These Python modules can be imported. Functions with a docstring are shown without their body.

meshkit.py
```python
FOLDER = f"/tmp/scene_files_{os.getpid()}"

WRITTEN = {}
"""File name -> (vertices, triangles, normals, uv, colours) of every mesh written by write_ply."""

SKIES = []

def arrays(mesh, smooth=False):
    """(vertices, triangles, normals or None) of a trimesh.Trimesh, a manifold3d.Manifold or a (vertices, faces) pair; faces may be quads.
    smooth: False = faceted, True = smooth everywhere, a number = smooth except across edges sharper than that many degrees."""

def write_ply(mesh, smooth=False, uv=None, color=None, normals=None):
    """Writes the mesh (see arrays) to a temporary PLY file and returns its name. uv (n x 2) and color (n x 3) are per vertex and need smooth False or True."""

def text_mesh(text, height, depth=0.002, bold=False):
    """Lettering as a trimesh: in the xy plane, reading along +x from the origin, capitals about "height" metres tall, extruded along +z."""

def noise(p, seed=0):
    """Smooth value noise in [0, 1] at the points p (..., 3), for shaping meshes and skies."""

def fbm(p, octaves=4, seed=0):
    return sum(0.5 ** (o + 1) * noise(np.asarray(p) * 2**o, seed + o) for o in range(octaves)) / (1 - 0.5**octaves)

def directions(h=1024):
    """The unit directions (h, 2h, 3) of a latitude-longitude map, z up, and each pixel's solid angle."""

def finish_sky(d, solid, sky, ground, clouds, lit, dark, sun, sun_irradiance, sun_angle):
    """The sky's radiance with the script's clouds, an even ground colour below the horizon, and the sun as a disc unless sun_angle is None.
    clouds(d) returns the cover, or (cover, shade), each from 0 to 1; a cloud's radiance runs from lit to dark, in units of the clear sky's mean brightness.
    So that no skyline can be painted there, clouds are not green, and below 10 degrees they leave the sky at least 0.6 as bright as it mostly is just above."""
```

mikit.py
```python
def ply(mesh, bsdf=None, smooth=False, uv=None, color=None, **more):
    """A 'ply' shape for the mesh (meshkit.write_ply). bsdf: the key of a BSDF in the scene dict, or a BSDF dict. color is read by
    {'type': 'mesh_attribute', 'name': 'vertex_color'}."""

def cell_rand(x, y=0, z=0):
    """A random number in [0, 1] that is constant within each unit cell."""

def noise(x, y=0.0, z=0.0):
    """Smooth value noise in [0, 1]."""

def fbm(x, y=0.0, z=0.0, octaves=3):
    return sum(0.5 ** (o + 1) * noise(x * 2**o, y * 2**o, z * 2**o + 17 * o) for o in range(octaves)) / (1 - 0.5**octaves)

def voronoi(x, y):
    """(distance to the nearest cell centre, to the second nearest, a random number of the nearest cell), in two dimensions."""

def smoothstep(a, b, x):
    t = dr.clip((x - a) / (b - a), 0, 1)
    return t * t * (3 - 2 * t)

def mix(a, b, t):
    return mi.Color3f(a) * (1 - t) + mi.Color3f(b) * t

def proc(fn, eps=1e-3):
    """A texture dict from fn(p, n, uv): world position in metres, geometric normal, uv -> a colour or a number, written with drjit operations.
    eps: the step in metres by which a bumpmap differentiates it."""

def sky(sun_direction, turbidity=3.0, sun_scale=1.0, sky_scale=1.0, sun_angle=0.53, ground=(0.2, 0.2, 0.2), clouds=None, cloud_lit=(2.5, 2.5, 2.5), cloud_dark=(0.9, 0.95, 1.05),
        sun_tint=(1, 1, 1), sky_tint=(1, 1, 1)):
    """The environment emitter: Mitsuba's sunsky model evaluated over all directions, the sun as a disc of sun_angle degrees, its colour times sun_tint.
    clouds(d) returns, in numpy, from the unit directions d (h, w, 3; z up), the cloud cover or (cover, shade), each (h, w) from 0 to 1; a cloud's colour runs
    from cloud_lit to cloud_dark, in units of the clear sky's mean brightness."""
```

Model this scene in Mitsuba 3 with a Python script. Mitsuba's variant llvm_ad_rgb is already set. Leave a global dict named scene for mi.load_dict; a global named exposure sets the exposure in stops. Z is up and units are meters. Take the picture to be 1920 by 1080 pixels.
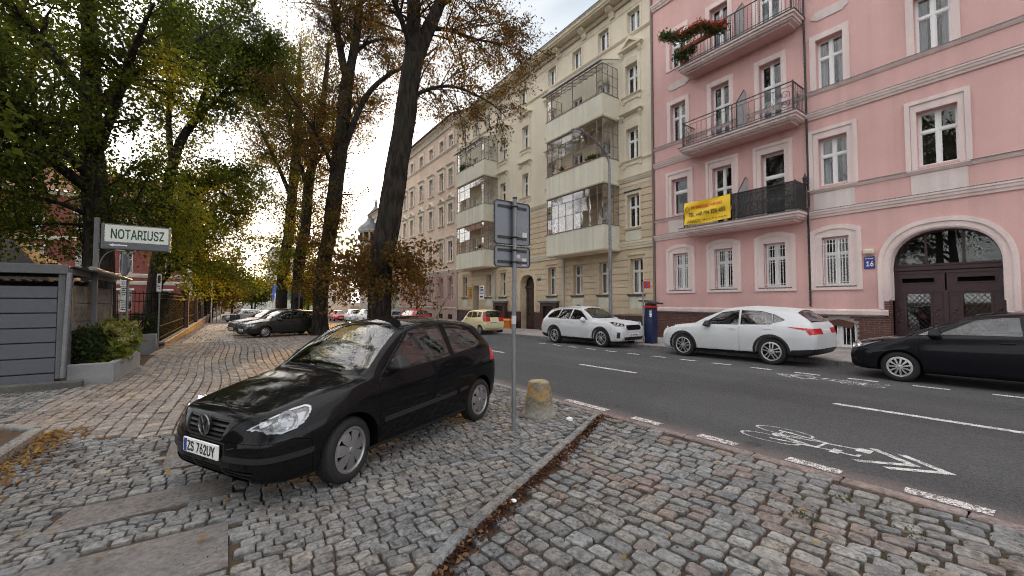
import math, random
import numpy as np, trimesh, manifold3d as m3, shapely
from shapely import affinity
from shapely.geometry import Polygon, LineString, Point, box as sbox
from scipy.interpolate import PchipInterpolator
import drjit as dr, mitsuba as mi
import mikit, meshkit
from mikit import noise, fbm, voronoi, cell_rand, smoothstep, mix
T = mi.ScalarTransform4f
scene, labels = {}, {}

# ---------------------------------------------------------------- camera, sky, exposure
CAM = np.array([0.0, 0.0, 1.65])
PITCH, YAW = math.atan(27 / 758), math.atan(530 / 758)
FWD = np.array([math.sin(YAW) * math.cos(PITCH), math.cos(YAW) * math.cos(PITCH), math.sin(PITCH)])
scene['camera'] = {'type': 'perspective', 'fov': math.degrees(2 * math.atan(960 / 758)), 'near_clip': 0.05, 'far_clip': 3000.0,
                   'to_world': T().look_at(origin=CAM.tolist(), target=(CAM + FWD).tolist(), up=[0, 0, 1])}
SUN = np.array([0.2250, 1.0610, 0.150])


def cloud_fn(d):
    z = np.maximum(d[..., 2], 0.03)
    q = np.stack([d[..., 0] / (z + 0.25) * 1.1 + 3.0, d[..., 1] / (z + 0.25) * 0.7, z * 2.0], -1)
    n = meshkit.fbm(q * 1.3, 5, 4)
    n2 = meshkit.fbm(q * 3.1 + 7.0, 5, 9)
    cover = np.clip((n - 0.36) / 0.22, 0, 1) * 0.35 + 0.62
    sd = SUN / np.linalg.norm(SUN)
    gap = np.array([0.62, 0.77, 0.67])
    cover = cover * (1 - 0.90 * np.clip((d @ gap / np.linalg.norm(gap) - 0.84) / 0.13, 0, 1) * (0.55 + 0.45 * n2))
    near = np.clip(d @ sd, 0, 1) ** 3
    shade = np.clip((n2 - 0.38) / 0.3, 0, 1) * 0.75 + 0.2 - 0.65 * near
    return np.clip(cover, 0, 1), np.clip(shade, 0, 1)


scene['sky_light'] = mikit.sky(SUN.tolist(), turbidity=3.0, sun_scale=0.38, sky_scale=0.45, sun_angle=3.0, clouds=cloud_fn,
                               cloud_lit=(5.7, 5.46, 5.18), cloud_dark=(3.24, 3.39, 3.7), sun_tint=(1.0, 0.92, 0.80), ground=(0.16, 0.15, 0.14))
exposure = 4.55

# ---------------------------------------------------------------- helpers
SL = 0.0155


def sstep(a, b, x):
    t = np.clip((np.asarray(x, float) - a) / (b - a), 0, 1)
    return t * t * (3 - 2 * t)


def gz(x, y):
    """height of the street: it falls gently away from the camera; the near pavement rises to a full kerb further on"""
    x, y = np.asarray(x, float), np.asarray(y, float)
    return -SL * np.clip(y, -60, 400)


def pz(x, y):
    return gz(x, y) + 0.14 * sstep(12, 21, y)


KEYS = {}


def numbered(key):
    n = KEYS.get(key, 0)
    KEYS[key] = n + 1
    return key if n == 0 else f'{key}_{n:03d}'


def thing(name, label, cat, group=None):
    k = numbered(name)
    labels[k] = {'label': label, 'category': cat}
    if group: labels[k]['group'] = group
    return k


def obj(name, mesh, m, parent=None, smooth=False, label=None, cat=None, group=None, kind=None, **kw):
    k = numbered((parent + '__' if parent else '') + name)
    scene[k] = mikit.ply(mesh, 'mat_' + m, smooth=smooth, **kw)
    d = {}
    if label: d['label'] = label
    if cat: d['category'] = cat
    if group: d['group'] = group
    if kind: d['kind'] = kind
    if d: labels[k] = d
    return k


def join(ms):
    vs, fs, n = [], [], 0
    for v, f in ms:
        v, f = np.asarray(v, float), np.asarray(f, int)
        if len(f) and f.shape[1] == 4: f = np.vstack([f[:, [0, 1, 2]], f[:, [0, 2, 3]]])
        vs.append(v); fs.append(f + n); n += len(v)
    return np.vstack(vs), np.vstack(fs)


def tm(m): return (np.array(m.vertices), np.array(m.faces))


def mf(man):
    q = man.to_mesh()
    return np.array(q.vert_properties[:, :3], float), np.array(q.tri_verts, int)


def man(m):
    v, f = m
    f = np.asarray(f, int)
    if f.shape[1] == 4: f = np.vstack([f[:, [0, 1, 2]], f[:, [0, 2, 3]]])
    return m3.Manifold(m3.Mesh(np.asarray(v, np.float32), f.astype(np.uint32)))


BF = np.array([[0, 2, 3, 1], [4, 5, 7, 6], [0, 1, 5, 4], [2, 6, 7, 3], [0, 4, 6, 2], [1, 3, 7, 5]])


def box(x0, x1, y0, y1, z0, z1):
    v = np.array([[x, y, z] for z in (z0, z1) for y in (y0, y1) for x in (x0, x1)], float)
    return v, BF


def cbox(x0, x1, y0, y1, z0, z1, c=0.01):
    """box with all edges chamfered"""
    lo, hi = np.array([x0, y0, z0]), np.array([x1, y1, z1])
    c = min(c, 0.45 * (hi - lo).min())
    pts = []
    for s in np.ndindex(2, 2, 2):
        b = np.where(np.array(s) > 0, hi, lo)
        for k in range(3):
            p = np.where(np.array(s) > 0, b - c, b + c)
            p[k] = b[k]
            pts.append(p)
    h = trimesh.convex.convex_hull(np.array(pts))
    return tm(h)


def ext(poly, h):
    """extrude a shapely polygon (with holes) along z from 0 to h"""
    ps = [g for g in getattr(poly, 'geoms', [poly]) if g.area > 1e-7]
    return join([tm(trimesh.creation.extrude_polygon(g, h, engine='earcut')) for g in ps])


def xf(m, M=None, t=None):
    v, f = m
    v = np.asarray(v, float)
    if M is not None:
        M = np.asarray(M, float)
        v = v @ M.T
        if np.linalg.det(M) < 0: f = np.asarray(f)[:, ::-1]
    if t is not None: v = v + np.asarray(t, float)
    return v, f


def rz(a): return np.array([[math.cos(a), -math.sin(a), 0], [math.sin(a), math.cos(a), 0], [0, 0, 1]])
def ry(a): return np.array([[math.cos(a), 0, math.sin(a)], [0, 1, 0], [-math.sin(a), 0, math.cos(a)]])
def rx(a): return np.array([[1, 0, 0], [0, math.cos(a), -math.sin(a)], [0, math.sin(a), math.cos(a)]])


# maps (u along -Y as seen on the right-hand facades, v up, w towards the street) -> world on the plane X = XF
def onfacade(m, X):
    """m given in (y, z, depth towards the street)"""
    return xf(m, [[0, 0, -1], [1, 0, 0], [0, 1, 0]], [X, 0, 0])


def along_y(profile, y0, y1, X=0.0):
    """extrude a profile in (out towards street, z) along Y; out is -X"""
    p = Polygon(profile).buffer(0)
    v, f = ext(p, y1 - y0)
    return xf((v, f), [[-1, 0, 0], [0, 0, 1], [0, 1, 0]], [X, y0, 0])


def along_x(profile, x0, x1, Y=0.0):
    """extrude a profile in (out towards -Y, z) along X"""
    v, f = ext(Polygon(profile).buffer(0), x1 - x0)
    return xf((v, f), [[0, 0, 1], [-1, 0, 0], [0, 1, 0]], [x0, Y, 0])


def tube(pts, r, n=8, cap=True):
    p = np.asarray(pts, float)
    r = np.broadcast_to(np.asarray(r, float), (len(p),))
    t = np.gradient(p, axis=0)
    t /= np.linalg.norm(t, axis=1, keepdims=True) + 1e-12
    a = np.zeros_like(t)
    ref = np.array([0, 0, 1.0]) if abs(t[0, 2]) < 0.9 else np.array([1.0, 0, 0])
    for i in range(len(p)):
        q = np.cross(t[i], ref)
        if np.linalg.norm(q) < 1e-3: q = np.cross(t[i], [0.3, 1, 0.2])
        a[i] = q / np.linalg.norm(q)
        ref = np.cross(a[i], t[i])
    b = np.cross(t, a)
    an = np.arange(n) * 2 * np.pi / n
    v = p[:, None] + r[:, None, None] * (np.cos(an)[None, :, None] * a[:, None] + np.sin(an)[None, :, None] * b[:, None])
    i, j = np.meshgrid(np.arange(len(p) - 1), np.arange(n), indexing='ij')
    q = np.stack([i * n + j, i * n + (j + 1) % n, (i + 1) * n + (j + 1) % n, (i + 1) * n + j], -1).reshape(-1, 4)
    f = np.vstack([q[:, [0, 1, 2]], q[:, [0, 2, 3]]])
    v = v.reshape(-1, 3)
    if cap:
        k = len(v)
        v = np.vstack([v, p[:1], p[-1:]])
        j = np.arange(n)
        f = np.vstack([f, np.stack([(j + 1) % n, j, j * 0 + k], 1), np.stack([(len(p) - 1) * n + j, (len(p) - 1) * n + (j + 1) % n, j * 0 + k + 1], 1)])
    return v, f[:, ::-1]


def lathe(prof, n=32, axis='z'):
    """revolve (r, h) profile; axis z or y"""
    pr = np.asarray(prof, float)
    an = np.arange(n) * 2 * np.pi / n
    v = np.stack([pr[:, None, 0] * np.cos(an), pr[:, None, 0] * np.sin(an), np.broadcast_to(pr[:, None, 1], (len(pr), n))], -1).reshape(-1, 3)
    i, j = np.meshgrid(np.arange(len(pr) - 1), np.arange(n), indexing='ij')
    q = np.stack([i * n + j, i * n + (j + 1) % n, (i + 1) * n + (j + 1) % n, (i + 1) * n + j], -1).reshape(-1, 4)
    f = np.vstack([q[:, [0, 1, 2]], q[:, [0, 2, 3]]])
    if axis == 'y': v = v[:, [0, 2, 1]]; f = f[:, ::-1]
    return v, f


def grid_sheet(xs, ys, zf):
    X, Y = np.meshgrid(np.asarray(xs, float), np.asarray(ys, float), indexing='ij')
    v = np.stack([X, Y, zf(X, Y)], -1).reshape(-1, 3)
    ny = len(ys)
    i, j = np.meshgrid(np.arange(len(xs) - 1), np.arange(ny - 1), indexing='ij')
    q = np.stack([i * ny + j, (i + 1) * ny + j, (i + 1) * ny + j + 1, i * ny + j + 1], -1).reshape(-1, 4)
    return v, np.vstack([q[:, [0, 1, 2]], q[:, [0, 2, 3]]])


def drape(poly, zf, lift=0.0, step=1.0):
    """a flat polygon laid on the ground as a sheet (no thickness)"""
    out = []
    x0, y0, x1, y1 = poly.bounds
    ps = [poly] if y1 - y0 < 2 else [poly.intersection(sbox(x, y, x + (step if step < 1 else x1 - x0 + 2), y + step)) for y in np.arange(math.floor(y0), y1, step) for x in (np.arange(x0, x1, step) if step < 1 else [x0 - 1])]
    for g in [q for p in ps for q in getattr(p, 'geoms', [p])]:
        if g.geom_type != 'Polygon': continue
        if g.area < 1e-6: continue
        v, f = trimesh.creation.triangulate_polygon(g, engine='earcut')
        v = np.asarray(v); f = np.asarray(f)
        a = v[f[:, 1]] - v[f[:, 0]]; b = v[f[:, 2]] - v[f[:, 0]]
        neg = a[:, 0] * b[:, 1] - a[:, 1] * b[:, 0] < 0
        f[neg] = f[neg][:, ::-1]
        out.append((np.column_stack([v, zf(v[:, 0], v[:, 1]) + lift]), f))
    return join(out)


RIGHT = np.array([math.cos(YAW), -math.sin(YAW), 0.0])
UPV = np.cross(RIGHT, FWD)


def shown(c, r):
    """how large a piece of radius r at c shows from where the photographer stood (0 = outside the frame)"""
    d = np.asarray(c, float) - CAM
    z = d @ FWD
    if z < 0.2: return 0.0
    x, y = 758 * (d @ RIGHT) / z, 758 * (d @ UPV) / z
    if abs(x) > 990 or abs(y) > 570: return 0.0
    return r * abs(d[2]) / z ** 3


def pieces(parent, name, ms, k=300, extra='stuff'):
    """ms: list of (mesh, material, size). The k that show largest become parts, the rest one part per material of kind stuff."""
    sc = np.array([shown(np.mean(m[0], axis=0), s) for m, _, s in ms])
    order = np.argsort(-sc, kind='stable')
    rest = {}
    for n, i in enumerate(order):
        m, mt, _ = ms[i]
        if n < k and sc[i] > 0: obj(name, m, mt, parent, smooth=28)
        else: rest.setdefault(mt, []).append(m)
    for mt, l in rest.items():
        obj('more_' + name + 's', join(l), mt, parent, smooth=28, kind='stuff')


# ---------------------------------------------------------------- materials
def rgb(c): return {'type': 'rgb', 'value': [float(x) for x in c]}


def mat(name, col, rough=0.6, metal=0.0, spec=0.5, coat=0.0, bump=None, bscale=1.0, two=True, **kw):
    c = mikit.proc(col) if callable(col) else rgb(col)
    r = mikit.proc(rough) if callable(rough) else float(rough)
    b = {'type': 'principled', 'base_color': c, 'roughness': r, 'metallic': float(metal), 'specular': float(spec), **kw}
    if coat: b['clearcoat'] = float(coat); b['clearcoat_gloss'] = 0.96
    if bump is not None: b = {'type': 'bumpmap', 'arbitrary': mikit.proc(bump, 2e-3), 'bsdf': b, 'scale': float(bscale)}
    if two: b = {'type': 'twosided', 'bsdf': b}
    scene['mat_' + name] = b


def mottled(c, amp=0.2, s=3.0, fine=60.0, famp=0.12, dirt=None):
    c = np.array(c, float)

    def fn(p, n, uv):
        a = fbm(p.x * s, p.y * s, p.z * s, 4) - 0.5
        b = noise(p.x * fine, p.y * fine, p.z * fine) - 0.5
        return mi.Color3f(*c.tolist()) * (1 + 2 * amp * a + 2 * famp * b)
    return fn


def granite(c, tint=(1, 1, 1), cell=0.0, amp=0.5):
    c = np.array(c, float)

    def fn(p, n, uv):
        a = noise(p.x * 210, p.y * 210, p.z * 210)
        b = noise(p.x * 95 + 7, p.y * 95, p.z * 95)
        d = fbm(p.x * 9, p.y * 9, p.z * 9, 3) - 0.5
        e = fbm(p.x * 1.1 + 5, p.y * 1.1, p.z, 3) - 0.5
        g = noise(p.x * 46 + 3, p.y * 46, p.z * 46)
        v = 1 + amp * (a - 0.5) + amp * (b - 0.5) + 0.9 * (g - 0.5) + 0.9 * d + 0.5 * e
        w = noise(p.x * 3.3, p.y * 3.3, 4.0) - 0.5
        return mi.Color3f(*c.tolist()) * v * mi.Color3f(1 + 0.10 * w, 1.0, 1 - 0.10 * w)
    return fn


def stone_bump(p, n, uv):
    return fbm(p.x * 38, p.y * 38, p.z * 38, 4)

# ---------------------------------------------------------------- ground materials
def asphalt_fn(p, n, uv):
    a = noise(p.x * 160, p.y * 160, 0.0)
    b = fbm(p.x * 0.9, p.y * 0.22, 2.0, 4) - 0.5
    c = noise(p.x * 60, p.y * 60, 3.0) - 0.5
    v = 0.054 * (1 + 0.9 * (a - 0.5) + 0.5 * c + 0.5 * b)
    dust = smoothstep(0.42, 0.0, p.x - 4.84 + 0.12 * (fbm(p.x * 3, p.y * 3, 1.0, 3) - 0.5)) * 0.75
    tr = .5 + .5 * dr.cos((p.x - 6.0) * 3.9)
    v = v * (0.95 + 0.11 * tr * tr * fbm(p.x * .8, p.y * .15, 1.0, 3) * 2)
    seam = smoothstep(0.012, 0.0, dr.abs(p.x - 9.9 - 0.05 * noise(p.y * 1.3, 0.0, 0.0))) * 0.35
    cr = dr.abs(fbm(p.x * .55 + 4, p.y * .55, 3.0, 4) - 0.5)
    crack = smoothstep(0.006, 0.0015, cr) * smoothstep(.5, .6, fbm(p.x * .3, p.y * .3, 7.0, 2)) * .45
    patch = smoothstep(.56, .60, noise(p.x * .32 + 2, p.y * .12, 5.0)) * .14
    col = mi.Color3f(v * 1.0, v * 1.0, v * 1.05) * (1 - seam) * (1 - crack) * (1 - patch)
    return mix(col, mi.Color3f(0.125, 0.098, 0.092) * (0.75 + 0.6 * a), dust)


mat('asphalt', asphalt_fn, rough=0.82, bump=lambda p, n, uv: noise(p.x * 150, p.y * 150, p.z) + 0.6 * noise(p.x * 70, p.y * 70, p.z), bscale=0.0016, spec=0.35)


def paint_fn(p, n, uv):
    w = smoothstep(0.47, 0.60, fbm(p.x * 22, p.y * 22, 1.0, 4) * 0.6 + 0.4 * noise(p.x * 130, p.y * 130, 0.0))
    a = noise(p.x * 160, p.y * 160, 0.0)
    return mix(mi.Color3f(0.52, 0.51, 0.50) * (0.85 + 0.2 * a), mi.Color3f(0.08, 0.08, 0.082), w * 0.75)


def worn_fn(p, n, uv):
    w = smoothstep(0.43, 0.55, fbm(p.x * 26, p.y * 26, 1.0, 4) * 0.5 + 0.5 * noise(p.x * 120, p.y * 120, 0.0))
    a = noise(p.x * 160, p.y * 160, 0.0)
    return mix(mi.Color3f(0.56, 0.54, 0.53) * (0.8 + 0.3 * a), mi.Color3f(0.12, 0.10, 0.095), w)


mat('road_paint', paint_fn, rough=0.7)
mat('worn_paint', worn_fn, rough=0.75)
GR = [(0.156, 0.152, 0.148), (0.126, 0.123, 0.121), (0.190, 0.186, 0.180), (0.150, 0.126, 0.116), (0.172, 0.160, 0.146)]
for i, c in enumerate(GR): mat(f'sett{i}', granite(c), rough=0.82, bump=stone_bump, bscale=0.012, spec=0.3)
LN = [(0.190, 0.166, 0.150), (0.158, 0.141, 0.131), (0.220, 0.195, 0.176)]
for i, c in enumerate(LN): mat(f'lane{i}', granite(c, amp=0.25), rough=0.78, bump=stone_bump, bscale=0.008, spec=0.3)
mat('kerb', granite((0.150, 0.145, 0.140)), rough=0.75, bump=stone_bump, bscale=0.008)
mat('kerb_red', granite((0.165, 0.128, 0.118), amp=0.3), rough=0.75, bump=stone_bump, bscale=0.006)
mat('slab', granite((0.112, 0.101, 0.095), amp=0.35), rough=0.7, bump=stone_bump, bscale=0.005)


def soil_fn(p, n, uv):
    a = fbm(p.x * 30, p.y * 30, p.z * 30, 4)
    b = fbm(p.x * 2.2, p.y * 2.2, 0.0, 3)
    c = mix(mi.Color3f(0.040, 0.028, 0.022), mi.Color3f(0.105, 0.068, 0.048), a)
    return mix(c, mi.Color3f(0.05, 0.05, 0.03), smoothstep(0.5, 0.75, b) * 0.6)


mat('soil', soil_fn, rough=0.95, bump=lambda p, n, uv: fbm(p.x * 45, p.y * 45, p.z * 45, 4), bscale=0.02, spec=0.2)
mat('gravel_path', mottled((0.175, 0.150, 0.130), 0.35, 2.0, 25.0, 0.3), rough=0.9, bump=lambda p, n, uv: fbm(p.x * 20, p.y * 20, p.z, 3), bscale=0.02)
mat('path_slab', mottled((0.26, 0.235, 0.21), 0.2, 1.5, 40.0, 0.1), rough=0.85)
mat('flagstone', mottled((0.20, 0.185, 0.18), 0.3, 1.5, 70.0, 0.15), rough=0.85)
mat('flagstone1', mottled((0.235, 0.205, 0.195), 0.3, 1.5, 70.0, 0.15), rough=0.85)

# ---------------------------------------------------------------- ground, road, pavements
xs = np.concatenate([[-900, -300, -100, -50], np.linspace(-30, 30, 31), [60, 120, 300, 900]])
ys = np.concatenate([[-900, -200, -60, -30], np.linspace(-20, 100, 61), [150, 250, 400, 900]])
obj('ground', grid_sheet(xs, ys, lambda x, y: gz(x, y) - 0.12), 'soil', label='bare brown earth under and beyond the paved street', kind='structure')
RX = 4.86
obj('road', grid_sheet(np.linspace(RX, 13.6, 8), np.linspace(-30, 330, 181), gz), 'asphalt', kind='structure', label='dark grey asphalt carriageway running down the street')
FK = 13.6
obj('far_pavement', grid_sheet([13.72, 17.5], np.linspace(-30, 330, 91), lambda x, y: gz(x, y) + 0.085), 'soil', kind='structure', label='flagged pavement along the foot of the tall houses')
rng = random.Random(5)
for i in range(56):
    y0 = -6 + i * 1.0
    v = cbox(FK, FK + 0.13, y0 + 0.006, y0 + 0.994, -0.15, 0.12, 0.015)
    v = (v[0] + np.column_stack([np.zeros(len(v[0])), np.zeros(len(v[0])), gz(0, v[0][:, 1])]), v[1])
    obj('kerb_stone', v, 'kerb', 'far_pavement', smooth=30)
fl = []
for i in range(-10, 74):
    for j in range(10):
        x0, y0 = 13.735 + j * 0.375, i * 0.5 + (j % 2) * 0.25
        dz = rng.uniform(-0.003, 0.003)
        b = box(x0 + .004, x0 + .371, y0 + .004, y0 + .496, 0.02, 0.12 + dz)
        b = (b[0] + np.column_stack([np.zeros((8, 2)), gz(0, b[0][:, 1])]), b[1])
        fl.append((b, 'flagstone' if rng.random() < .6 else 'flagstone1', 0.4))
pieces('far_pavement', 'paving_slab', fl, 300)

ORD = 'first second third fourth fifth sixth seventh eighth ninth tenth eleventh twelfth thirteenth fourteenth fifteenth sixteenth'.split()
# painted markings, each a thing on the road (sheets 4 mm above it)
LIFT = 0.004


def mark(poly, m, name, label, cat, group=None, lift=LIFT):
    return obj(name, drape(poly, gz, lift), m, label=label, cat=cat, group=group)


for k, (a, b) in enumerate([(-6.0, 2.51), (6.5, 8.49), (12.4, 14.4), (18.4, 20.4), (24.4, 26.4), (30.4, 32.4), (36.4, 38.4)]):
    mark(sbox(8.24, a, 8.37, b), 'road_paint', 'centre_line', ['long white centre line nearest the camera on the asphalt', 'short white centre dash just beyond the long centre line', 'third white centre dash down the road behind the black car'][k] if k < 3 else 'small far white centre dash, ' + ORD[k] + ' along the centre line', 'road marking', 'centre line dashes' if k > 2 else None)
for k in range(14):
    y = 1.07 - 0.53 + k * 1.046
    x = 11.36 + 0.035 * max(0, y - 3)
    mark(affinity.rotate(sbox(x - .06, y, x + .06, y + .53), -2), 'road_paint', 'parking_dash', 'white parking bay dash across the road, ' + ORD[k] + ' of the row from the right edge', 'road marking', 'dashes edging the parking bays')
for k, (a, b) in enumerate([(4.46, 5.40), (3.48, 3.95), (2.45, 2.92), (1.45, 1.92), (0.48, 1.0), (-.5, 0.0)]):
    mark(sbox(4.885, a, 5.03, b), 'worn_paint', 'edge_dash', 'worn white dash beside the near kerb, ' + ['farthest and longest of the row', 'second from the concrete bollard', 'third from the concrete bollard', 'beside the painted bicycle', 'nearest the lower right corner', 'just outside the view'][k], 'road marking', 'worn dashes along the near kerb', 0.0045)


def cycle_sign():
    """bicycle pictogram, u across, v up (towards the direction of travel), about 1 x 1.8"""
    def ring(cx, cy, a, b, w, k=.72):
        w = w * k
        e = affinity.translate(affinity.scale(Point(0, 0).buffer(1, 24), a, b), cx, cy)
        i = affinity.translate(affinity.scale(Point(0, 0).buffer(1, 24), a - w, b - w * 1.9), cx, cy)
        return e.difference(i)
    L = lambda pts, w: LineString(pts).buffer(w, cap_style=2, join_style=2)
    p = [ring(-.30, .48, .21, .46, .035), ring(.30, .48, .21, .46, .035),
         L([(-.30, .48), (-.16, 1.15)], .022), L([(-.30, .48), (.0, .5), (.22, 1.12), (-.16, 1.15), (.0, .5)], .022),
         L([(.30, .48), (.20, 1.25), (.20, 1.62), (.08, 1.62)], .026), L([(-.13, 1.13), (-.20, 1.55)], .026),
         sbox(-.30, 1.52, -.08, 1.70), sbox(.06, 1.30, .30, 1.42), Point(0, .5).buffer(.09), sbox(-.33, .40, -.27, .62)]
    return shapely.union_all(p).buffer(0)


def chevron(u, v, w, h, t):
    return Polygon([(u - w, v - h), (u, v), (u + w, v - h), (u + w - t * .5, v - h - t * .9), (u, v - t * 1.6), (u - w + t * .5, v - h - t * .9)])


cs = cycle_sign()
m1 = affinity.translate(affinity.scale(affinity.rotate(cs, 180, origin=(0, 0)), .70, .74, origin=(0, 0)), 5.76, 2.70)
mark(m1, 'road_paint', 'bicycle_marking', 'large white bicycle painted on the asphalt near the cobbles', 'road marking')
for k, v in enumerate((0.0, 0.24)):
    c = affinity.translate(affinity.rotate(chevron(0, 0, .32, .42, .075), 180, origin=(0, 0)), 5.76, .78 + v)
    mark(c, 'road_paint', 'arrow_marking', ['white chevron tip nearest the lower right, after the large bicycle', 'white chevron between the large bicycle and the outer chevron'][k], 'road marking')
m2 = affinity.translate(affinity.scale(cs, .62, .80, origin=(0, 0)), 10.83, 2.35)
mark(m2, 'worn_paint', 'bicycle_marking', 'small white bicycle painted on the far lane before the black car', 'road marking')
for k, v in enumerate((0.0, 0.26)):
    c = affinity.translate(chevron(0, 0, .30, .40, .07), 10.83, 4.40 - v)
    mark(c, 'worn_paint', 'arrow_marking', ['faint white chevron on the far lane, tip beside the white car', 'faint white chevron next to the small far bicycle'][k], 'road marking')

# ---------------------------------------------------------------- setts
DIAG = [(4.70, 4.42), (3.6, 3.84), (2.58, 3.31), (1.48, 2.74), (1.02, 2.44), (0.55, 2.08), (0.15, 1.70)]
border = [(-2.05, 8.05), (-1.64, 7.58), (-.94, 7.24), (-.45, 7.08), (1.5, 7.0), (3.1, 7.2)]
LANE = Polygon([(-2.75, 9.6)] + border + [(3.3, 23.9), (-2.3, 23.9), (-2.12, 16.25), (-2.17, 12.97), (-2.62, 12.72), (-2.75, 12.7)])
SMALL = Polygon([(4.72, 23.9), (4.72, 4.55)] + [(x - .03, y + .04) for x, y in DIAG] + [(-.4, 1.3), (-3.2, 1.3), (-3.2, 6.7), (-1.96, 6.75)] + [(x, y - .02) for x, y in border] + [(3.3, 23.9)])
SLABS = [Polygon([(-1.14, 4.45), (.07, 4.50), (.07, 4.95), (-1.05, 4.95)]), Polygon([(-1.6, 3.2), (.04, 3.22), (.04, 3.93), (-1.6, 3.96)]), Polygon([(-.56, 5.55), (.2, 5.55), (.2, 6.7), (-.57, 6.7)])]
COBBLE = Polygon([(4.70, 4.32)] + [(x + .055, y - .095) for x, y in DIAG[1:]] + [(.0, 1.2), (.0, .2), (4.70, -1.2)])


def dz_drive(x, y):
    """the driveway lies a little below the pavement"""
    return -0.028 * sstep(0.0, 1.2, (4.72 - np.asarray(x, float)) * 1.0) * 1.0


def drive_z(x, y): return gz(x, y) + dz_drive(x, y)


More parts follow.
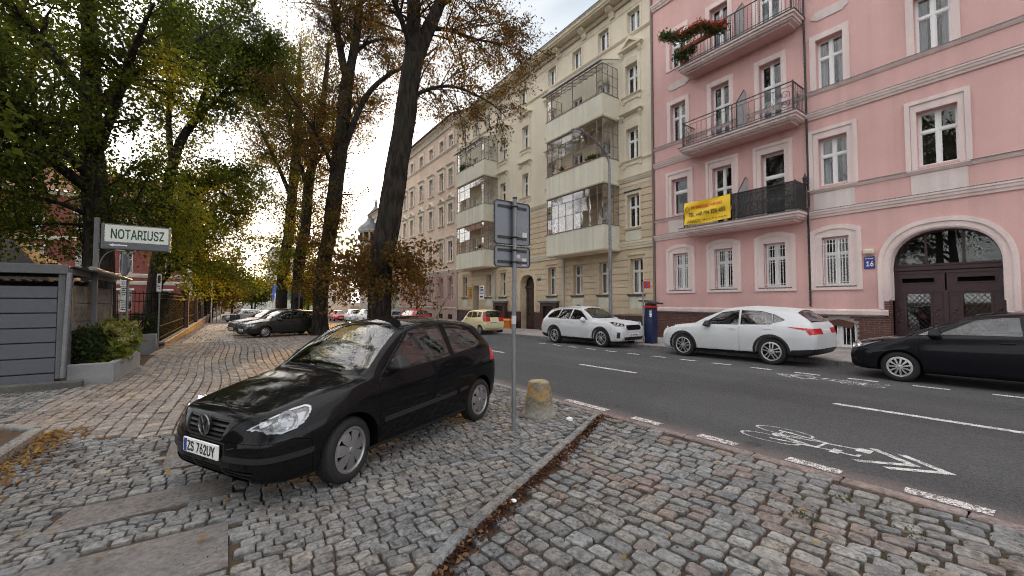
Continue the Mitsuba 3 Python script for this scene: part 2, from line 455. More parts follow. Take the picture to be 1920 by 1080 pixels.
def sett(cx, cy, l, w, ang, zf, rnd, crown=0.004, depth=0.07, cut=0.22, skew=0.13, tilt=0.008):
    """one dressed stone: uneven outline, rounded shoulder, slightly domed top (40 triangles)"""
    hx, hy = w / 2, l / 2
    c = [(-hx, -hy), (hx, -hy), (hx, hy), (-hx, hy)]
    c = [(a * (1 + rnd.uniform(-skew, skew * .5)), b * (1 + rnd.uniform(-skew, skew * .5))) for a, b in c]
    o = []
    for i in range(4):
        p, q, r = np.array(c[i - 1]), np.array(c[i]), np.array(c[(i + 1) % 4])
        k = min(w, l) * cut * rnd.uniform(.7, 1.2)
        o += [q + (p - q) / np.linalg.norm(p - q) * k, q + (r - q) / np.linalg.norm(r - q) * k]
    o = np.array(o)
    rings = [(o * 1.0, -depth), (o, -0.013), (o * .972, -0.0045), (o * .90, 0.0)]
    ca, sa = math.cos(ang), math.sin(ang)
    tx, ty, up = rnd.uniform(-tilt, tilt) / w * 2, rnd.uniform(-tilt, tilt) / l * 2, rnd.uniform(-.004, .004)
    vs = []
    for q, z in rings:
        z = z + q[:, 0] * tx + q[:, 1] * ty + up + rnd.uniform(-.002, .002) * (z > -.01)
        vs.append(np.column_stack([cx + q[:, 0] * ca - q[:, 1] * sa, cy + q[:, 0] * sa + q[:, 1] * ca, z]))
    vs.append(np.array([[cx, cy, crown + up]]))
    v = np.vstack(vs)
    v[:, 2] += zf(v[:, 0], v[:, 1])
    f = []
    for r in range(3):
        for i in range(8):
            j = (i + 1) % 8
            f += [(r * 8 + i, r * 8 + j, r * 8 + 8 + j), (r * 8 + i, r * 8 + 8 + j, r * 8 + 8 + i)]
    f += [(24 + i, 24 + (i + 1) % 8, 32) for i in range(8)]
    return v, np.array(f)


def lay(region, zf, lw, ll, pick, seed, gap=0.014, wob=0.03, wf=0.6, holes=None, ang=0.0, cut=0.22, keep=None, skew=.13):
    """rows of setts running along Y (turned by ang), joints staggered"""
    rnd = random.Random(seed)
    c0 = np.array(region.centroid.coords[0])
    reg = affinity.rotate(region, -math.degrees(ang), origin=tuple(c0)) if ang else region
    x0, y0, x1, y1 = reg.bounds
    prep = shapely.prepared.prep(reg.buffer(-0.008))
    out, x = [], x0
    ca, sa = math.cos(ang), math.sin(ang)
    while x < x1:
        w = rnd.uniform(*lw)
        y = y0 - rnd.uniform(0, ll[1])
        ph = rnd.uniform(0, 6.28)
        while y < y1:
            l = rnd.uniform(*ll)
            cx = x + w / 2 + wob * math.sin(wf * y + .8 * x) + rnd.uniform(-.004, .004)
            cy = y + l / 2
            if prep.contains(Point(cx, cy)):
                gx, gy = c0[0] + (cx - c0[0]) * ca - (cy - c0[1]) * sa, c0[1] + (cx - c0[0]) * sa + (cy - c0[1]) * ca
                P = Point(gx, gy)
                if not (holes and any(h.distance(P) < min(w, l) * .22 for h in holes)) and (keep is None or keep(gx, gy)):
                    out.append((sett(gx, gy, l - gap, w - gap, ang + wob * wf * -math.cos(wf * y + .8 * x), zf, rnd, cut=cut, skew=skew), pick(rnd, gx, gy), w))
            y += l
        x += w
    return out


def pick_small(r, x, y): return 'sett' + r.choice('00000111124')
def pick_big(r, x, y): return 'sett' + ('3' if abs(x - 3.62 + .35 * (y - 1.5)) < .09 else r.choice('00000111112334' if r.random() < .5 else '0001124'))
def pick_lane(r, x, y): return 'lane' + r.choice('0001122')


obj('pavement', drape(shapely.union_all([SMALL.buffer(.15)] + SLABS), pz, -0.027), 'soil', kind='structure', label='pavement of small grey setts with dirt in the joints')
pieces('pavement', 'sett', lay(SMALL, pz, (.092, .120), (.105, .165), pick_small, 11, holes=SLABS, gap=.009, wob=.03, wf=1.3, ang=math.pi / 2 - .04, cut=.15), 300)
for k, s in enumerate(SLABS):
    q = s.buffer(-.012)
    v, f = ext(q, .08)
    v = v + np.column_stack([np.zeros((len(v), 2)), pz(v[:, 0], v[:, 1]) - .078])
    obj('granite_slab', (v, f), 'slab', 'pavement', label=['long worn granite slab by the front wheel', 'large granite slab at the lower left corner', 'dark flat slab under the front bumper'][k])
obj('driveway', drape(COBBLE.buffer(.12), drive_z, -0.030, .4), 'soil', kind='structure', label='driveway of large worn cobbles dipping to the road')
pieces('driveway', 'cobble', lay(COBBLE, drive_z, (.125, .155), (.145, .225), pick_big, 23, gap=.016, wob=.03, wf=.9, ang=.10, cut=.15, skew=.17), 300)
obj('lane', drape(LANE.buffer(.1), pz, -0.029), 'soil', kind='structure', label='lane of warm brown setts leading along the fence')
pieces('lane', 'sett', lay(LANE, pz, (.165, .205), (.19, .31), pick_lane, 31, gap=.014, wob=.06, wf=.7, cut=.12, skew=.06), 300)
# kerbs
obj('near_kerb', drape(sbox(4.72, -6, 4.86, 60), gz, -.03), 'soil', kind='structure', label='flush line of reddish kerb stones between cobbles and asphalt')
for i in range(44):
    y0 = -2.6 + i * .8
    hi = float(sstep(8, 20, y0)) * .13
    b = cbox(4.725, 4.855, y0 + .006, y0 + .794, -.12, 0.006 + hi, .012)
    obj('kerb_stone', (b[0] + np.column_stack([np.zeros((len(b[0]), 2)), gz(0, b[0][:, 1])]), b[1]), 'kerb_red' if i < 10 else 'kerb', 'near_kerb', smooth=30)
obj('border_kerb', drape(LineString(DIAG).buffer(.05), gz, -.05), 'soil', kind='structure', label='raised granite edging between pavement and driveway')
rnd = random.Random(8)
ls = LineString(DIAG)
s = 0.0
while s < ls.length - .1:
    l = min(rnd.uniform(.42, .62), ls.length - s)
    a, b = np.array(ls.interpolate(s + .004).coords[0]), np.array(ls.interpolate(s + l - .006).coords[0])
    d = (b - a) / np.linalg.norm(b - a)
    m = cbox(0, np.linalg.norm(b - a), -.056, .056, -.12, .010, .022)
    g = tm(trimesh.Trimesh(*m).subdivide().subdivide().subdivide())
    v = g[0] + (meshkit.noise(g[0] * 14 + s * 9, 3)[:, None] - .5) * .016
    v = xf((v, g[1]), rz(math.atan2(d[1], d[0])), [a[0], a[1], 0])[0]
    v[:, 2] += gz(v[:, 0], v[:, 1])
    obj('edging_stone', (v, g[1]), 'kerb', 'border_kerb', smooth=50)
    s += l
# raised tree bed at the left with its kerb
obj('tree_bed', drape(Polygon([(-6, 2.0), (-2.12, 2.0), (-2.12, 8.2), (-2.5, 8.5), (-6, 8.6)]), gz, .07), 'soil', kind='structure', label='bare earth bed behind the low kerb at the left')
for k, (a, b) in enumerate([((-2.05, 2.0), (-2.05, 4.4)), ((-2.05, 4.41), (-2.05, 6.3)), ((-2.05, 6.31), (-2.05, 8.05)), ((-2.08, 8.12), (-2.5, 8.55)), ((-2.51, 8.56), (-6, 8.66))]):
    a, b = np.array(a), np.array(b)
    m = cbox(0, np.linalg.norm(b - a), -.07, .07, -.12, .115, .015)
    v = xf(m, rz(math.atan2(*(b - a)[::-1])), [a[0], a[1], 0])[0]
    v[:, 2] += gz(v[:, 0], v[:, 1])
    obj('kerb_stone', (v, m[1]), 'kerb', 'tree_bed', smooth=30)
obj('side_yard', drape(Polygon([(-9, 8.7), (-2.55, 8.6), (-2.8, 9.7), (-2.8, 12.68), (-9, 12.8)]), gz, -.02), 'gravel_path', kind='structure', label='trodden brown ground in front of the grey slatted fence')
pieces('side_yard', 'sett', lay(Polygon([(-3.9, 9.4), (-2.75, 8.9), (-2.8, 12.6), (-3.9, 12.7)]), gz, (.1, .13), (.11, .17), pick_small, 41), 300)
# footpath beyond the lane
obj('footpath', grid_sheet(np.linspace(-2.3, 4.72, 8), np.linspace(23.85, 330, 120), lambda x, y: pz(x, y) - .006), 'gravel_path', kind='structure', label='leaf-strewn path along the railings far down the street')
ps = []
for i in range(60):
    for j in range(4):
        x0, y0 = -1.75 + j * .5, 24.0 + i * .5
        b = box(x0 + .005, x0 + .495, y0 + .005, y0 + .495, -.05, .004)
        ps.append(((b[0] + np.column_stack([np.zeros((8, 2)), pz(0, b[0][:, 1])]), b[1]), 'path_slab', .5))
pieces('footpath', 'paving_slab', ps, 120)

# ---------------------------------------------------------------- buildings: materials
def plaster(c, stain=0.28, drip=0.15):
    c = np.array(c, float)

    def fn(p, n, uv):
        a = fbm(p.y * 0.5 + 3, p.z * 0.5, p.x, 4) - 0.5
        b = noise(p.y * 55, p.z * 55, p.x * 55) - 0.5
        d = fbm(p.y * 5.5, p.z * 0.22, 4.0, 4) - 0.5
        e = noise(p.y * 140, p.z * 140, p.x * 140) - 0.5
        g = smoothstep(2.8, 0.6, p.z) * fbm(p.y * 1.2, p.z * 1.2, 9.0, 3) * 0.45 + smoothstep(.58, .72, fbm(p.y * .35 + 8, p.z * .35, p.x, 3)) * .08
        v = 1 + stain * a + drip * d + 0.13 * b + 0.13 * e - g
        return mi.Color3f(*c.tolist()) * v
    return fn


def plaster_bump(p, n, uv): return fbm(p.x * 45, p.y * 45, p.z * 45, 3)


mat('pink', plaster((0.60, 0.372, 0.352)), rough=0.85, bump=plaster_bump, bscale=0.006, spec=0.3)
mat('pink_trim', plaster((0.66, 0.545, 0.525), 0.2, 0.25), rough=0.8, bump=plaster_bump, bscale=0.003, spec=0.3)
mat('pink_panel', plaster((0.58, 0.50, 0.48), 0.35, 0.3), rough=0.85, bump=plaster_bump, bscale=0.005)
mat('cream', plaster((0.62, 0.555, 0.44)), rough=0.85, bump=plaster_bump, bscale=0.006, spec=0.3)
mat('cream_trim', plaster((0.60, 0.54, 0.42), 0.2, 0.2), rough=0.8, spec=0.3)
mat('ochre', plaster((0.54, 0.44, 0.315)), rough=0.85, bump=plaster_bump, bscale=0.006, spec=0.3)
mat('loggia', plaster((0.56, 0.545, 0.455), 0.3, 0.3), rough=0.85, bump=plaster_bump, bscale=0.009)
mat('peach', plaster((0.54, 0.42, 0.33)), rough=0.85, spec=0.3)
mat('peach_trim', plaster((0.60, 0.55, 0.48), 0.25, 0.2), rough=0.8, spec=0.3)
mat('rose', plaster((0.44, 0.31, 0.265)), rough=0.85, spec=0.3)
mat('pale', plaster((0.50, 0.48, 0.43)), rough=0.85, spec=0.3)
mat('lead', mottled((0.10, 0.105, 0.115), 0.25, 2.0), rough=0.5, spec=0.5)
mat('roof_tile', mottled((0.16, 0.055, 0.038), 0.35, 1.5, 12.0, 0.3), rough=0.8)
mat('dark_roof', mottled((0.055, 0.045, 0.042), 0.3, 1.0), rough=0.8)


def brick_fn(a, b, mortar):
    def fn(p, n, uv):
        k = noise(p.y * 4.3, p.z * 13, p.x * 4) * 0.6 + 0.4 * noise(p.y * 90, p.z * 90, p.x * 90)
        return mix(mi.Color3f(*a), mi.Color3f(*b), k)
    return fn


mat('brick', brick_fn((0.055, 0.022, 0.018), (0.115, 0.042, 0.032), 0), rough=0.7, bump=plaster_bump, bscale=0.004)
mat('mortar', mottled((0.27, 0.235, 0.22), 0.3, 4.0, 80), rough=0.9)


def far_brick(p, n, uv):
    """brickwork of a house too far off to tell the bricks apart"""
    row = dr.floor(p.z / 0.075)
    h = p.x + p.y
    u = h / 0.26 + 0.5 * (row - 2 * dr.floor(row / 2))
    fu, fv = u - dr.floor(u), p.z / 0.075 - row
    m = dr.maximum(smoothstep(0.05, 0.03, fu), smoothstep(0.16, 0.1, fv))
    k = cell_rand(dr.floor(u), row, 2)
    c = mix(mi.Color3f(0.130, 0.030, 0.026), mi.Color3f(0.20, 0.05, 0.04), k)
    return mix(c, mi.Color3f(0.20, 0.12, 0.10), m * 0.5)


mat('red_brick', far_brick, rough=0.85)
mat('white_frame', (0.74, 0.74, 0.74), rough=0.35, spec=0.5)
mat('wood_frame', (0.62, 0.60, 0.56), rough=0.5)
mat('room', (0.022, 0.021, 0.022), rough=0.9, spec=0.1)
mat('curtain', lambda p, n, uv: mi.Color3f(0.36, 0.36, 0.38) * (0.7 + 0.4 * noise(p.y * 26, p.z * 0.4, 1.0)), rough=0.9, spec=0.1, two=True)
mat('iron', (0.015, 0.015, 0.017), rough=0.45, spec=0.5)
mat('mesh_cloth', (0.030, 0.029, 0.030), rough=0.9, two=True)
scene['mat_loggia_pane'] = {'type': 'thindielectric', 'int_ior': 2.0, 'specular_transmittance': rgb((0.80, 0.80, 0.80))}
mat('steel_brown', (0.15, 0.115, 0.10), rough=0.5)
mat('burgundy', mottled((0.034, 0.012, 0.015), 0.2, 3.0, 40, 0.15), rough=0.38, spec=0.5)
mat('dark_wood', mottled((0.045, 0.022, 0.020), 0.2, 3.0), rough=0.4)
mat('grey_paint', mottled((0.33, 0.34, 0.36), 0.1, 2.0), rough=0.45)
mat('white_sheet', (0.66, 0.66, 0.65), rough=0.6, two=True)
mat('yellow_sheet', (0.80, 0.52, 0.02), rough=0.5, two=True)
mat('blue_enamel', (0.018, 0.028, 0.20), rough=0.25)
mat('white_enamel', (0.78, 0.78, 0.78), rough=0.3)
mat('black_print', (0.02, 0.02, 0.02), rough=0.5)
mat('red_print', (0.50, 0.03, 0.02), rough=0.5)
mat('blue_print', (0.05, 0.10, 0.35), rough=0.5)
mat('green_print', (0.010, 0.060, 0.030), rough=0.5)
mat('terracotta', mottled((0.26, 0.085, 0.05), 0.2, 4.0), rough=0.8)
scene['mat_pane'] = {'type': 'thindielectric', 'int_ior': 1.5, 'specular_transmittance': rgb((0.72, 0.75, 0.76))}
scene['mat_clear'] = {'type': 'thindielectric', 'int_ior': 1.6}

XF = 17.5
rw = random.Random(77)


def FB(y0, y1, z0, z1, d0, d1, X=XF):
    """box on a facade: d is the distance out of the wall plane towards the street (negative = recessed)"""
    return box(X - d1, X - d0, y0, y1, z0, z1)


def FC(y0, y1, z0, z1, d0, d1, c=.012, X=XF): return cbox(X - d1, X - d0, y0, y1, z0, z1, c)


def poly_on(p, d0, d1, X=XF):
    """extruded (y, z) polygon standing out of the facade from d0 to d1"""
    m = ext(p, d1 - d0)
    v, f = onfacade(m, X)
    return v - np.array([d0, 0, 0]), f


def frame_ring(y0, y1, z0, z1, w, d0, d1, X=XF):
    return poly_on(sbox(y0, z0, y1, z1).difference(sbox(y0 + w, z0 + w, y1 - w, z1 - w)), d0, d1, X)


def window(parent, yc, w, z0, z1, style='cross', rec=.22, X=XF, curtain=None, top=.34, fr='white_frame', arch=None, name='window', sill=True, open_=0.0):
    """frame as the part, panes and curtain as its pieces"""
    y0, y1 = yc - w / 2, yc + w / 2
    t, d0, d1 = .05, -rec - .06, -rec
    zt = z1 - (z1 - z0) * top
    ms = [frame_ring(y0, y1, z0, z1, t, d0, d1, X)]
    panes = []
    g = .008
    if style == 'cross':
        ms += [FB(yc - .04, yc + .04, z0 + t, z1 - t, d0 - .002, d1 + .012, X), FB(y0 + t, y1 - t, zt - .035, zt + .035, d0 - .004, d1 + .018, X)]
        cells = [(y0 + t, yc - .04, z0 + t, zt - .035), (yc + .04, y1 - t, z0 + t, zt - .035), (y0 + t, yc - .04, zt + .035, z1 - t), (yc + .04, y1 - t, zt + .035, z1 - t)]
    elif style == 'tee':
        ms += [FB(y0 + t, y1 - t, zt - .05, zt + .05, d0 - .002, d1 + .014, X)]
        cells = [(y0 + t, y1 - t, z0 + t, zt - .05), (y0 + t, y1 - t, zt + .05, z1 - t)]
    else:
        ms += [FB(yc - .045, yc + .045, z0 + t, z1 - t, d0 - .002, d1 + .012, X)]
        cells = [(y0 + t, yc - .045, z0 + t, z1 - t), (yc + .045, y1 - t, z0 + t, z1 - t)]
    for a, b, c, d in cells:   # sash of each light
        ms.append(poly_on(sbox(a, c, b, d).difference(sbox(a + .03, c + .03, b - .03, d - .03)), d0 + .012, d1 - .008, X))
    if sill: ms.append(FB(y0, y1, z0 - .035, z0 - .001, d0, d1 + .05, X))
    k = obj(name, join(ms), fr, parent)
    for a, b, c, d in cells:
        x = X + rec + .03
        tx = rw.uniform(-.004, .004)
        v = np.array([[x - tx, a + .03, c + .03], [x + tx, b - .03, c + .03], [x + tx + rw.uniform(-.003, .003), b - .03, d - .03], [x - tx, a + .03, d - .03]])
        obj('pane', (v, np.array([[0, 2, 1], [0, 3, 2]])), 'pane', k)
    if curtain is None: curtain = rw.choice(['none', 'sides', 'sides', 'half', 'none'])
    if curtain != 'none':
        xs_ = X + rec + .14
        spans = {'sides': [(y0 + .02, y0 + w * .3), (y1 - w * .3, y1 - .02)], 'half': [(y0 + .02, y1 - .02)], 'full': [(y0 + .02, y1 - .02)]}[curtain]
        cm = []
        for a, b in spans:
            yy = np.linspace(a, b, max(8, int((b - a) * 60)))
            xx = xs_ + .018 * np.sin(yy * 75)
            zb, zt2 = z0 + .04, (z0 + (z1 - z0) * .45 if curtain == 'half' else z1 - .05)
            v = np.vstack([np.column_stack([xx, yy, yy * 0 + zb]), np.column_stack([xx, yy, yy * 0 + zt2])])
            n = len(yy); i = np.arange(n - 1)
            cm.append((v, np.vstack([np.stack([i, i + 1, i + n + 1], 1), np.stack([i, i + n + 1, i + n], 1)])))
        obj('curtain', join(cm), 'curtain', k)
    return k


def seg_arch(y0, y1, z0, zs, rise):
    """rectangle with a segmental arch head, as (y, z) polygon"""
    if rise <= 0: return sbox(y0, z0, y1, zs)
    h = (y1 - y0) / 2
    R = (h * h + rise * rise) / (2 * rise)
    a = math.asin(min(1, h / R))
    c = (y0 + y1) / 2
    t = np.linspace(-a, a, 17)
    return Polygon([(y0, z0)] + [(c + R * math.sin(q), zs + rise - R + R * math.cos(q)) for q in t] + [(y1, z0)])


def ellipse_arch(yc, hw, z0, zs, crown, n=40):
    t = np.linspace(math.pi, 0, n)
    return Polygon([(yc - hw, z0)] + [(yc + hw * math.copysign(abs(math.cos(q)) ** .86, math.cos(q)), zs + (crown - zs) * math.sin(q) ** .86) for q in t] + [(yc + hw, z0)])


def band(h, d, steps=3):
    """stepped string-course profile, (out, z) from 0 to h"""
    return [(-.02, 0), (d * .35, 0), (d * .45, h * .28), (d * .7, h * .36), (d * .78, h * .62), (d, h * .72), (d, h * .93), (-.02, h)]


def wall(key, poly, m, parent, thick=.34, X=XF, d=0.0, **kw): return obj(key, poly_on(poly, d - thick, d, X), m, parent, **kw)


def scroll(cy, cz, r, turns, flip=1, up=1):
    t = np.linspace(0.15, 1, 30)
    a = turns * 2 * math.pi * t
    return np.column_stack([cy + flip * r * t * np.cos(a), cz + up * r * t * np.sin(a)])


def wire(pts, X, r=.008, n=5):
    p = np.asarray(pts, float)
    return tube(np.column_stack([np.full(len(p), X), p[:, 0], p[:, 1]]), r, n)


# ---------------------------------------------------------------- pink house
H = thing('pink_house', 'pink plastered house with arched burgundy gateway and three balconies', 'house')
COLS = [11.08, 9.05, 7.05, 5.11, 2.52]
wins = []
for i, c in enumerate(COLS):
    door = i in (1, 2)
    if i < 4: wins.append((c, .78, 2.25, 3.98, 'g', i))
    wins.append((c, .84 if i < 4 else .88, 5.0 if door else 5.86, 7.58, 1, i))
    wins.append((c + .02, .80, 8.66 if door else 9.43, 11.25, 2, i))
    wins.append((c + .02, .80, 12.40 if door else 13.02, 14.80, 3, i))
    wins.append((c + .02, .80, 16.9, 18.6, 4, i))
for z0, z1 in ((2.25, 3.98), (5.86, 7.58), (9.43, 11.25), (13.02, 14.8), (16.9, 18.6)):
    for c in (-.3, -3, -5.6): wins.append((c, .8, z0, z1, 9, 9))
GATE = ellipse_arch(2.52, 1.20, -.5, 2.72, 3.93)
holes = [sbox(c - w / 2, z0, c + w / 2, z1) for c, w, z0, z1, f, i in wins]
W = sbox(-8, 1.3, 12.45, 20.2).difference(shapely.union_all(holes + [GATE]))
wall('wall', W, 'pink', H)
BW = [(5.06, .98), (7.1, .98), (9.1, .98)]
low = sbox(-8, -.6, 12.45, 1.3).difference(shapely.union_all([GATE] + [sbox(c - w / 2, .1, c + w / 2, .92) for c, w in BW]))
wall('plinth', low, 'mortar', H, d=-.005)
# bricks of the plinth: proud of the mortar by 6 mm
br = []
for r in range(24):
    z0 = -.55 + r * .075
    for k in range(-2, 50):
        y0 = 3.74 + k * .26 + (r % 2) * .13
        for a, b in [(y0, y0 + .248)]:
            b = min(b, 12.43); a = max(a, 3.74)
            if b - a < .05 or z0 + .063 > 1.22: continue
            q = sbox(a, z0, b, z0 + .063)
            for c, w in BW:
                if q.intersects(seg_arch(c - w / 2 - .02, c + w / 2 + .02, .05, .96, .30)): q = q.difference(seg_arch(c - w / 2 - .02, c + w / 2 + .02, .05, .96, .30))
            if q.area < .004 or q.geom_type != 'Polygon': continue
            a, _, b, _ = q.bounds
            br.append((FB(a, b, z0, z0 + .063, -.02, .006 + rw.uniform(-.002, .002)), 'brick', .2))
for r in range(31):   # bricks of the reveal beside the gate
    z0 = -.55 + r * .075
    br.append((box(XF - .006, XF + .21 - .11 * (r % 2), 3.722 - .012, 3.722 + .02, z0, z0 + .063), 'brick', .2))
    br.append((box(XF + .22 - .11 * (r % 2), XF + .33, 3.722 - .012, 3.722 + .02, z0, z0 + .063), 'brick', .2))
    if z0 > 1.1 and z0 < 1.7: br.append((FB(3.71, 3.74 + .1, z0, z0 + .063, 0, .045), 'brick', .2))
for c, w in BW:   # soldier arch over the basement windows
    for k in range(17):
        a = (k - 8) * .062
        m = box(-.012, .008, -.026, .026, .86, 1.08)
        v = m[0] @ rx(-a * .55).T + np.array([XF, c + a * .2, -.02 - abs(a) * .12])
        br.append(((v, m[1]), 'brick', .2))
pieces(H + '__plinth', 'brick', br, 300)
for a_, b_ in ((3.74, 12.45), (-8, 1.30)):
    obj('ledge', along_y([(-.02, 1.21), (.10, 1.21), (.13, 1.24), (.13, 1.36), (.10, 1.40), (-.02, 1.42)], a_, b_, XF), 'pink_trim', H)
obj('string_course', along_y([(x, z + 4.72) for x, z in band(.27, .14)], -8, 12.45, XF), 'pink_trim', H)
obj('string_course', along_y([(x, z + 8.36) for x, z in band(.25, .14)], -8, 12.45, XF), 'pink_trim', H)
obj('string_course', along_y([(x, z + 16.45) for x, z in band(.3, .2)], -8, 12.45, XF), 'pink_trim', H)
obj('sill_course', along_y([(x, z + 9.27) for x, z in band(.13, .10)], -8, 12.45, XF), 'pink_trim', H)
for a, b, dd in ((5.86, 12.45, .09), (4.40, 5.86, .12), (3.20, 4.40, .09), (1.86, 3.20, .12), (-8, 1.86, .09)):
    obj('sill_course', along_y([(x, z + 5.63) for x, z in band(.13, dd)], a + .001, b - .001, XF), 'pink_trim', H)
for z in (4.985, 8.605, 9.395, 5.755):   # zinc cover strips
    obj('zinc_strip', along_y([(-.01, z), (.115 if z in (9.395, 5.755) else .15, z - .012), (.115 if z in (9.395, 5.755) else .15, z + .004), (-.01, z + .022)], -8, 12.44, XF), 'lead', H)
for c in (5.11, 2.52, 11.08): obj('apron_panel', FB(c - .60, c + .60, 5.0, 5.61, -.01, .025), 'pink_panel', H)
for c, z in ((11.05, 12.14), (5.10, 12.14), (2.54, 12.14)):   # notched plaques
    p = sbox(c - .5, z - .17, c + .5, z + .17)
    for sy in (-1, 1):
        for sz in (-1, 1): p = p.difference(Point(c + sy * .5, z + sz * .17).buffer(.085))
        p = p.union(Point(c + sy * .47, z).buffer(.085, 12))
    obj('plaque', poly_on(p, -.01, .03), 'pink_panel', H)
obj('interior', join([box(XF + .95, XF + 1.0, -8, 12.45, -.6, 20.2), box(XF + .3, XF + .97, -8, 12.45, 4.3, 4.5), box(XF + .3, XF + .97, -8, 12.45, 8.0, 8.3), box(XF + .3, XF + .97, -8, 12.45, 11.7, 12.0), box(XF + .3, XF + .97, -8, 12.45, 15.3, 15.8), box(XF + .35, XF + .97, 12.3, 12.45, -.6, 20), box(XF + .35, XF + .97, 3.9, 4.1, -.6, 20), box(XF + .35, XF + .97, .9, 1.1, -.6, 20)]), 'room', H)
for a_ in (12.40, -8): obj('side_wall', box(XF, XF + 11, a_, a_ + .05, -.6, 20.2), 'pink', H)
obj('roof', join([along_y([(.55, 20.2), (.55, 20.45), (-6, 24.5), (-12, 20.2)], -8, 12.45, XF)]), 'roof_tile', H)
obj('cornice', along_y([(-.02, 19.6), (.2, 19.7), (.3, 19.9), (.5, 20.0), (.5, 20.199), (-.02, 20.199)], -8, 12.45, XF), 'pink_trim', H)
for c, w, z0, z1, f, i in wins:
    if f == 9: f2 = 1
    if f == 'g':
        o = seg_arch(c - .73, c + .73, 2.09, 4.22, .18)
        inn = seg_arch(c - .60, c + .60, 2.19, 4.10, .15)
        obj('window_surround', poly_on(o.difference(inn), -.01, .065), 'pink_trim', H)
        obj('window_surround', poly_on(inn.difference(sbox(c - w / 2, z0, c + w / 2, z1)), -.01, .028), 'pink_trim', H)
        obj('sill', FC(c - .58, c + .58, 2.19, 2.235, -.02, .075, .008), 'lead', H)
        k = window(H, c, w, z0, z1, 'cross', .24, curtain='none')
        ms = [FB(c - w / 2 - .03, c + w / 2 + .03, z, z + .018, -.06, -.045) for z in (2.36, 3.22, 3.74)]
        for q in range(9):
            y = c - w / 2 + .03 + q * (w - .06) / 8
            obj('bar', FB(y - .008, y + .008, 2.30, 3.90, -.045, -.029), 'white_frame', k)
        obj('bar_rail', join(ms), 'white_frame', k)
    elif f in (1, 9):
        lo = 4.98 if i in (1, 2) else 5.76
        for ow, tt, dd in ((.70, .12, .075), (.57, .115, .035)):
            o = sbox(c - ow, lo, c + ow, 7.94 if ow > .6 else 7.82)
            inn = sbox(c - ow + tt, lo - .1, c + ow - tt, (7.94 if ow > .6 else 7.82) - tt) if ow > .6 else sbox(c - w / 2, lo - .1, c + w / 2, z1)
            obj('window_surround', poly_on(o.difference(inn), -.01, dd), 'pink_trim', H)
        window(H, c, w, z0, z1, 'tee' if i == 0 or i == 2 else 'cross', .22, top=.36)
    else:
        lo = z0 - .02 if i in (1, 2) else (9.40 if f == 2 else z0 - .06)
        o = sbox(c - .58, lo, c + .58, z1 + .21)
        obj('window_surround', poly_on(o.difference(sbox(c - w / 2, lo - .1 if f == 2 or i in (1, 2) else z0, c + w / 2, z1)), -.01, .045), 'pink_trim', H)
        window(H, c, w, z0, z1, 'cross', .22, top=.36)
# gateway
obj('arch_surround', join([poly_on(ellipse_arch(2.52, 1.46, 1.42, 2.72, 4.22).difference(ellipse_arch(2.52, 1.345, 1.3, 2.72, 4.09)), -.01, .07),
                           poly_on(ellipse_arch(2.52, 1.345, 1.42, 2.72, 4.09).difference(ellipse_arch(2.52, 1.20, 1.3, 2.72, 3.93)), -.01, .03)]), 'pink_trim', H)
obj('arch_reveal', poly_on(ellipse_arch(2.52, 1.205, 1.72, 2.72, 3.935).difference(ellipse_arch(2.52, 1.165, 1.6, 2.72, 3.895)), -.44, .004), 'pink_trim', H)
G = numbered(H + '__gate')
dw = -.46
tym = ellipse_arch(2.52, 1.17, 2.80, 2.8, 3.90)
gm = [poly_on(ellipse_arch(2.52, 1.20, 2.72, 2.72, 3.93).difference(tym.buffer(-.06)), dw - .06, dw), FC(1.32, 3.72, 2.64, 2.80, dw - .08, dw + .07, .03), FB(1.32, 3.72, 2.56, 2.64, dw - .07, dw + .03)]
for y in (2.13, 2.93): gm.append(FB(y - .03, y + .03, 2.8, 3.84, dw - .055, dw - .005))
for a, b in ((1.32, 2.50), (2.54, 3.72)):
    gm.append(poly_on(sbox(a, 2.03, b, 2.56).difference(sbox(a + .22, 2.27, b - .22, 2.42)), dw - .06, dw))
    gm.append(frame_ring(a + .19, b - .19, 2.24, 2.45, .035, dw - .01, dw + .025))
gm += [FB(1.32, 3.72, 1.98, 2.03, dw - .06, dw + .03), FB(2.47, 2.57, -.4, 1.98, dw - .06, dw + .045)]
scene[G] = mikit.ply(join(gm), 'mat_burgundy')
v = np.array([[XF + .5, y, z] for y, z in tym.buffer(-.05).exterior.coords[:-1]])
obj('fanlight_pane', (v, np.array([[0, i, i + 1] for i in range(1, len(v) - 1)])), 'pane', G)
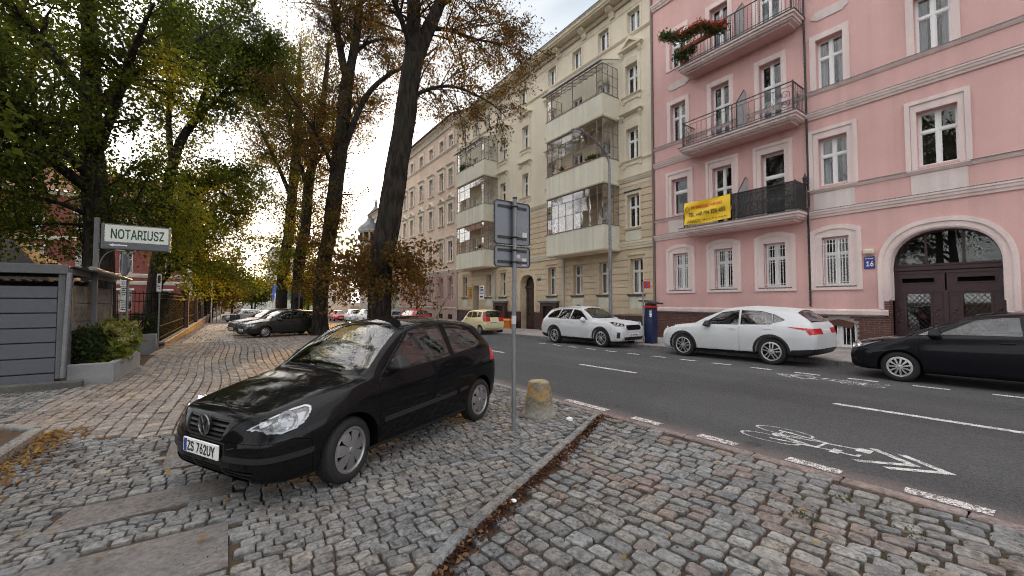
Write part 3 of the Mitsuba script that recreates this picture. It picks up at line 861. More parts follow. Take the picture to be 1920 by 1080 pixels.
for a, b in ((1.34, 2.47), (2.57, 3.70)):
    g0, g1 = a + (b - a) * .5 - .27, a + (b - a) * .5 + .27
    obj('leaf', join([poly_on(sbox(a, -.35, b, 1.98).difference(sbox(g0, .75, g1, 1.92)), dw - .05, dw), frame_ring(g0 - .05, g1 + .05, .70, 1.97, .05, dw - .01, dw + .03)]), 'burgundy', G)
    obj('pane', FB(g0, g1, .75, 1.92, dw - .05, dw - .045), 'pane', G)
    orn, lat = [], []
    for yc in ((a + g0) / 2 - .01, (g1 + b) / 2 + .01):
        for q, (dy, dz, r, t, fl, up) in enumerate([(0, 1.30, .075, 1.3, 1, 1), (.01, 1.15, .07, 1.2, -1, -1), (0, 1.0, .06, 1.1, 1, -1), (0, 1.44, .05, 1.1, -1, 1)]):
            orn.append(wire(scroll(yc + dy, dz, r, t, fl, up), XF - dw - .004, .014))
        orn.append(frame_ring(yc - .12, yc + .12, .75, 1.9, .02, dw - .01, dw + .012))
    obj('carved_panel', join(orn), 'burgundy', G)
    for k in range(-4, 10):
        for s_ in (1, -1):
            L_ = LineString([(g0, .75 + k * .16), (g1, .75 + k * .16 + s_ * .54 * 1.3)]).intersection(sbox(g0, .75, g1, 1.92))
            if L_.length > .05 and L_.geom_type == 'LineString': lat.append(wire(L_.coords, XF - dw + .02, .006, 4))
    obj('lattice', join(lat), 'iron', G)
for c, w in BW:   # barred basement windows
    k = window(H, c, w, .1, .92, 'pair', .12, curtain='none', name='basement_window', sill=False)
    for q in range(8):
        y = c - w / 2 + .06 + q * (w - .12) / 7
        obj('bar', FB(y - .009, y + .009, .02, .90, -.04, -.022), 'white_frame', k)
obj('downpipe', join([tube([(XF - .07, 5.86, 20), (XF - .07, 5.86, 12.5), (XF - .07, 5.84, 5.2), (XF - .2, 5.84, 5.0), (XF - .2, 5.84, 4.6), (XF - .07, 5.87, 4.35), (XF - .07, 5.87, 1.5)], .035, 8)]), 'iron', H, smooth=40)
obj('downpipe', tube([(XF - .06, 12.50, 20), (XF - .06, 12.50, -.1)], .05, 10), 'steel_brown', H, smooth=40)


def rail(parent, X0, ya, yb, zb, zt, kind):
    """balcony railing on three sides; bars are pieces of it"""
    R = numbered(parent + '__railing')
    Xf = X0
    ms = [box(Xf - .02, Xf + .02, ya, yb, zt - .03, zt), box(Xf - .012, Xf + .012, ya, yb, zb + .08, zb + .1)]
    for y in (ya, yb):
        ms += [box(Xf + .02, XF + .02, y - .018, y + .018, zt - .03, zt - .002), box(Xf + .02, XF + .02, y - .01, y + .01, zb + .08, zb + .1)]
        ms.append(box(Xf - .022, Xf + .022, y - .022, y + .022, zb - .02, zt + .03))
    ms.append(box(Xf - .018, Xf + .018, (ya + yb) / 2 - .018, (ya + yb) / 2 + .018, zb - .02, zt))
    if kind != 'plain': ms.append(box(Xf - .01, Xf + .01, ya, yb, zt - .17, zt - .155))
    scene[R] = mikit.ply(join(ms), 'mat_iron')
    n = int((yb - ya) / (.145 if kind == 'plain' else .21))
    for i in range(1, n):
        y = ya + (yb - ya) * i / n
        z1 = zt - (.03 if kind == 'plain' else .16)
        if kind != 'plain' and (y - ya < .5 or yb - y < .5): continue
        if kind == 'plain': b = box(Xf - .007, Xf + .007, y - .007, y + .007, zb, z1)
        else:
            t = np.linspace(0, 1, 15)
            amp = .03 if i % 2 else .012
            b = wire(np.column_stack([y + amp * np.sin(t * 3 * 2 * math.pi) * np.sin(t * math.pi), zb + .1 + (z1 - zb - .1) * t]), Xf, .008, 5)
        obj('bar', b, 'iron', R)
    if kind != 'plain':
        for y, s_ in ((ya + .26, 1), (yb - .26, -1)):
            sc = []
            for dz, up in ((.62, 1), (.30, -1)):
                sc += [wire(scroll(y, zb + dz, .17, 1.6, s_, up), Xf, .011), wire(scroll(y + s_ * .14, zb + dz + .03, .09, 1.4, -s_, -up), Xf, .009)]
            for dz, up in ((.62, 1), (.30, -1)):
                q = scroll(XF - Xf - .35, zb + dz, .16, 1.6, 1, up)
                sc.append(tube(np.column_stack([XF - q[:, 0], np.full(len(q), ya if s_ > 0 else yb), q[:, 1]]), .01, 5))
            obj('scrollwork', join(sc), 'iron', R, kind='stuff')
    for x in np.linspace(Xf + .12, XF - .08, 6):
        for y in (ya, yb): obj('side_bar', box(x - .007, x + .007, y - .007, y + .007, zb, zt - .03), 'iron', R)
    return R


for bi, (zb, zt, kind) in enumerate(((4.97, 6.03, 'scroll'), (8.62, 9.68, 'scroll'), (12.33, 13.40, 'plain'))):
    B = numbered(H + '__balcony')
    prof = [(0, zb - .32), (.60, zb - .32), (.70, zb - .27), (.86, zb - .22), (.90, zb - .12), (.98, zb - .09), (.98, zb - .03), (0, zb - .03)]
    lay_ = []
    for (q0, z0_), (q1, z1_) in zip(((.70, zb - .33), (.84, zb - .26), (.90, zb - .21), (.97, zb - .11)), ((0, zb - .26), (0, zb - .21), (0, zb - .11), (0, zb - .03))):
        e = .98 - q0
        lay_.append(box(XF - q0, XF - .001, 5.83 + e, 10.53 - e, z0_, z1_ - .001))
    scene[B] = mikit.ply(join(lay_), 'mat_pink_trim')
    obj('soffit', box(XF - .66, XF - .002, 5.83 + .3, 10.53 - .3, zb - .336, zb - .3301), 'pink', B)
    obj('zinc_edge', box(XF - 1.0, XF - .001, 5.81, 10.55, zb - .03, zb), 'lead', B)
    rail(H, XF - .95, 5.95, 10.27, zb, zt, kind)
    pd = Polygon([(.02, zb + .02), (.02, zb + 1.75), (.18, zb + 1.80), (.80, zb + 1.10), (.80, zb + .02)])
    v, f = ext(pd, .03)
    v = np.column_stack([XF - v[:, 0], 7.98 + v[:, 2], v[:, 1]])
    obj('divider', (v, f), 'grey_paint', B)
    obj('divider_frame', join([tube([(XF - .02, 7.995, zb + 1.78), (XF - .18, 7.995, zb + 1.83), (XF - .82, 7.995, zb + 1.12), (XF - .82, 7.995, zb)], .018, 6)]), 'iron', B)
mc = KEYS.get(H + '__railing', 0)
cloth = [box(XF - .915, XF - .911, 5.94, 8.2, z, z + .0085) for z in np.arange(5.02, 6.0, .014)] + [box(XF - .9135, XF - .9125, y, y + .0085, 5.02, 6.0) for y in np.arange(5.94, 8.2, .014)]
cloth += [box(XF - .93, XF - .03, 5.926, 5.93, z, z + .0085) for z in np.arange(5.02, 6.0, .014)] + [box(x, x + .0085, 5.9275, 5.9285, 5.02, 6.0) for x in np.arange(XF - .93, XF - .03, .014)]
obj('railing_cloth', join(cloth), 'mesh_cloth', H, kind='stuff')
# banner hung on the lowest balcony
yy, zz = np.meshgrid(np.linspace(8.20, 10.22, 40), np.linspace(5.06, 6.04, 24), indexing='ij')
sag = .035 * np.sin((zz - 5.0) * 9 + (yy - 8) * 3.2) * np.clip((yy - 8.2) * 2, 0, 1) + .03 * meshkit.noise(np.stack([yy * 3, zz * 3, yy * 0], -1), 2)
vz = zz - .03 * np.sin((yy - 8.2) / 2.02 * math.pi)
v = np.stack([XF - 1.01 - sag, yy, vz], -1).reshape(-1, 3)
i, j = np.meshgrid(np.arange(39), np.arange(23), indexing='ij')
q = np.stack([i * 24 + j, (i + 1) * 24 + j, (i + 1) * 24 + j + 1, i * 24 + j + 1], -1).reshape(-1, 4)
BN = obj('banner', (v, np.vstack([q[:, [0, 1, 2]], q[:, [0, 2, 3]]])), 'yellow_sheet', smooth=True, label='yellow sale banner hung on the railing of the lowest pink balcony', cat='banner')


def text_on(key, parent, s, h, y, z, m, X=XF, bold=False, wide=1.0, off=.0, warp=False, name='lettering'):
    """lettering on a street-facing plane: reads towards -Y"""
    t = meshkit.text_mesh(s, h, .002, bold)
    tv = np.array(t.vertices)
    v = np.column_stack([np.full(len(tv), X) - tv[:, 2] - off, y - tv[:, 0] * wide, z + tv[:, 1]])
    if warp:
        v[:, 0] -= .035 * np.sin((v[:, 2] - 5.0) * 9 + (v[:, 1] - 8) * 3.2) * np.clip((v[:, 1] - 8.2) * 2, 0, 1) + .03
        v[:, 2] -= .03 * np.sin((v[:, 1] - 8.2) / 2.02 * math.pi)
    return obj(name, (v, np.array(t.faces)), m, parent)


text_on('', BN, 'NA SPRZEDAŻ / FOR SALE', .12, 9.88, 5.73, 'red_print', XF - 1.012, True, .66, .006, True)
text_on('', BN, 'TEL. +48 794 226 455', .155, 10.02, 5.41, 'black_print', XF - 1.012, True, .70, .006, True)
text_on('', BN, 'ANADI', .13, 10.06, 5.12, 'black_print', XF - 1.012, False, 1.0, .006, True)
obj('house_outline', join([wire([(10.15, 5.72), (10.05, 5.85), (9.95, 5.72)], XF - 1.065, .008), wire([(10.12, 5.75), (10.12, 5.62), (9.98, 5.62), (9.98, 5.75)], XF - 1.065, .008)]), 'black_print', BN)
obj('small_print', join([FB(8.35 + k * .13, 8.44 + k * .13, 5.155, 5.185, 1.06, 1.064) for k in range(8)]), 'black_print', BN)
# house number and lamp
SG = obj('house_number', FC(4.05, 4.33, 2.77, 3.18, .02, .035, .004), 'blue_enamel', label='blue enamel house number plate reading 16 beside the burgundy gateway', cat='sign')
text_on('', SG, '16', .15, 4.285, 2.86, 'white_enamel', XF - .036, True, .78)
obj('small_print', join([FB(4.09 + k * .035, 4.115 + k * .035, 3.10, 3.125, .035, .0365) for k in range(6)]), 'white_enamel', SG)
obj('wall_lamp', cbox(XF - .16, XF - .01, 4.05, 4.33, 3.25, 3.43, .04), 'cream_trim', label='small cream wall lamp box above the house number', cat='lamp')
# things on the pink balconies
mat('petal_red', (0.55, 0.02, 0.02), rough=0.6, two=True)
mat('petal_white', (0.7, 0.66, 0.62), rough=0.6, two=True)


def leafy(n, size, centers, spread, seed, squash=1.0):
    r = np.random.default_rng(seed)
    c = np.asarray(centers)[r.integers(0, len(centers), n)] + r.normal(0, 1, (n, 3)) * spread
    a = r.normal(0, 1, (n, 3)); a /= np.linalg.norm(a, axis=1, keepdims=True)
    b = np.cross(a, r.normal(0, 1, (n, 3))); b /= np.linalg.norm(b, axis=1, keepdims=True) + 1e-9
    s = size * r.uniform(.6, 1.3, (n, 1))
    nn = np.cross(a, b) * s * .18
    v = np.stack([c - a * s, c - b * s * .5 * squash + nn, c + a * s, c + b * s * .5 * squash + nn], 1).reshape(-1, 3)
    i = np.arange(n) * 4
    return v, np.vstack([np.stack([i, i + 1, i + 2], 1), np.stack([i, i + 2, i + 3], 1)])

# flowers on the top pink balcony
def leafmat(name, c, c2, t=0.9):
    c, c2 = [float(x) for x in c], [float(x) for x in c2]
    scene['mat_' + name] = {'type': 'principledthin', 'base_color': mikit.proc(lambda p, n, uv: mix(mi.Color3f(*c), mi.Color3f(*c2), noise(p.x * 1.7, p.y * 1.7, p.z * 1.7) * .6 + .4 * noise(p.x * 23, p.y * 23, p.z * 23))),
                            'roughness': 0.5, 'diff_trans': float(t), 'spec_trans': 0.0, 'eta': 1.4}


leafmat('leaf_pot', (0.035, 0.060, 0.020), (0.085, 0.11, 0.035), .6)
cent = [(XF - 1.02 - .05 * k % 3, y, 13.10 + .12 * math.sin(y * 5)) for k, y in enumerate(np.linspace(8.3, 10.35, 26))]
low = [(XF - 1.0, y, z) for y in np.linspace(9.7, 10.5, 6) for z in (12.75, 12.95)]
FLW = thing('flower_box', 'long flower box of red geraniums along the topmost pink balcony railing', 'plant')
obj('box', cbox(XF - 1.14, XF - .99, 8.2, 10.3, 12.88, 13.06, .02), 'terracotta', FLW)
obj('foliage', leafy(3800, .055, cent + low, (.09, .09, .11), 3), 'leaf_pot', FLW)
obj('blossoms', leafy(900, .045, [(a - .03, b, c + .12) for a, b, c in cent if b < 9.8], (.09, .1, .10), 4), 'petal_red', FLW)
obj('white_blossoms', leafy(160, .04, low, (.1, .1, .12), 5), 'petal_white', FLW)
obj('pot', lathe([(.02, 12.36), (.17, 12.36), (.21, 12.68), (.19, 12.70), (.02, 12.66)], 20), 'terracotta', FLW)
kk = FLW + '__pot'
vv = meshkit.WRITTEN[scene[kk]['filename']]
scene[kk] = mikit.ply((np.asarray(vv[0], float) + [XF - .78, 10.25, 0], vv[1]), 'mat_terracotta', smooth=40)
t = np.linspace(0, 1, 9)
dish = lathe([(.0, .0), (.16, .012), (.30, .05), (.38, .09), (.38, .10), (.30, .062), (.16, .024), (0, .012)], 28)
DS = obj('satellite_dish', xf(dish, ry(-1.35) , [XF - .95, 10.18, 13.62]), 'white_frame', smooth=40, label='white satellite dish above the geraniums on the topmost pink balcony', cat='satellite dish')
obj('arm', tube([(XF - .9, 10.18, 13.62), (XF - .85, 10.2, 13.2), (XF - .95, 10.2, 13.0)], .018, 6), 'iron', DS)
LT = thing('wall_lantern', 'small dark lantern on the wall at the end of the lowest balcony', 'lamp')
obj('housing', join([lathe([(.001, 6.02), (.05, 6.03), (.075, 6.2), (.09, 6.22), (.03, 6.32), (.008, 6.42), (.001, 6.43)], 10)]), 'iron', LT)
vv = meshkit.WRITTEN[scene[LT + '__housing']['filename']]
scene[LT + '__housing'] = mikit.ply((np.asarray(vv[0], float) + [XF - .2, 5.9, 0], vv[1]), 'mat_iron')
obj('bracket', tube([(XF, 5.9, 6.0), (XF - .12, 5.9, 6.05), (XF - .2, 5.9, 6.03)], .015, 5), 'iron', LT)

# ---------------------------------------------------------------- cream house
C = thing('cream_house', 'cream plastered house with two stacks of glazed loggias and a round arched door', 'house')
Y0, Y1 = 12.56, 34.0
ATT = [13.63, 15.75, 17.95, 20.3, 23.6, 26.7, 28.5, 30.6, 32.7]
MAIN = [13.80, 23.3, 26.25, 32.75]
LOG = [15.75, 17.95, 28.4, 30.6]
GND = [13.62, 15.85, 18.0, 20.4, 26.25, 28.4, 32.45]
ops = [(c, .80, 16.22, 17.42, 'att') for c in ATT]
for c in MAIN: ops += [(c, .80, 12.85, 14.5, 3), (c, .80, 9.32, 11.0, 2), (c, .80, 5.66, 7.42, 1)]
for c in LOG: ops += [(c, .85, 11.95, 14.3, 'in'), (c, .85, 8.4, 10.8, 'in'), (c, .85, 4.75, 7.2, 'in')]
ops += [(20.3, .80, 12.85, 14.5, 3), (20.3, .80, 9.32, 11.0, 2), (20.3, .80, 5.66, 7.42, 1)]
ops += [(c, .82, 2.12, 3.97, 'g') for c in GND]
GA = ellipse_arch(23.1, .82, -.8, 2.85, 3.62)
D2 = sbox(29.95, -.8, 31.0, 3.1)
hol = shapely.union_all([sbox(c - w / 2, a, c + w / 2, b) for c, w, a, b, f in ops] + [GA, D2])
wall('wall', sbox(Y0, 7.9, Y1, 18.3).difference(hol), 'cream', C)
wall('lower_wall', sbox(Y0, .95, Y1, 7.9).difference(hol), 'ochre', C, d=-.03)
wall('plinth', sbox(Y0, -1.2, Y1, .95).difference(hol), 'dark_wood', C, d=.02)
for z0 in np.arange(1.02, 7.8, .365):   # rusticated courses with open grooves
    z1 = min(z0 + .322, 7.86)
    if z0 < 5.0 and z1 > 4.46: continue
    s_ = sbox(Y0 + .01, z0, Y1 - .01, z1).difference(hol.buffer(.0))
    cut = shapely.union_all([sbox(c - .5, a - .75, c + .5, b + .18) for c, w, a, b, f in ops if f in (1, 'g')] + [GA.buffer(.18)])
    for g in getattr(s_.difference(cut), 'geoms', [s_.difference(cut)]):
        if g.area > .01: obj('course', poly_on(g, -.031, .022), 'ochre', C)
for c, w, a, b, f in ops:
    if f in (1, 'g'): obj('window_band', poly_on(sbox(c - .5, a - .05, c + .5, b + .15).difference(sbox(c - w / 2, a, c + w / 2, b)), -.031, .012), 'cream_trim' if f == 1 else 'ochre', C)
obj('string_course', along_y([(x, z + 4.50) for x, z in band(.40, .12)], Y0, Y1, XF), 'cream_trim', C)
obj('string_course', along_y([(x, z + 8.12) for x, z in band(.28, .14)], Y0, Y1, XF), 'cream_trim', C)
obj('sill_course', along_y([(x, z + 9.12) for x, z in band(.10, .08)], Y0, 14.69, XF), 'cream_trim', C)
obj('string_course', along_y([(x, z + 16.0) for x, z in band(.12, .10)], Y0, Y1, XF), 'cream_trim', C)
obj('string_course', along_y([(x, z + 17.55) for x, z in band(.10, .05)], Y0, Y1, XF), 'cream_trim', C)
obj('cornice', along_y([(-.02, 18.28), (.08, 18.0), (.11, 18.0), (.11, 18.28), (.62, 18.30), (.62, 18.36), (.70, 18.40), (.72, 18.52), (.78, 18.56), (.78, 18.60), (-.02, 18.62)], Y0, Y1, XF), 'cream_trim', C)
obj('gutter', along_y([(.0, 18.61), (.80, 18.585), (.80, 18.66), (.0, 18.72)], Y0, Y1, XF), 'lead', C)
obj('roof', along_y([(.70, 18.66), (-5.5, 22.0), (-11, 18.66)], Y0, Y1, XF), 'dark_roof', C)
dn = []
for k in range(int((Y1 - Y0) / .16)):
    y = Y0 + .05 + k * .16
    dn.append(FB(y, y + .09, 18.04, 18.14, .10, .17))
obj('dentils', join(dn), 'cream_trim', C, kind='stuff')
for y in [12.85, 15.05, 17.26, 19.57, 22.25, 24.95, 27.6, 29.5, 31.6, 33.7]:
    t = np.linspace(0, 1, 14)
    pr = [(0, 17.72), (.10, 17.70)] + [(.10 + .38 * s ** 1.5 + .03 * math.sin(s * 9), 17.74 + .52 * s) for s in t] + [(0, 18.27)]
    obj('bracket', along_y(pr, y - .17, y + .17, XF), 'cream_trim', C)
    for s in (-1, 1): obj('volute', xf(lathe([(.0, -.02), (.10, -.02), (.11, 0), (.10, .02), (0, .02)], 14, 'y'), None, [XF - .36, y + s * .17, 18.13]), 'cream_trim', C)
for c, w, a, b, f in ops:
    if f == 'att':
        obj('window_band', poly_on(sbox(c - .52, 16.11, c + .52, b + .08).difference(sbox(c - w / 2, a, c + w / 2, b)), -.01, .03), 'cream_trim', C)
        window(C, c, w, a, b, 'pair', .2)
    elif f in (1, 2, 3):
        if f != 1:
            obj('window_band', poly_on(sbox(c - .57, a - .05, c + .57, b + .40).difference(sbox(c - w / 2, a, c + w / 2, b)), -.01, .045), 'cream_trim', C)
            obj('window_panel', frame_ring(c - .36, c + .36, b + .10, b + .30, .03, .04, .06), 'cream_trim', C)
            for s in (-1, 1): obj('console', along_y([(0, b + .42), (.16, b + .72), (.16, b + .76), (0, b + .76)], c + s * .58 - .08, c + s * .58 + .08, XF), 'cream_trim', C)
            zz_ = b + .76
            obj('hood', along_y([(x, z + zz_) for x, z in band(.12, .22)], c - .74, c + .74, XF), 'cream_trim', C)
            if f == 3:
                tri = Polygon([(c - .80, zz_ + .12), (c, zz_ + .72), (c + .80, zz_ + .12)])
                obj('pediment', join([poly_on(tri.difference(Polygon([(c - .52, zz_ + .17), (c, zz_ + .54), (c + .52, zz_ + .17)])), -.01, .22), poly_on(tri.buffer(-.05), -.01, .06)]), 'cream_trim', C)
            obj('sill', along_y([(x, z + a - .16) for x, z in band(.12, .14)], c - .66, c + .66, XF), 'cream_trim', C)
            obj('apron', poly_on(Polygon([(c - .6, a - .16), (c + .6, a - .16), (c + .6, a - .42), (c + .46, a - .42), (c + .44, a - .32), (c - .44, a - .32), (c - .46, a - .42), (c - .6, a - .42)]), -.01, .05), 'cream_trim', C)
        else:
            obj('sill', along_y([(x, z + a - .14) for x, z in band(.12, .12)], c - .56, c + .56, XF), 'cream_trim', C)
            obj('apron_panel', FB(c - .5, c + .5, a - .72, a - .2, -.04, .0), 'loggia', C)
            obj('hood', along_y([(x, z + b + .14) for x, z in band(.07, .09)], c - .55, c + .55, XF), 'lead', C)
        window(C, c, w, a, b, 'cross' if f != 2 or rw.random() < .6 else 'tee', .24, top=.38)
    elif f == 'in': window(C, c, w, a, b, 'cross', .1, top=.3, curtain='none')
    else:
        window(C, c, w, a, b, 'cross', .26, top=.36, fr='wood_frame', curtain='sides')
        obj('sill', along_y([(x, z + a - .14) for x, z in band(.12, .12)], c - .56, c + .56, XF), 'lead', C)
        obj('apron_panel', FB(c - .48, c + .48, a - .80, a - .20, -.04, .002), 'loggia', C)
        obj('hood', along_y([(x, z + b + .14) for x, z in band(.07, .09)], c - .55, c + .55, XF), 'ochre', C)
obj('interior', join([box(XF + .95, XF + 1, Y0, Y1, -1, 18.3)] + [box(XF + .32, XF + .97, Y0, Y1, z, z + .3) for z in (4.1, 7.75, 11.3, 15.2, 18.0)] + [box(XF + .32, XF + .97, y, y + .2, -1, 18.3) for y in (Y0, 14.8, 22.0, 24.4, 27.4, 31.6, 33.78)]), 'room', C)
for a_ in (Y1 - .05, Y0): obj('side_wall', box(XF, XF + 11, a_, a_ + .05, -1.2, 18.3), 'cream', C)
# arched door
obj('arch_band', join([poly_on(ellipse_arch(23.1, 1.10, 1.0, 2.85, 3.95).difference(ellipse_arch(23.1, .82, .9, 2.85, 3.62)), -.03, .05)]), 'ochre', C)
obj('arch_reveal', poly_on(ellipse_arch(23.1, .83, -.7, 2.85, 3.63).difference(ellipse_arch(23.1, .80, -.8, 2.85, 3.60)), -.5, -.031), 'ochre', C)
DR = numbered(C + '__door')
scene[DR] = mikit.ply(join([poly_on(ellipse_arch(23.1, .82, 2.55, 2.75, 3.62).difference(ellipse_arch(23.1, .74, 2.8, 2.85, 3.52)), -.56, -.50), FC(22.28, 23.92, 2.66, 2.84, -.56, -.40, .02)]), 'mat_dark_wood')
obj('fanlight', poly_on(ellipse_arch(23.1, .75, 2.8, 2.85, 3.53), -.55, -.545), 'pane', DR)
for a, b in ((22.28, 23.085), (23.115, 23.92)): obj('leaf', join([poly_on(sbox(a, -.55, b, 2.66).difference(shapely.union_all([sbox(a + .2, .7, b - .2, 2.05), sbox(a + .2, 2.2, b - .2, 2.42)])), -.56, -.5), FB(a + .14, b - .14, -.2, .5, -.5, -.48)]), 'dark_wood', DR)
obj('pane', FB(22.3, 23.9, .7, 2.42, -.545, -.54), 'pane', DR)
obj('mullion', FB(23.07, 23.13, 2.84, 3.55, -.54, -.49), 'dark_wood', DR)
obj('side_door', join([FB(29.95, 31.0, -.7, 3.1, -.6, -.55)]), 'grey_paint', C)
obj('reveal', join([FB(29.9, 29.95, -.7, 3.12, -.6, -.031), FB(31.0, 31.05, -.7, 3.12, -.6, -.031)]), 'ochre', C)
for c in (26.4, 20.5):   # covered cellar stairs beside the door
    k = numbered(C + '__cellar_entrance')
    scene[k] = mikit.ply(join([FB(c - .80, c - .52, -.6, 1.62, 0, .30), FB(c + .52, c + .80, -.6, 1.62, 0, .30), FB(c - .52, c + .52, 1.40, 1.62, 0, .30), FB(c - .52, c + .52, -.6, 1.4, 0, .1)]), 'mat_dark_wood')
    obj('roof', FC(c - .88, c + .88, 1.62, 1.76, 0, .38, .02), 'lead', k)
    obj('bars', join([FB(c - .45 + q * .15, c - .43 + q * .15, -.3, 1.38, .2, .22) for q in range(7)]), 'iron', k)
for y, z0, z1 in ((19.2, -.3, 4.4), (27.3, -.5, 4.3), (Y1 - .06, -.6, 18.2)):
    obj('downpipe', tube([(XF - .07, y, z1), (XF - .07, y, z0)], .045, 8), 'grey_paint', C, smooth=40)
obj('notice_board', FC(31.1, 31.8, 1.9, 3.02, .01, .04, .004), 'yellow_board' if 0 else 'wood_frame', label='ochre notice board on the cream wall left of the recessed side door', cat='sign')
k = [k for k in scene if k.startswith('notice_board')][0]
mat('ochre_board', (0.42, 0.20, 0.03), rough=0.5)
scene[k]['bsdf']['id'] = 'mat_ochre_board'
obj('print', join([FB(31.2, 31.7 - .1 * (q % 3), 2.75 - q * .13, 2.80 - q * .13, .04, .0415) for q in range(6)]), 'dark_wood', k)
k = obj('notice_board', FC(29.1, 29.85, 1.9, 3.08, .01, .04, .004), 'white_enamel', label='white notice board on the cream wall right of the recessed side door', cat='sign')
obj('print', join([FB(29.2, 29.75 - .1 * (q % 2), 2.86 - q * .15, 2.94 - q * .15, .04, .0415) for q in range(2)] + [FB(29.25, 29.7, 2.05, 2.2, .04, .0415)]), 'black_print', k)
obj('print', join([FB(29.18, 29.77 - .07 * (q % 2), 2.62 - q * .12, 2.68 - q * .12, .04, .0415) for q in range(3)]), 'blue_print', k)
k = obj('house_number', FC(21.5, 21.95, 3.12, 3.48, .01, .035, .004), 'grey_paint', label='small grey number plate beside the arched door of the cream house', cat='sign')
obj('lower_strip', FB(21.52, 21.93, 3.14, 3.30, .035, .0365), 'black_print', k)
for c, m_ in ((18.0, 'g'),):   # scribble on the apron panel
    gf = [wire([(17.75 + .07 * q + .03 * math.sin(q * 2.1), 1.47 + .06 * math.cos(q * 1.7)) for q in range(6)], XF - .006, .012, 4), wire([(17.8, 1.40), (17.95, 1.54), (18.05, 1.42), (18.12, 1.52)], XF - .006, .012, 4)]
    obj('graffiti', join(gf), 'black_print', C, label='black scribble on the white panel under a ground floor window')


# glazed loggias
def loggia(ya, yb, seed):
    r = random.Random(seed)
    X1 = XF - 1.30
    for fi, (zb, zp, zt) in enumerate(((4.56, 5.83, 8.02), (8.14, 9.45, 11.60), (11.76, 12.95, 14.62))):
        L = numbered(C + '__loggia')
        ms = [cbox(X1, X1 + .14, ya, yb, zb, zp, .01), box(X1 + .14, XF, ya + .001, ya + .14, zb + .001, zp - .001), box(X1 + .14, XF, yb - .14, yb - .001, zb + .001, zp - .001), box(X1 + .14, XF - .001, ya + .14, yb - .14, zb + .001, zb + .14)]
        scene[L] = mikit.ply(join(ms), 'mat_loggia')
        obj('edge_moulding', join([box(X1 - .05, XF - .001, ya - .05, yb + .05, zb - .05, zb - .001), box(X1 - .03, XF - .001, ya - .03, yb + .03, zb - .10, zb - .0501)]), 'cream_trim', L)
        obj('coping', join([box(X1 - .03, X1 + .17, ya - .03, yb + .03, zp, zp + .03), box(X1 + .17, XF, ya - .03, ya + .17, zp, zp + .03), box(X1 + .17, XF, yb - .17, yb + .03, zp, zp + .03)]), 'steel_brown', L)
        z0, z1 = zp + .03, zt
        y0, y1 = ya + .05, yb - .05
        fr = []
        T_ = .022

        def bar(a, b, c, d): fr.append(box(X1 + .04, X1 + .08, a, b, c, d))

        ym = (y0 + y1) / 2
        big = [y0, y0 + .42, ym, y1 - .62 + .2, y1]
        for y in big: bar(y - T_, y + T_, z0, z1)
        bar(y0, y1, z1 - .04, z1)
        panes = []
        full = fi == 0 and seed == 1
        hs = [z0, z0 + (z1 - z0) * .42, z0 + (z1 - z0) * .79, z1]
        for k in range(4):
            a, b = big[k], big[k + 1]
            n = 1 if k in (0, 3) else (3 if seed == 1 else 2)
            for h in range(3):
                top = h == 2
                if fi == 2 and not top and k in (1, 2): continue
                if not full and h == 0 and k in (1, 2): continue
                if seed == 2 and h <= 1 and k == 1: continue
                nn = 2 if top and n == 3 else n
                for q in range(nn):
                    c, d = a + (b - a) * q / nn, a + (b - a) * (q + 1) / nn
                    panes.append((c, d, hs[h], hs[h + 1]))
                    if q: bar(c - .009, c + .009, hs[h], hs[h + 1])
                bar(a, b, hs[h] - .012, hs[h] + .012)
                bar(a, b, hs[h + 1] - .012, hs[h + 1] + .012)
        for s, y in ((0, y0), (1, y1)):
            for x in np.linspace(X1 + .06, XF - .03, 4): fr.append(box(x - .012, x + .012, y - .015, y + .015, z0, z1))
            for h in np.linspace(z0, z1, 4): fr.append(box(X1 + .06, XF - .03, y - .012, y + .012, h - .012, h + .012))
        obj('glazing_frame', join(fr), 'steel_brown', L)
        for a, b, c, d in panes:
            tx, ty = r.uniform(-.006, .006), r.uniform(-.004, .004)
            x = X1 + .06
            v = np.array([[x - tx - ty, a, c], [x + tx - ty, b, c], [x + tx + ty, b, d], [x - tx + ty, a, d]])
            obj('pane', (v, np.array([[0, 2, 1], [0, 3, 2]])), 'loggia_pane', L)
        for y in (y0, y1): obj('side_pane', (np.array([[X1 + .06, y, z0], [XF - .03, y, z0], [XF - .03, y, z1], [X1 + .06, y, z1]]), np.array([[0, 1, 2], [0, 2, 3]])), 'loggia_pane', L)
        if fi == 2:
            rf = []
            for k in range(11):
                y = y0 - .12 + (y1 - y0 + .24) * k / 10
                rf.append(tube([(X1 - .18, y, zt), (XF, y, zt + .52)], .02, 4))
            rf += [box(X1 - .20, X1 - .12, ya - .12, yb + .12, zt - .05, zt + .02)]
            obj('roof_frame', join(rf), 'steel_brown', L)
            obj('roof_glass', (np.array([[X1 - .18, ya - .1, zt + .03], [X1 - .18, yb + .1, zt + .03], [XF, yb + .1, zt + .55], [XF, ya - .1, zt + .55]]), np.array([[0, 1, 2], [0, 2, 3]])), 'pane', L)
            obj('gutter', join([tube([(X1 - .22, ya - .12, zt), (X1 - .22, yb + .12, zt)], .05, 8)]), 'grey_paint', L)
            obj('rail', join([tube([(X1 + .2, ya + .6, z0 + h), (X1 + .2, yb - .5, z0 + h)], .012, 5) for h in (.1, .22)]), 'steel_brown', L)
    return X1


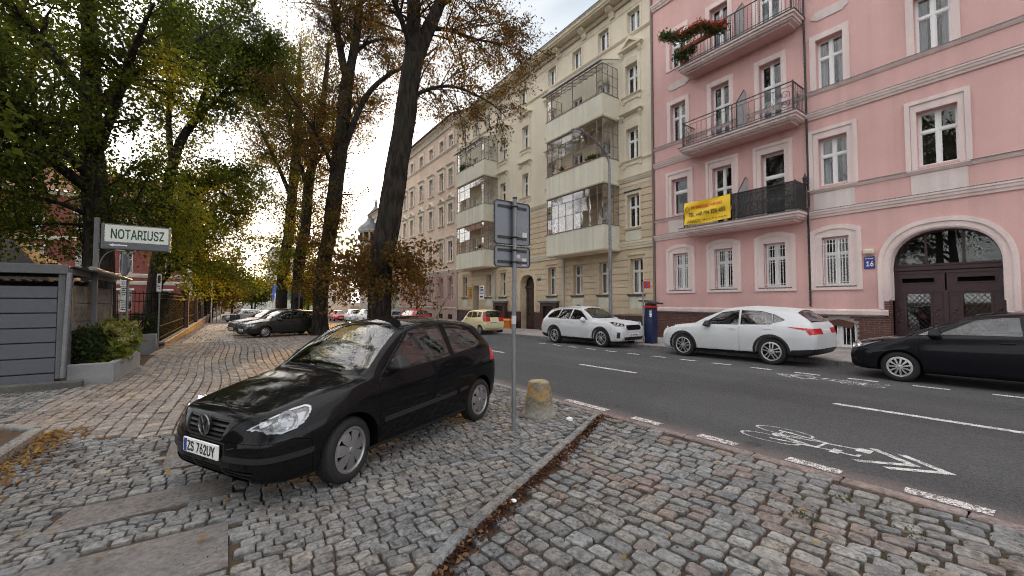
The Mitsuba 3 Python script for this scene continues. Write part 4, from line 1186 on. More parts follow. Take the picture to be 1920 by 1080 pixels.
loggia(14.70, 19.42, 1)
loggia(27.02, 31.66, 2)
PB = thing('planter_box', 'row of terracotta planter boxes on the middle loggia of the cream house', 'plant')
for k in range(5): obj('box', cbox(XF - 1.14, XF - .96, 15.6 + k * .62, 16.12 + k * .62, 9.48, 9.64, .015), 'terracotta', PB)
obj('foliage', leafy(700, .05, [(XF - 1.05, 15.7, 9.75), (XF - 1.05, 16.0, 9.72), (XF - 1.05, 18.2, 9.72), (XF - 1.05, 15.4, 9.7)], (.06, .12, .08), 6), 'leaf_pot', PB)
PB = thing('balcony_plant', 'dark leafy plant on the top loggia farther down the cream house', 'plant')
obj('foliage', leafy(900, .06, [(XF - 1.1, 30.8, 13.2), (XF - 1.1, 31.2, 13.35), (XF - 1.0, 29.9, 13.15)], (.08, .2, .14), 7), 'leaf_pot', PB)
obj('pot', cbox(XF - 1.14, XF - .96, 30.4, 31.4, 12.98, 13.12, .015), 'terracotta', PB)
PB = thing('balcony_plant', 'small potted plant on the lowest loggia farther down the cream house', 'plant')
obj('foliage', leafy(300, .06, [(XF - 1.05, 27.9, 6.1)], (.07, .16, .08), 8), 'leaf_pot', PB)
obj('pot', cbox(XF - 1.12, XF - .96, 27.6, 28.2, 5.86, 6.0, .015), 'white_frame', PB)


# ---------------------------------------------------------------- houses further down the street
def plain_house(name, label, y0, y1, top, cols, floors, m, mg, trim, roofm, ground=4.4, attic=True, base=-2.2, hood='ped', ww=.95, X=XF):
    K = thing(name, label, 'house')
    op = []
    for c in cols:
        for fi, (a, b) in enumerate(floors): op.append((c, ww, a, b, fi))
    hl = shapely.union_all([sbox(c - w / 2, a, c + w / 2, b) for c, w, a, b, f in op])
    wall('wall', sbox(y0, ground, y1, top).difference(hl), m, K, X=X)
    wall('lower_wall', sbox(y0, base, y1, ground).difference(hl), mg, K, d=.02, X=X)
    obj('string_course', along_y([(x, z + ground) for x, z in band(.32, .2)], y0, y1, X), trim, K)
    obj('ledge', along_y([(x, z + 1.0) for x, z in band(.2, .16)], y0, y1, X), trim, K)
    obj('string_course', along_y([(x, z + floors[-1][0] - .28) for x, z in band(.2, .16)], y0, y1, X), trim, K)
    obj('cornice', along_y([(-.02, top - .5), (.15, top - .45), (.3, top - .1), (.55, top), (.6, top + .12), (-.02, top + .15)], y0, y1, X), trim, K)
    obj('roof', along_y([(.75, top + .12), (.75, top + .24), (-5.5, top + 3.6), (-11, top + .15)], y0, y1, X), roofm, K)
    for zz in np.arange(1.35, ground - .1, .36):
        g = sbox(y0 + .02, zz, y1 - .02, zz + .32).difference(hl.buffer(.12))
        obj('course', poly_on(g, .018, .06, X), mg, K)
    br = []
    for k in range(int((y1 - y0) / 1.15)):
        y = y0 + .4 + k * 1.15
        br.append(along_y([(0, top - .55), (.38, top - .12), (.38, top - .05), (0, top - .02)], y - .14, y + .14, X))
    obj('brackets', join(br), trim, K, kind='stuff')
    for c, w, a, b, f in op:
        if f == 0: window(K, c, w, a, b, 'cross', .3, X=X, curtain='none'); continue
        obj('window_band', poly_on(sbox(c - w / 2 - .2, a - .15, c + w / 2 + .2, b + .3).difference(sbox(c - w / 2, a, c + w / 2, b)), -.01, .08, X), trim, K)
        if 0 < f < len(floors) - 1:
            obj('hood', along_y([(x, z + b + .3) for x, z in band(.16, .26)], c - w / 2 - .3, c + w / 2 + .3, X), trim, K)
            if f == 2 or hood == 'all':
                tri = Polygon([(c - .82, b + .44), (c, b + 1.02), (c + .82, b + .44)])
                obj('pediment', poly_on(tri.difference(Polygon([(c - .5, b + .5), (c, b + .84), (c + .5, b + .5)])), -.01, .2, X), trim, K)
            obj('sill', along_y([(x, z + a - .2) for x, z in band(.14, .16)], c - w / 2 - .26, c + w / 2 + .26, X), trim, K)
        window(K, c, w, a, b, 'cross', .2, X=X)
    obj('interior', join([box(X + .95, X + 1, y0, y1, -1.5, top)] + [box(X + .36, X + .97, y0, y1, a - .7, a - .5) for a, b in floors]), 'room', K)
    for a_ in (y0, y1 - .05): obj('side_wall', box(X, X + 11, a_, a_ + .05, base, top), m, K)
    return K


FL = [(1.88, 4.05), (5.66, 7.60), (9.42, 11.30), (12.95, 14.75), (16.88, 18.05)]
P = plain_house('peach_house', 'peach and rose house with white window surrounds beyond the cream house', 34.05, 49.5, 19.3, [35.4, 37.5, 40.1, 42.8, 45.6, 47.9], FL, 'peach', 'rose', 'peach_trim', 'dark_roof', ground=4.5)
for c in (35.4, 37.5, 40.1, 45.6): obj('cellar_window', FB(c - .42, c + .42, -.15, .52, .0205, .03), 'room', P)
P2 = plain_house('pale_house', 'pale cream house half hidden behind the tree trunks', 49.55, 62.0, 14.6, [51.0, 53.2, 55.6, 58.0, 60.4], [(1.6, 3.7), (5.4, 7.4), (9.0, 10.9), (12.0, 13.4)], 'pale', 'pale', 'peach_trim', 'roof_tile', ground=4.4)
# corner turret with a bell roof
TU = numbered(P2 + '__turret')
tc = (XF + .6, 62.2)


def at(m, x, y, z=0.0): return xf(m, None, [x, y, z])


scene[TU] = mikit.ply(at(lathe([(2.2, -2), (2.2, 10.0), (2.45, 10.2), (2.5, 10.5), (2.2, 10.5), (2.2, 12.0), (2.5, 12.3), (2.6, 12.6), (0, 12.6)], 16), *tc), 'mat_pale')
obj('turret_roof', at(lathe([(2.65, 12.55), (2.4, 13.0), (1.5, 13.8), (1.15, 14.5), (1.25, 14.8), (.8, 15.4), (.25, 16.2), (.06, 17.6), (0, 17.7)], 16), *tc), 'lead', P2)
for k in range(5):
    a = math.pi * (.72 + .16 * k)
    for z in (5.0, 8.0, 10.6):
        m = box(-.03, .03, -.42, .42, z, z + 1.4)
        obj('turret_window', xf(m, rz(a), [tc[0] + 2.2 * math.cos(a), tc[1] + 2.2 * math.sin(a), 0]), 'room', P2)

# ---------------------------------------------------------------- cars
mat('tyre', mottled((0.018, 0.018, 0.018), 0.25, 6.0, 60, 0.2), rough=0.75, spec=0.3)
mat('alloy', (0.55, 0.55, 0.56), rough=0.32, metal=0.85)
mat('hubcap', (0.36, 0.36, 0.37), rough=0.35, metal=0.8)
mat('chrome', (0.75, 0.75, 0.76), rough=0.12, metal=1.0)
mat('reflector', (0.85, 0.85, 0.87), rough=0.10, metal=1.0)
mat('black_plastic', mottled((0.015, 0.015, 0.016), 0.2, 5.0, 200, 0.15), rough=0.5, spec=0.4)
mat('rubber', (0.010, 0.010, 0.010), rough=0.6, spec=0.3)
mat('seat_cloth', (0.030, 0.031, 0.034), rough=0.9)
mat('dash', (0.028, 0.028, 0.030), rough=0.6)
mat('beige_trim', (0.30, 0.25, 0.18), rough=0.7)
mat('plate_white', (0.72, 0.72, 0.70), rough=0.35)
mat('plate_blue', (0.02, 0.05, 0.30), rough=0.35)
mat('red_lens', (0.42, 0.012, 0.016), rough=0.12, coat=1.0)
mat('dark_lens', (0.05, 0.008, 0.010), rough=0.1, coat=1.0)
mat('lamp_body', (0.34, 0.35, 0.37), rough=0.18, metal=0.8)
mat('emblem', (0.20, 0.20, 0.21), rough=0.25, metal=0.9)
mat('amber', (0.6, 0.22, 0.02), rough=0.2)
scene['mat_car_glass'] = {'type': 'thindielectric', 'int_ior': 1.62, 'specular_transmittance': rgb((0.62, 0.68, 0.66))}
scene['mat_tinted_glass'] = {'type': 'thindielectric', 'int_ior': 1.55, 'specular_transmittance': rgb((0.38, 0.42, 0.42))}
scene['mat_privacy_glass'] = {'type': 'thindielectric', 'int_ior': 1.62, 'specular_transmittance': rgb((0.10, 0.105, 0.11))}
scene['mat_lens'] = {'type': 'thindielectric', 'int_ior': 1.5, 'specular_transmittance': rgb((0.95, 0.95, 0.96))}


def carpaint(name, c, rough=0.22, metal=0.0, dust=0.25, spec=.5):
    c = [float(x) for x in c]

    def fn(p, n, uv):
        d = dust * smoothstep(0.60, 0.12, p.z + SL * p.y) * (0.4 + 0.9 * fbm(p.x * 4, p.y * 4, p.z * 5, 3))
        e = 0.004 * noise(p.x * 60, p.y * 60, p.z * 60)
        return mix(mi.Color3f(*c) + e, mi.Color3f(0.16, 0.145, 0.13), d * 0.30)
    mat(name, fn, rough=rough, metal=metal, coat=.3 if spec < .3 else .55, spec=spec)


carpaint('paint_black', (0.003, 0.003, 0.004), rough=0.05, dust=.02, spec=.12)
carpaint('paint_black2', (0.004, 0.004, 0.007), rough=0.06, dust=.02, spec=.12)
carpaint('paint_white', (0.50, 0.51, 0.53), rough=0.25, dust=.12)
carpaint('paint_cream', (0.62, 0.56, 0.34), rough=0.3)
carpaint('paint_dark', (0.020, 0.022, 0.020), rough=0.2, metal=.4)
carpaint('paint_red', (0.38, 0.015, 0.02), rough=0.25)
carpaint('paint_blue', (0.25, 0.36, 0.52), rough=0.3, metal=.3)
carpaint('paint_silver', (0.40, 0.41, 0.42), rough=0.3, metal=.6)


def bspline(P, n, closed=False):
    """uniform cubic B-spline through control points P (..., k, 2), ends clamped"""
    P = np.concatenate([P[..., :1, :], P[..., :1, :], P, P[..., -1:, :], P[..., -1:, :]], -2)
    k = P.shape[-2]
    t = np.linspace(0, k - 3 - 1e-9, n)
    i = t.astype(int); u = (t - i)[:, None]
    b = [(1 - u) ** 3 / 6, (3 * u ** 3 - 6 * u ** 2 + 4) / 6, (-3 * u ** 3 + 3 * u ** 2 + 3 * u + 1) / 6, u ** 3 / 6]
    return sum(b[j] * P[..., i + j, :] for j in range(4))


def tab(t):
    t = np.asarray(t, float)
    return PchipInterpolator(t[:, 0], t[:, 1])


def car_solid(S, nx=90, nr=44, grow=0.0):
    """lofted body; S holds tables over x (0 = front bumper, rear = L)"""
    L = S['L']
    x = np.unique(np.concatenate([np.linspace(0, L, nx), L * .5 * (1 - np.cos(np.linspace(0, np.pi, nx // 2)))]))
    keep = np.concatenate([[True], np.diff(x) > L * .002]); x = x[keep]
    g = lambda k: tab(S[k])(x)
    zb, top, wmx, belt, wb, roof, wr = g('zb'), g('top'), g('wmax'), g('belt'), g('wbelt'), g('roof'), g('wroof')
    zm = zb + (belt - zb) * .47
    crown = top - roof
    P = np.stack([
        np.stack([0 * x, zb], -1), np.stack([wmx * .70, zb], -1), np.stack([wmx * .93, zb + .012], -1), np.stack([wmx * .965, zb + .10], -1),
        np.stack([wmx, zm], -1), np.stack([wmx * .995, zm + (belt - zm) * .55], -1), np.stack([wb + (wmx - wb) * .30, belt - .045], -1), np.stack([wb, belt + .004], -1),
        np.stack([wb + (wr - wb) * .30, belt + (roof - belt) * .33], -1), np.stack([wb + (wr - wb) * .72, belt + (roof - belt) * .76], -1), np.stack([wr, roof - (roof - belt) * .02], -1),
        np.stack([wr - .07 - .05 * (wr > .3), roof + crown * .34], -1), np.stack([wr * .5, roof + crown * .86], -1), np.stack([0 * x, top], -1)], 1)
    sec = bspline(P, nr)                       # (nx, nr, 2) right half, bottom centre to top centre
    full = np.concatenate([sec, sec[:, -2:0:-1] * np.array([-1, 1])], 1)
    n = full.shape[1]
    v = np.concatenate([np.broadcast_to(x[:, None, None], (len(x), n, 1)), full], -1)
    i, j = np.meshgrid(np.arange(len(x) - 1), np.arange(n), indexing='ij')
    q = np.stack([i * n + j, i * n + (j + 1) % n, (i + 1) * n + (j + 1) % n, (i + 1) * n + j], -1).reshape(-1, 4)
    f = np.vstack([q[:, [0, 1, 2]], q[:, [0, 2, 3]]])
    vv = v.reshape(-1, 3)
    k = len(vv)
    c0, c1 = v[0].mean(0), v[-1].mean(0)
    vv = np.vstack([vv, c0, c1])
    j = np.arange(n)
    f = np.vstack([f, np.stack([(j + 1) % n, j, j * 0 + k], 1), np.stack([(len(x) - 1) * n + j, (len(x) - 1) * n + (j + 1) % n, j * 0 + k + 1], 1)])
    m = man((vv, f))
    if m.volume() < 0: m = man((vv, f[:, ::-1]))
    return m


def prism(pts, plane, lo, hi):
    """extruded polygon: 'xz' along y, 'xy' along z, 'yz' along x"""
    p = Polygon(pts).buffer(0) if not hasattr(pts, 'geoms') and not isinstance(pts, Polygon) else pts
    v, f = ext(p, hi - lo)
    M = {'xz': [[1, 0, 0], [0, 0, -1], [0, 1, 0]], 'xy': np.eye(3), 'yz': [[0, 0, 1], [1, 0, 0], [0, 1, 0]]}[plane]
    v = v @ np.asarray(M, float).T
    if plane == 'xz': v[:, 1] += hi
    elif plane == 'xy': v[:, 2] += lo
    else: v[:, 0] += lo
    m = man((v, f))
    return m if m.volume() > 0 else man((v, f[:, ::-1]))


def prism_dir(pts, o, u, w, d, lo, hi):
    """polygon in the plane (o; u, w) extruded along d"""
    v, f = ext(Polygon(pts).buffer(0), hi - lo)
    u, w, d = (np.asarray(a, float) for a in (u, w, d))
    v = np.asarray(o) + v[:, :1] * u + v[:, 1:2] * w + (v[:, 2:] + lo) * d
    m = man((v, f))
    return m if m.volume() > 0 else man((v, f[:, ::-1]))


def skin(solid, cutter):
    """only the faces of the solid's own surface inside the cutter"""
    a = solid.as_original()
    oid = a.original_id()
    r = (a ^ cutter).to_mesh()
    idx, ids = np.array(r.run_index) // 3, np.array(r.run_original_id)
    tri = np.array(r.tri_verts)
    sel = [tri[idx[k]:idx[k + 1]] for k in range(len(ids)) if ids[k] == oid]
    return np.array(r.vert_properties[:, :3], float), np.vstack(sel) if sel else np.zeros((0, 3), int)


def grow2(pts, d): return Polygon(pts).buffer(d, join_style=1)


def fixwind(m, solid_c):
    v, f = m
    return v, f


class Car:
    def __init__(self, S, name, label, place_, cat='car', group=None, shell=.018, res=(90, 44)):
        self.lo = res[0] < 60
        self.S, self.k = S, thing(name, label, cat, group)
        x, y, heading, zoff = place_
        # car frame: front at x = 0, rear at +L, left side at y < 0 ; heading = direction the nose points to
        h = np.array(heading, float); h /= np.linalg.norm(h)
        z0 = float(gz(x, y)) + zoff
        sl = -SL * h[1]                        # nose pitch along the slope
        fx = np.array([h[0], h[1], sl]); fx /= np.linalg.norm(fx)
        ly = np.cross([0, 0, 1], fx); ly /= np.linalg.norm(ly)
        up = np.cross(fx, ly)
        self.M = np.column_stack([-fx, -ly, up])   # x -> backwards, y -> right, z -> up
        mid = np.array([S['fo'] + S['wb'] / 2, 0, 0])
        self.t = np.array([x, y, z0]) - self.M @ mid
        self.solid = car_solid(S, *res)
        L, W, H = S['L'], max(t[1] for t in S['wmax']) * 2, max(t[1] for t in S['top'])
        c = np.array([L / 2, 0, .0])
        self.inner = self.solid.translate((-c).tolist()).scale([(L - .16) / L, (W - .11) / W, (H - .045) / H]).translate((c + [0, 0, .012]).tolist())
        self.glass_solid = self.solid.translate((-c).tolist()).scale([(L - .02) / L, (W - .016) / W, (H - .008) / H]).translate(c.tolist())
        self.seal_solid = self.solid.translate((-c).tolist()).scale([(L - .012) / L, (W - .008) / W, (H - .004) / H]).translate(c.tolist())
        R, ra = S['R'], S['R'] + S.get('gap', .045)
        arches, liners = [], []
        self.wx = (S['fo'], S['fo'] + S['wb'])
        for xw in self.wx:
            for s in (-1, 1):
                def cyl(r, a, b):
                    p = Point(xw, R + .01).buffer(r, 24)
                    p = p.union(sbox(xw - r, -.3, xw + r, R + .01))
                    return prism(p, 'xz', min(s * a, s * b), max(s * a, s * b))
                arches.append(cyl(ra, W / 2 - .27, W / 2 + .2))
                liners.append(cyl(ra + .012, W / 2 - .29, W / 2 + .2))
        A = sum(arches[1:], arches[0]); B = sum(liners[1:], liners[0])
        self.shell = (self.solid - A) - (self.inner - B)
        self.raw = self.solid - A
        self.W, self.H = W, H

    def put(self, name, m, mt, parent=None, smooth=32, **kw):
        if isinstance(m, m3.Manifold):
            if m.is_empty(): return None
            m = mf(m)
        if len(m[1]) == 0: return None
        return obj(name, xf(m, self.M, self.t), mt, (parent or self.k), smooth=smooth, **kw)

    def glass(self, polys, plane, lo, hi, mt='car_glass', name='window', seal=.012, label=None):
        """cuts an opening, lays the pane into it with a dark seal round it"""
        pr = prism(polys, plane, lo, hi)
        big = prism(grow2(polys, seal), plane, lo, hi)
        self.shell = self.shell - big
        self.put(name, skin(self.glass_solid, pr), mt, label=label)
        if seal > .005: self.put(name + '_seal', (self.seal_solid - self.inner) ^ (big - pr), 'rubber')

    def cut(self, name, cutter, mt, gap=None, **kw):
        """a panel of its own: taken out of the shell, with an open joint round it"""
        self.put(name, self.shell ^ cutter, mt, **kw)
        self.shell = self.shell - (gap if gap is not None else cutter)

    def panel(self, name, pts, plane, lo, hi, mt, joint=.004, **kw):
        self.cut(name, prism(Polygon(pts).buffer(-joint * .5), plane, lo, hi), mt, prism(Polygon(pts).buffer(joint * .5), plane, lo, hi), **kw)

    def wheels(self, kind, n, rim=.60, mt='alloy', steer=0.0, tw=.185, plate='tyre'):
        S = self.S; R = S['R']
        w2 = self.W / 2 - .035
        r0 = R * rim
        # all in the wheel's own frame: axle along y, outer face at y = -tw/2
        h = tw / 2
        ty = [(r0 - .005, -h * .86), (r0 + .012, -h * .98), (r0 + (R - r0) * .45, -h * 1.06), (R - .035, -h * .98), (R - .012, -h * .86), (R, -h * .70), (R, -h * .08), (R - .008, -h * .07), (R - .008, h * .07), (R, h * .08), (R, h * .70), (R - .03, h * .98), (r0, h * .86)]
        q_ = 2.6 if self.lo else 1
        tyre = lathe(ty, int(56 / q_), 'y')
        barrel = lathe([(r0 - .004, -h * .9), (r0 - .02, -h * .80), (r0 - .03, h * .7), (0.0, h * .7)], int(40 / q_), 'y')
        lip = lathe([(r0 + .004, -h * .86), (r0 + .004, -h * .95), (r0 - .010, -h * .97), (r0 - .022, -h * .88), (r0 - .022, -h * .75)], int(48 / q_), 'y')
        ring = Point(0, 0).buffer(r0 - .012, int(24 / q_)).difference(Point(0, 0).buffer(r0 - .035, int(24 / q_)))
        sp = [ring, Point(0, 0).buffer(r0 * .27, 20)]
        for k in range(n):
            a = k * 2 * math.pi / n + .25
            if kind == 'double':
                for o in (-.10, .10):
                    sp.append(affinity.rotate(Polygon([(r0 * .15, o * r0 * 1.0 - .012), (r0 * .97, o * r0 * 1.9 - .016), (r0 * .97, o * r0 * 1.9 + .016), (r0 * .15, o * r0 * 1.0 + .012)]), math.degrees(a), origin=(0, 0)))
            elif kind == 'cap':     # broad petals of a plastic cover
                sp.append(affinity.rotate(Polygon([(r0 * .2, -r0 * .10), (r0 * .55, -r0 * .235), (r0 * .80, -r0 * .25), (r0 * .97, -r0 * .22), (r0 * .97, r0 * .22), (r0 * .80, r0 * .25), (r0 * .55, r0 * .235), (r0 * .2, r0 * .10)]), math.degrees(a), origin=(0, 0)))
            else:
                sp.append(affinity.rotate(Polygon([(r0 * .2, -r0 * .055), (r0 * .97, -r0 * .10), (r0 * .97, r0 * .10), (r0 * .2, r0 * .055)]), math.degrees(a), origin=(0, 0)))
        face = shapely.union_all(sp).buffer(-.003).buffer(.003)
        v, f = ext(face, .02)
        m_ = trimesh.Trimesh(v, f).subdivide_to_size(.3 if self.lo else .08)
        v, f = np.array(m_.vertices), np.array(m_.faces)
        rr = np.hypot(v[:, 0], v[:, 1]) / r0
        dep = -h * .80 - .012 * (1 - rr ** 2) + (.018 * rr ** 3 if kind == 'cap' else 0)
        fv = np.column_stack([v[:, 0], dep - v[:, 2] * .6, v[:, 1]])
        cap = lathe([(r0 * .17, -h * .80 - .022), (r0 * .15, -h * .80 - .034), (0.0, -h * .80 - .037)], 24, 'y')
        disc = lathe([(0, -h * .25), (r0 * .72, -h * .25), (r0 * .72, -h * .15), (0, -h * .15)], 24, 'y')
        for i, xw in enumerate(self.wx):
            for s in (-1, 1):
                Rm = np.diag([1.0, 1.0 if s < 0 else -1.0, 1.0])
                if i == 0 and steer: Rm = rz(steer) @ Rm
                tr = [xw, s * (w2 - h), R]
                W_ = numbered(self.k + '__wheel')
                scene[W_] = mikit.ply(xf(xf(join([barrel, disc]), Rm, tr), self.M, self.t), 'mat_black_plastic', smooth=40)
                self.put('tyre', xf(tyre, Rm, tr), 'tyre', W_, 50)
                self.put('rim', xf(join([(fv, f), lip]), Rm, tr), mt, W_, 30)
                self.put('hub_cap', xf(cap, Rm, tr), mt, W_, 40)

    def mirror(self, x, z, s, mt, size=(.22, .12, .155), base='black_plastic'):
        y = s * (self.half(x, z) + .10)
        a, b, c = size
        # hull of spheres: rounded housing
        pts = [(-.3, -.4, -.35, .35), (-.3, .45, -.3, .3), (.45, -.5, -.4, .38), (.45, .5, -.3, .36), (.4, 0, .42, .36), (-.1, 0, .40, .34), (.4, 0, -.45, .34)]
        sp = [m3.Manifold.sphere(r * c * .80, 10 if self.lo else 24).translate([x + px_ * b * 1.1, y + s * py_ * a * .72, z + pz_ * c * .85]) for px_, py_, pz_, r in pts]
        k = self.put('mirror', m3.Manifold.batch_hull(sp) if hasattr(m3.Manifold, 'batch_hull') else m3.Manifold.compose(sp).hull(), mt, smooth=50)
        self.put('mirror_foot', join([tube([(x - .02, s * (self.half(x, z - .06) - .02), z - .075), (x, y - s * .03, z - .05)], .028, 8)]), base, k)

    def half(self, x, z):
        """half width of the body at (x, z)"""
        v = np.asarray(self.solid.to_mesh().vert_properties[:, :3]) if not hasattr(self, '_v') else self._v
        self._v = v
        d = (v[:, 0] - x) ** 2 + (v[:, 2] - z) ** 2 + (v[:, 1] < 0) * 9
        o = np.argsort(d)[:4]
        return float(v[o, 1].mean())

    def topz(self, x, y=0.0):
        v = self._v if hasattr(self, '_v') else np.asarray(self.solid.to_mesh().vert_properties[:, :3]); self._v = v
        d = (v[:, 0] - x) ** 2 + (v[:, 1] - y) ** 2 + (v[:, 2] < .35) * 9
        return float(v[np.argsort(d)[:3], 2].mean())

    def seats(self, xs, cloth='seat_cloth'):
        for x in xs:
            for s in (-1, 1):
                y = s * .36
                m = [cbox(x, x + .50, y - .25, y + .25, .38, .52, .05)]
                b = cbox(-.07, .07, y - .24, y + .24, 0, .58, .05)
                m.append(xf(b, ry(.30), [x + .46, 0, .48]))
                m.append(xf(cbox(-.05, .05, y - .13, y + .13, .62, .80, .04), ry(.24), [x + .47, 0, .49]))
                self.put('seat', join(m), cloth, smooth=30)

    def dashboard(self, x, z, w):
        self.put('dashboard', join([cbox(x, x + .42, -w, w, z - .28, z, .05), cbox(x + .25, x + .45, -.75 * w, -.2 * w, z - .05, z + .05, .03)]), 'dash', smooth=30)
        t = np.linspace(0, 2 * math.pi, 25)
        c = np.array([x + .60, -.36, z - .03])
        ring = np.column_stack([c[0] - .07 * np.sin(t), c[1] + .185 * np.cos(t), c[2] + .17 * np.sin(t)])
        self.put('steering_wheel', join([tube(ring, .015, 6, False), tube([c + [0, -.17, 0], c + [0, .17, 0]], .015, 5), tube([c + [0, 0, 0], c + [-.2, 0, -.1]], .03, 6)]), 'rubber', smooth=40)

    def finish(self, paint):
        self.put('body', self.shell, paint)


def plate(car, x, z, front, s='', tilt=0.0, y=0.0):
    """number plate with its blue band; lettering only where it can be read"""
    d = -1 if front else 1
    M = ry(tilt)
    k = car.put('number_plate', xf(cbox(-.008, .008, -.27, .27, -.062, .062, .004), M, [x, y, z]), 'plate_white', smooth=False)
    e = d * .0095
    lft = .255 if front else -.255     # left edge as read
    dr_ = -1 if front else 1
    a, b = sorted((lft + dr_ * .045, lft))
    car.put('country_band', xf(box(min(e, e * .8), max(e, e * .8), a, b, -.055, .055), M, [x, y, z]), 'plate_blue', k, False)
    if s:
        x0 = .055
        for part in s.split(' '):
            t = meshkit.text_mesh(part, .080, .002, True)
            tv = np.array(t.vertices) * [.78, 1, 1]
            v = np.column_stack([e + d * tv[:, 2], lft + dr_ * (x0 + tv[:, 0]), tv[:, 1] - .040])
            f = np.array(t.faces)
            if (d < 0) == (dr_ < 0): f = f
            car.put('lettering', xf((v, f), M, [x, y, z]), 'black_print', k, False)
            x0 += tv[:, 0].max() + .035
    else:
        m = [box(min(e, e + d * .001), max(e, e + d * .001), *sorted((lft + dr_ * (.07 + q * .06), lft + dr_ * (.105 + q * .06))), -.033, .033) for q in range(7)]
        car.put('blurred_lettering', xf(join(m), M, [x, y, z]), 'dash', k, False)
    return k

def body(L, W, H, wb, fo, R, cowl, wst, rend, tail, nz=.70, hz=.80, beltf=.92, beltr=1.0, zb=.19, wr=.575, roofk=.06, peak=.45, nosew=.42, tailw=.80, hoodk=.03, rb=.36):
    w = W / 2
    cx, cz = cowl
    px_ = wst + (rend[0] - wst) * peak
    top = [(0, nz - .10), (.03, nz - .02), (.10, nz + .05), (.26, hz), (.26 + (cx - .26) * .5, hz + (cz - hz) * .58), (cx, cz), (cx + .10, cz + .055),
           (cx + (wst - cx) * .55, cz + (H - .06 - cz) * .60), (wst, H - .065), (wst + .32, H - .018), (px_, H), (px_ + (rend[0] - px_) * .55, H - (H - rend[1]) * .38), rend,
           (rend[0] + (tail[0] - rend[0]) * .4, rend[1] - (rend[1] - tail[1]) * .33), tail, (L - .035, tail[1] - .16), (L, tail[1] - .27)]
    kr = [(0, .02), (.1, .02), (.3, hoodk), (cx, hoodk + .005), (cx + .15, .03), (wst, roofk), (px_, roofk), (rend[0], roofk + .02), (tail[0], .03), (L, .02)]
    tt, kk_ = tab(top), tab(kr)
    xs_ = sorted({t[0] for t in top} | {t[0] for t in kr})
    roof = [(x, float(tt(x) - kk_(x))) for x in xs_]
    bl = tab([(0, nz - .19), (.05, nz - .11), (.2, hz - .11), (.6, hz - .03), (cx, beltf - .03), (wst, beltf), (rend[0], beltr), (tail[0] - .05, beltr - .02), (tail[0] + .02, tail[1] - .07), (L, tail[1] - .34)])
    belt = [(x, float(min(bl(x), tt(x) - kk_(x) - .02))) for x in xs_]
    return dict(L=L, wb=wb, fo=fo, R=R,
                zb=[(0, zb + .22), (.03, zb + .12), (.12, zb + .03), (.4, zb), (L - .5, zb + .01), (L - .15, zb + .07), (L - .03, zb + rb - .16), (L, zb + rb - .1)],
                top=top, roof=roof, belt=belt,
                wmax=[(0, w * nosew), (.03, w * (nosew + .20)), (.09, w * .80), (.20, w * .905), (.42, w * .98), (.75, w), (L - .75, w), (L - .35, w * .965), (L - .10, w * .90), (L - .03, w * tailw), (L, w * (tailw - .10))],
                wbelt=[(0, w * (nosew - .06)), (.04, w * (nosew + .14)), (.12, w * .74), (.3, w * .86), (.7, w * .925), (cx, w * .935), (L * .6, w * .94), (L - .7, w * .915), (L - .15, w * .83), (L, w * (tailw - .14))],
                wroof=[(0, w * .38), (.1, w * .58), (.3, w * .70), (.7, w * .765), (cx, w * .825), (cx + .12, w * .83), (wst, wr + .02), (px_, wr), (rend[0], wr - .035), (tail[0], w * .74), (L, w * .55)])


def strip(c, pts, plane, lo, hi, mt, name, out=.010):
    L, W, H = c.S['L'], c.W, c.H
    o = [L / 2, 0, .45]
    g = c.solid.translate([-a for a in o]).scale([(L + 2 * out) / L, (W + 2 * out) / W, 1.0]).translate(o)
    c.put(name, (g - c.solid) ^ prism(pts, plane, lo, hi), mt)


def headlamp(c, s, pts, o, d, bulbs, tilt=0.0, body_mt='lamp_body', rmt='reflector'):
    """lens, inner housing and round reflectors; s = -1 left, +1 right; d points into the car"""
    d = np.array([d[0], d[1] * s, 0.0]); d /= np.linalg.norm(d)
    u = np.array([d[1] * s, -d[0] * s, 0.0]) * -1.0
    u = np.array([abs(d[1]), s * abs(d[0]), 0.0])
    w = np.array([0, 0, 1.0])
    o = np.array([o[0], o[1] * s, o[2]])
    pr = prism_dir(pts, o, u, w, d, -.30, .22)
    pts2 = list(Polygon(pts).buffer(.006, join_style=1).exterior.coords)[:-1]
    big = prism_dir(pts2, o, u, w, d, -.30, .22)
    c.shell = c.shell - big
    k = c.put('headlight', skin(c.glass_solid, pr), 'lens', smooth=40)
    c.put('housing', (c.seal_solid - c.glass_solid.scale([.93, .93, .985]).translate([.07, 0, .008])) ^ (big - prism_dir(list(Polygon(pts).buffer(-.012).exterior.coords)[:-1], o, u, w, d, -.3, .22)), body_mt, k)
    bk = skin(c.inner, big)
    c.put('back', bk, body_mt, k)
    for bu, bv, r, dep in bulbs:
        q = o + u * bu + w * bv
        # march to the surface
        vv = np.asarray(c.glass_solid.to_mesh().vert_properties[:, :3])
        rel = vv - q
        per = rel - np.outer(rel @ d, d)
        m_ = np.einsum('ij,ij->i', per, per)
        near = np.argsort(m_)[:40]
        dep0 = (rel[near] @ d).min()
        bowl = lathe([(r, 0), (r * .96, .0), (r * .80, dep * .5), (r * .45, dep * .85), (r * .2, dep), (0, dep)], 28)
        bulb = lathe([(0, dep * .35), (r * .14, dep * .4), (r * .16, dep), (0, dep)], 14)
        Mx = np.column_stack([np.cross(w, d), w, d])
        c.put('reflector', xf(join([bowl, (bowl[0], bowl[1][:, ::-1])]), Mx, q + d * (dep0 + .018 + r * .12)), rmt, k, 50)
        c.put('bulb', xf(bulb, Mx, q + d * (dep0 + .018 + r * .12)), 'white_frame', k, 50)
    return k


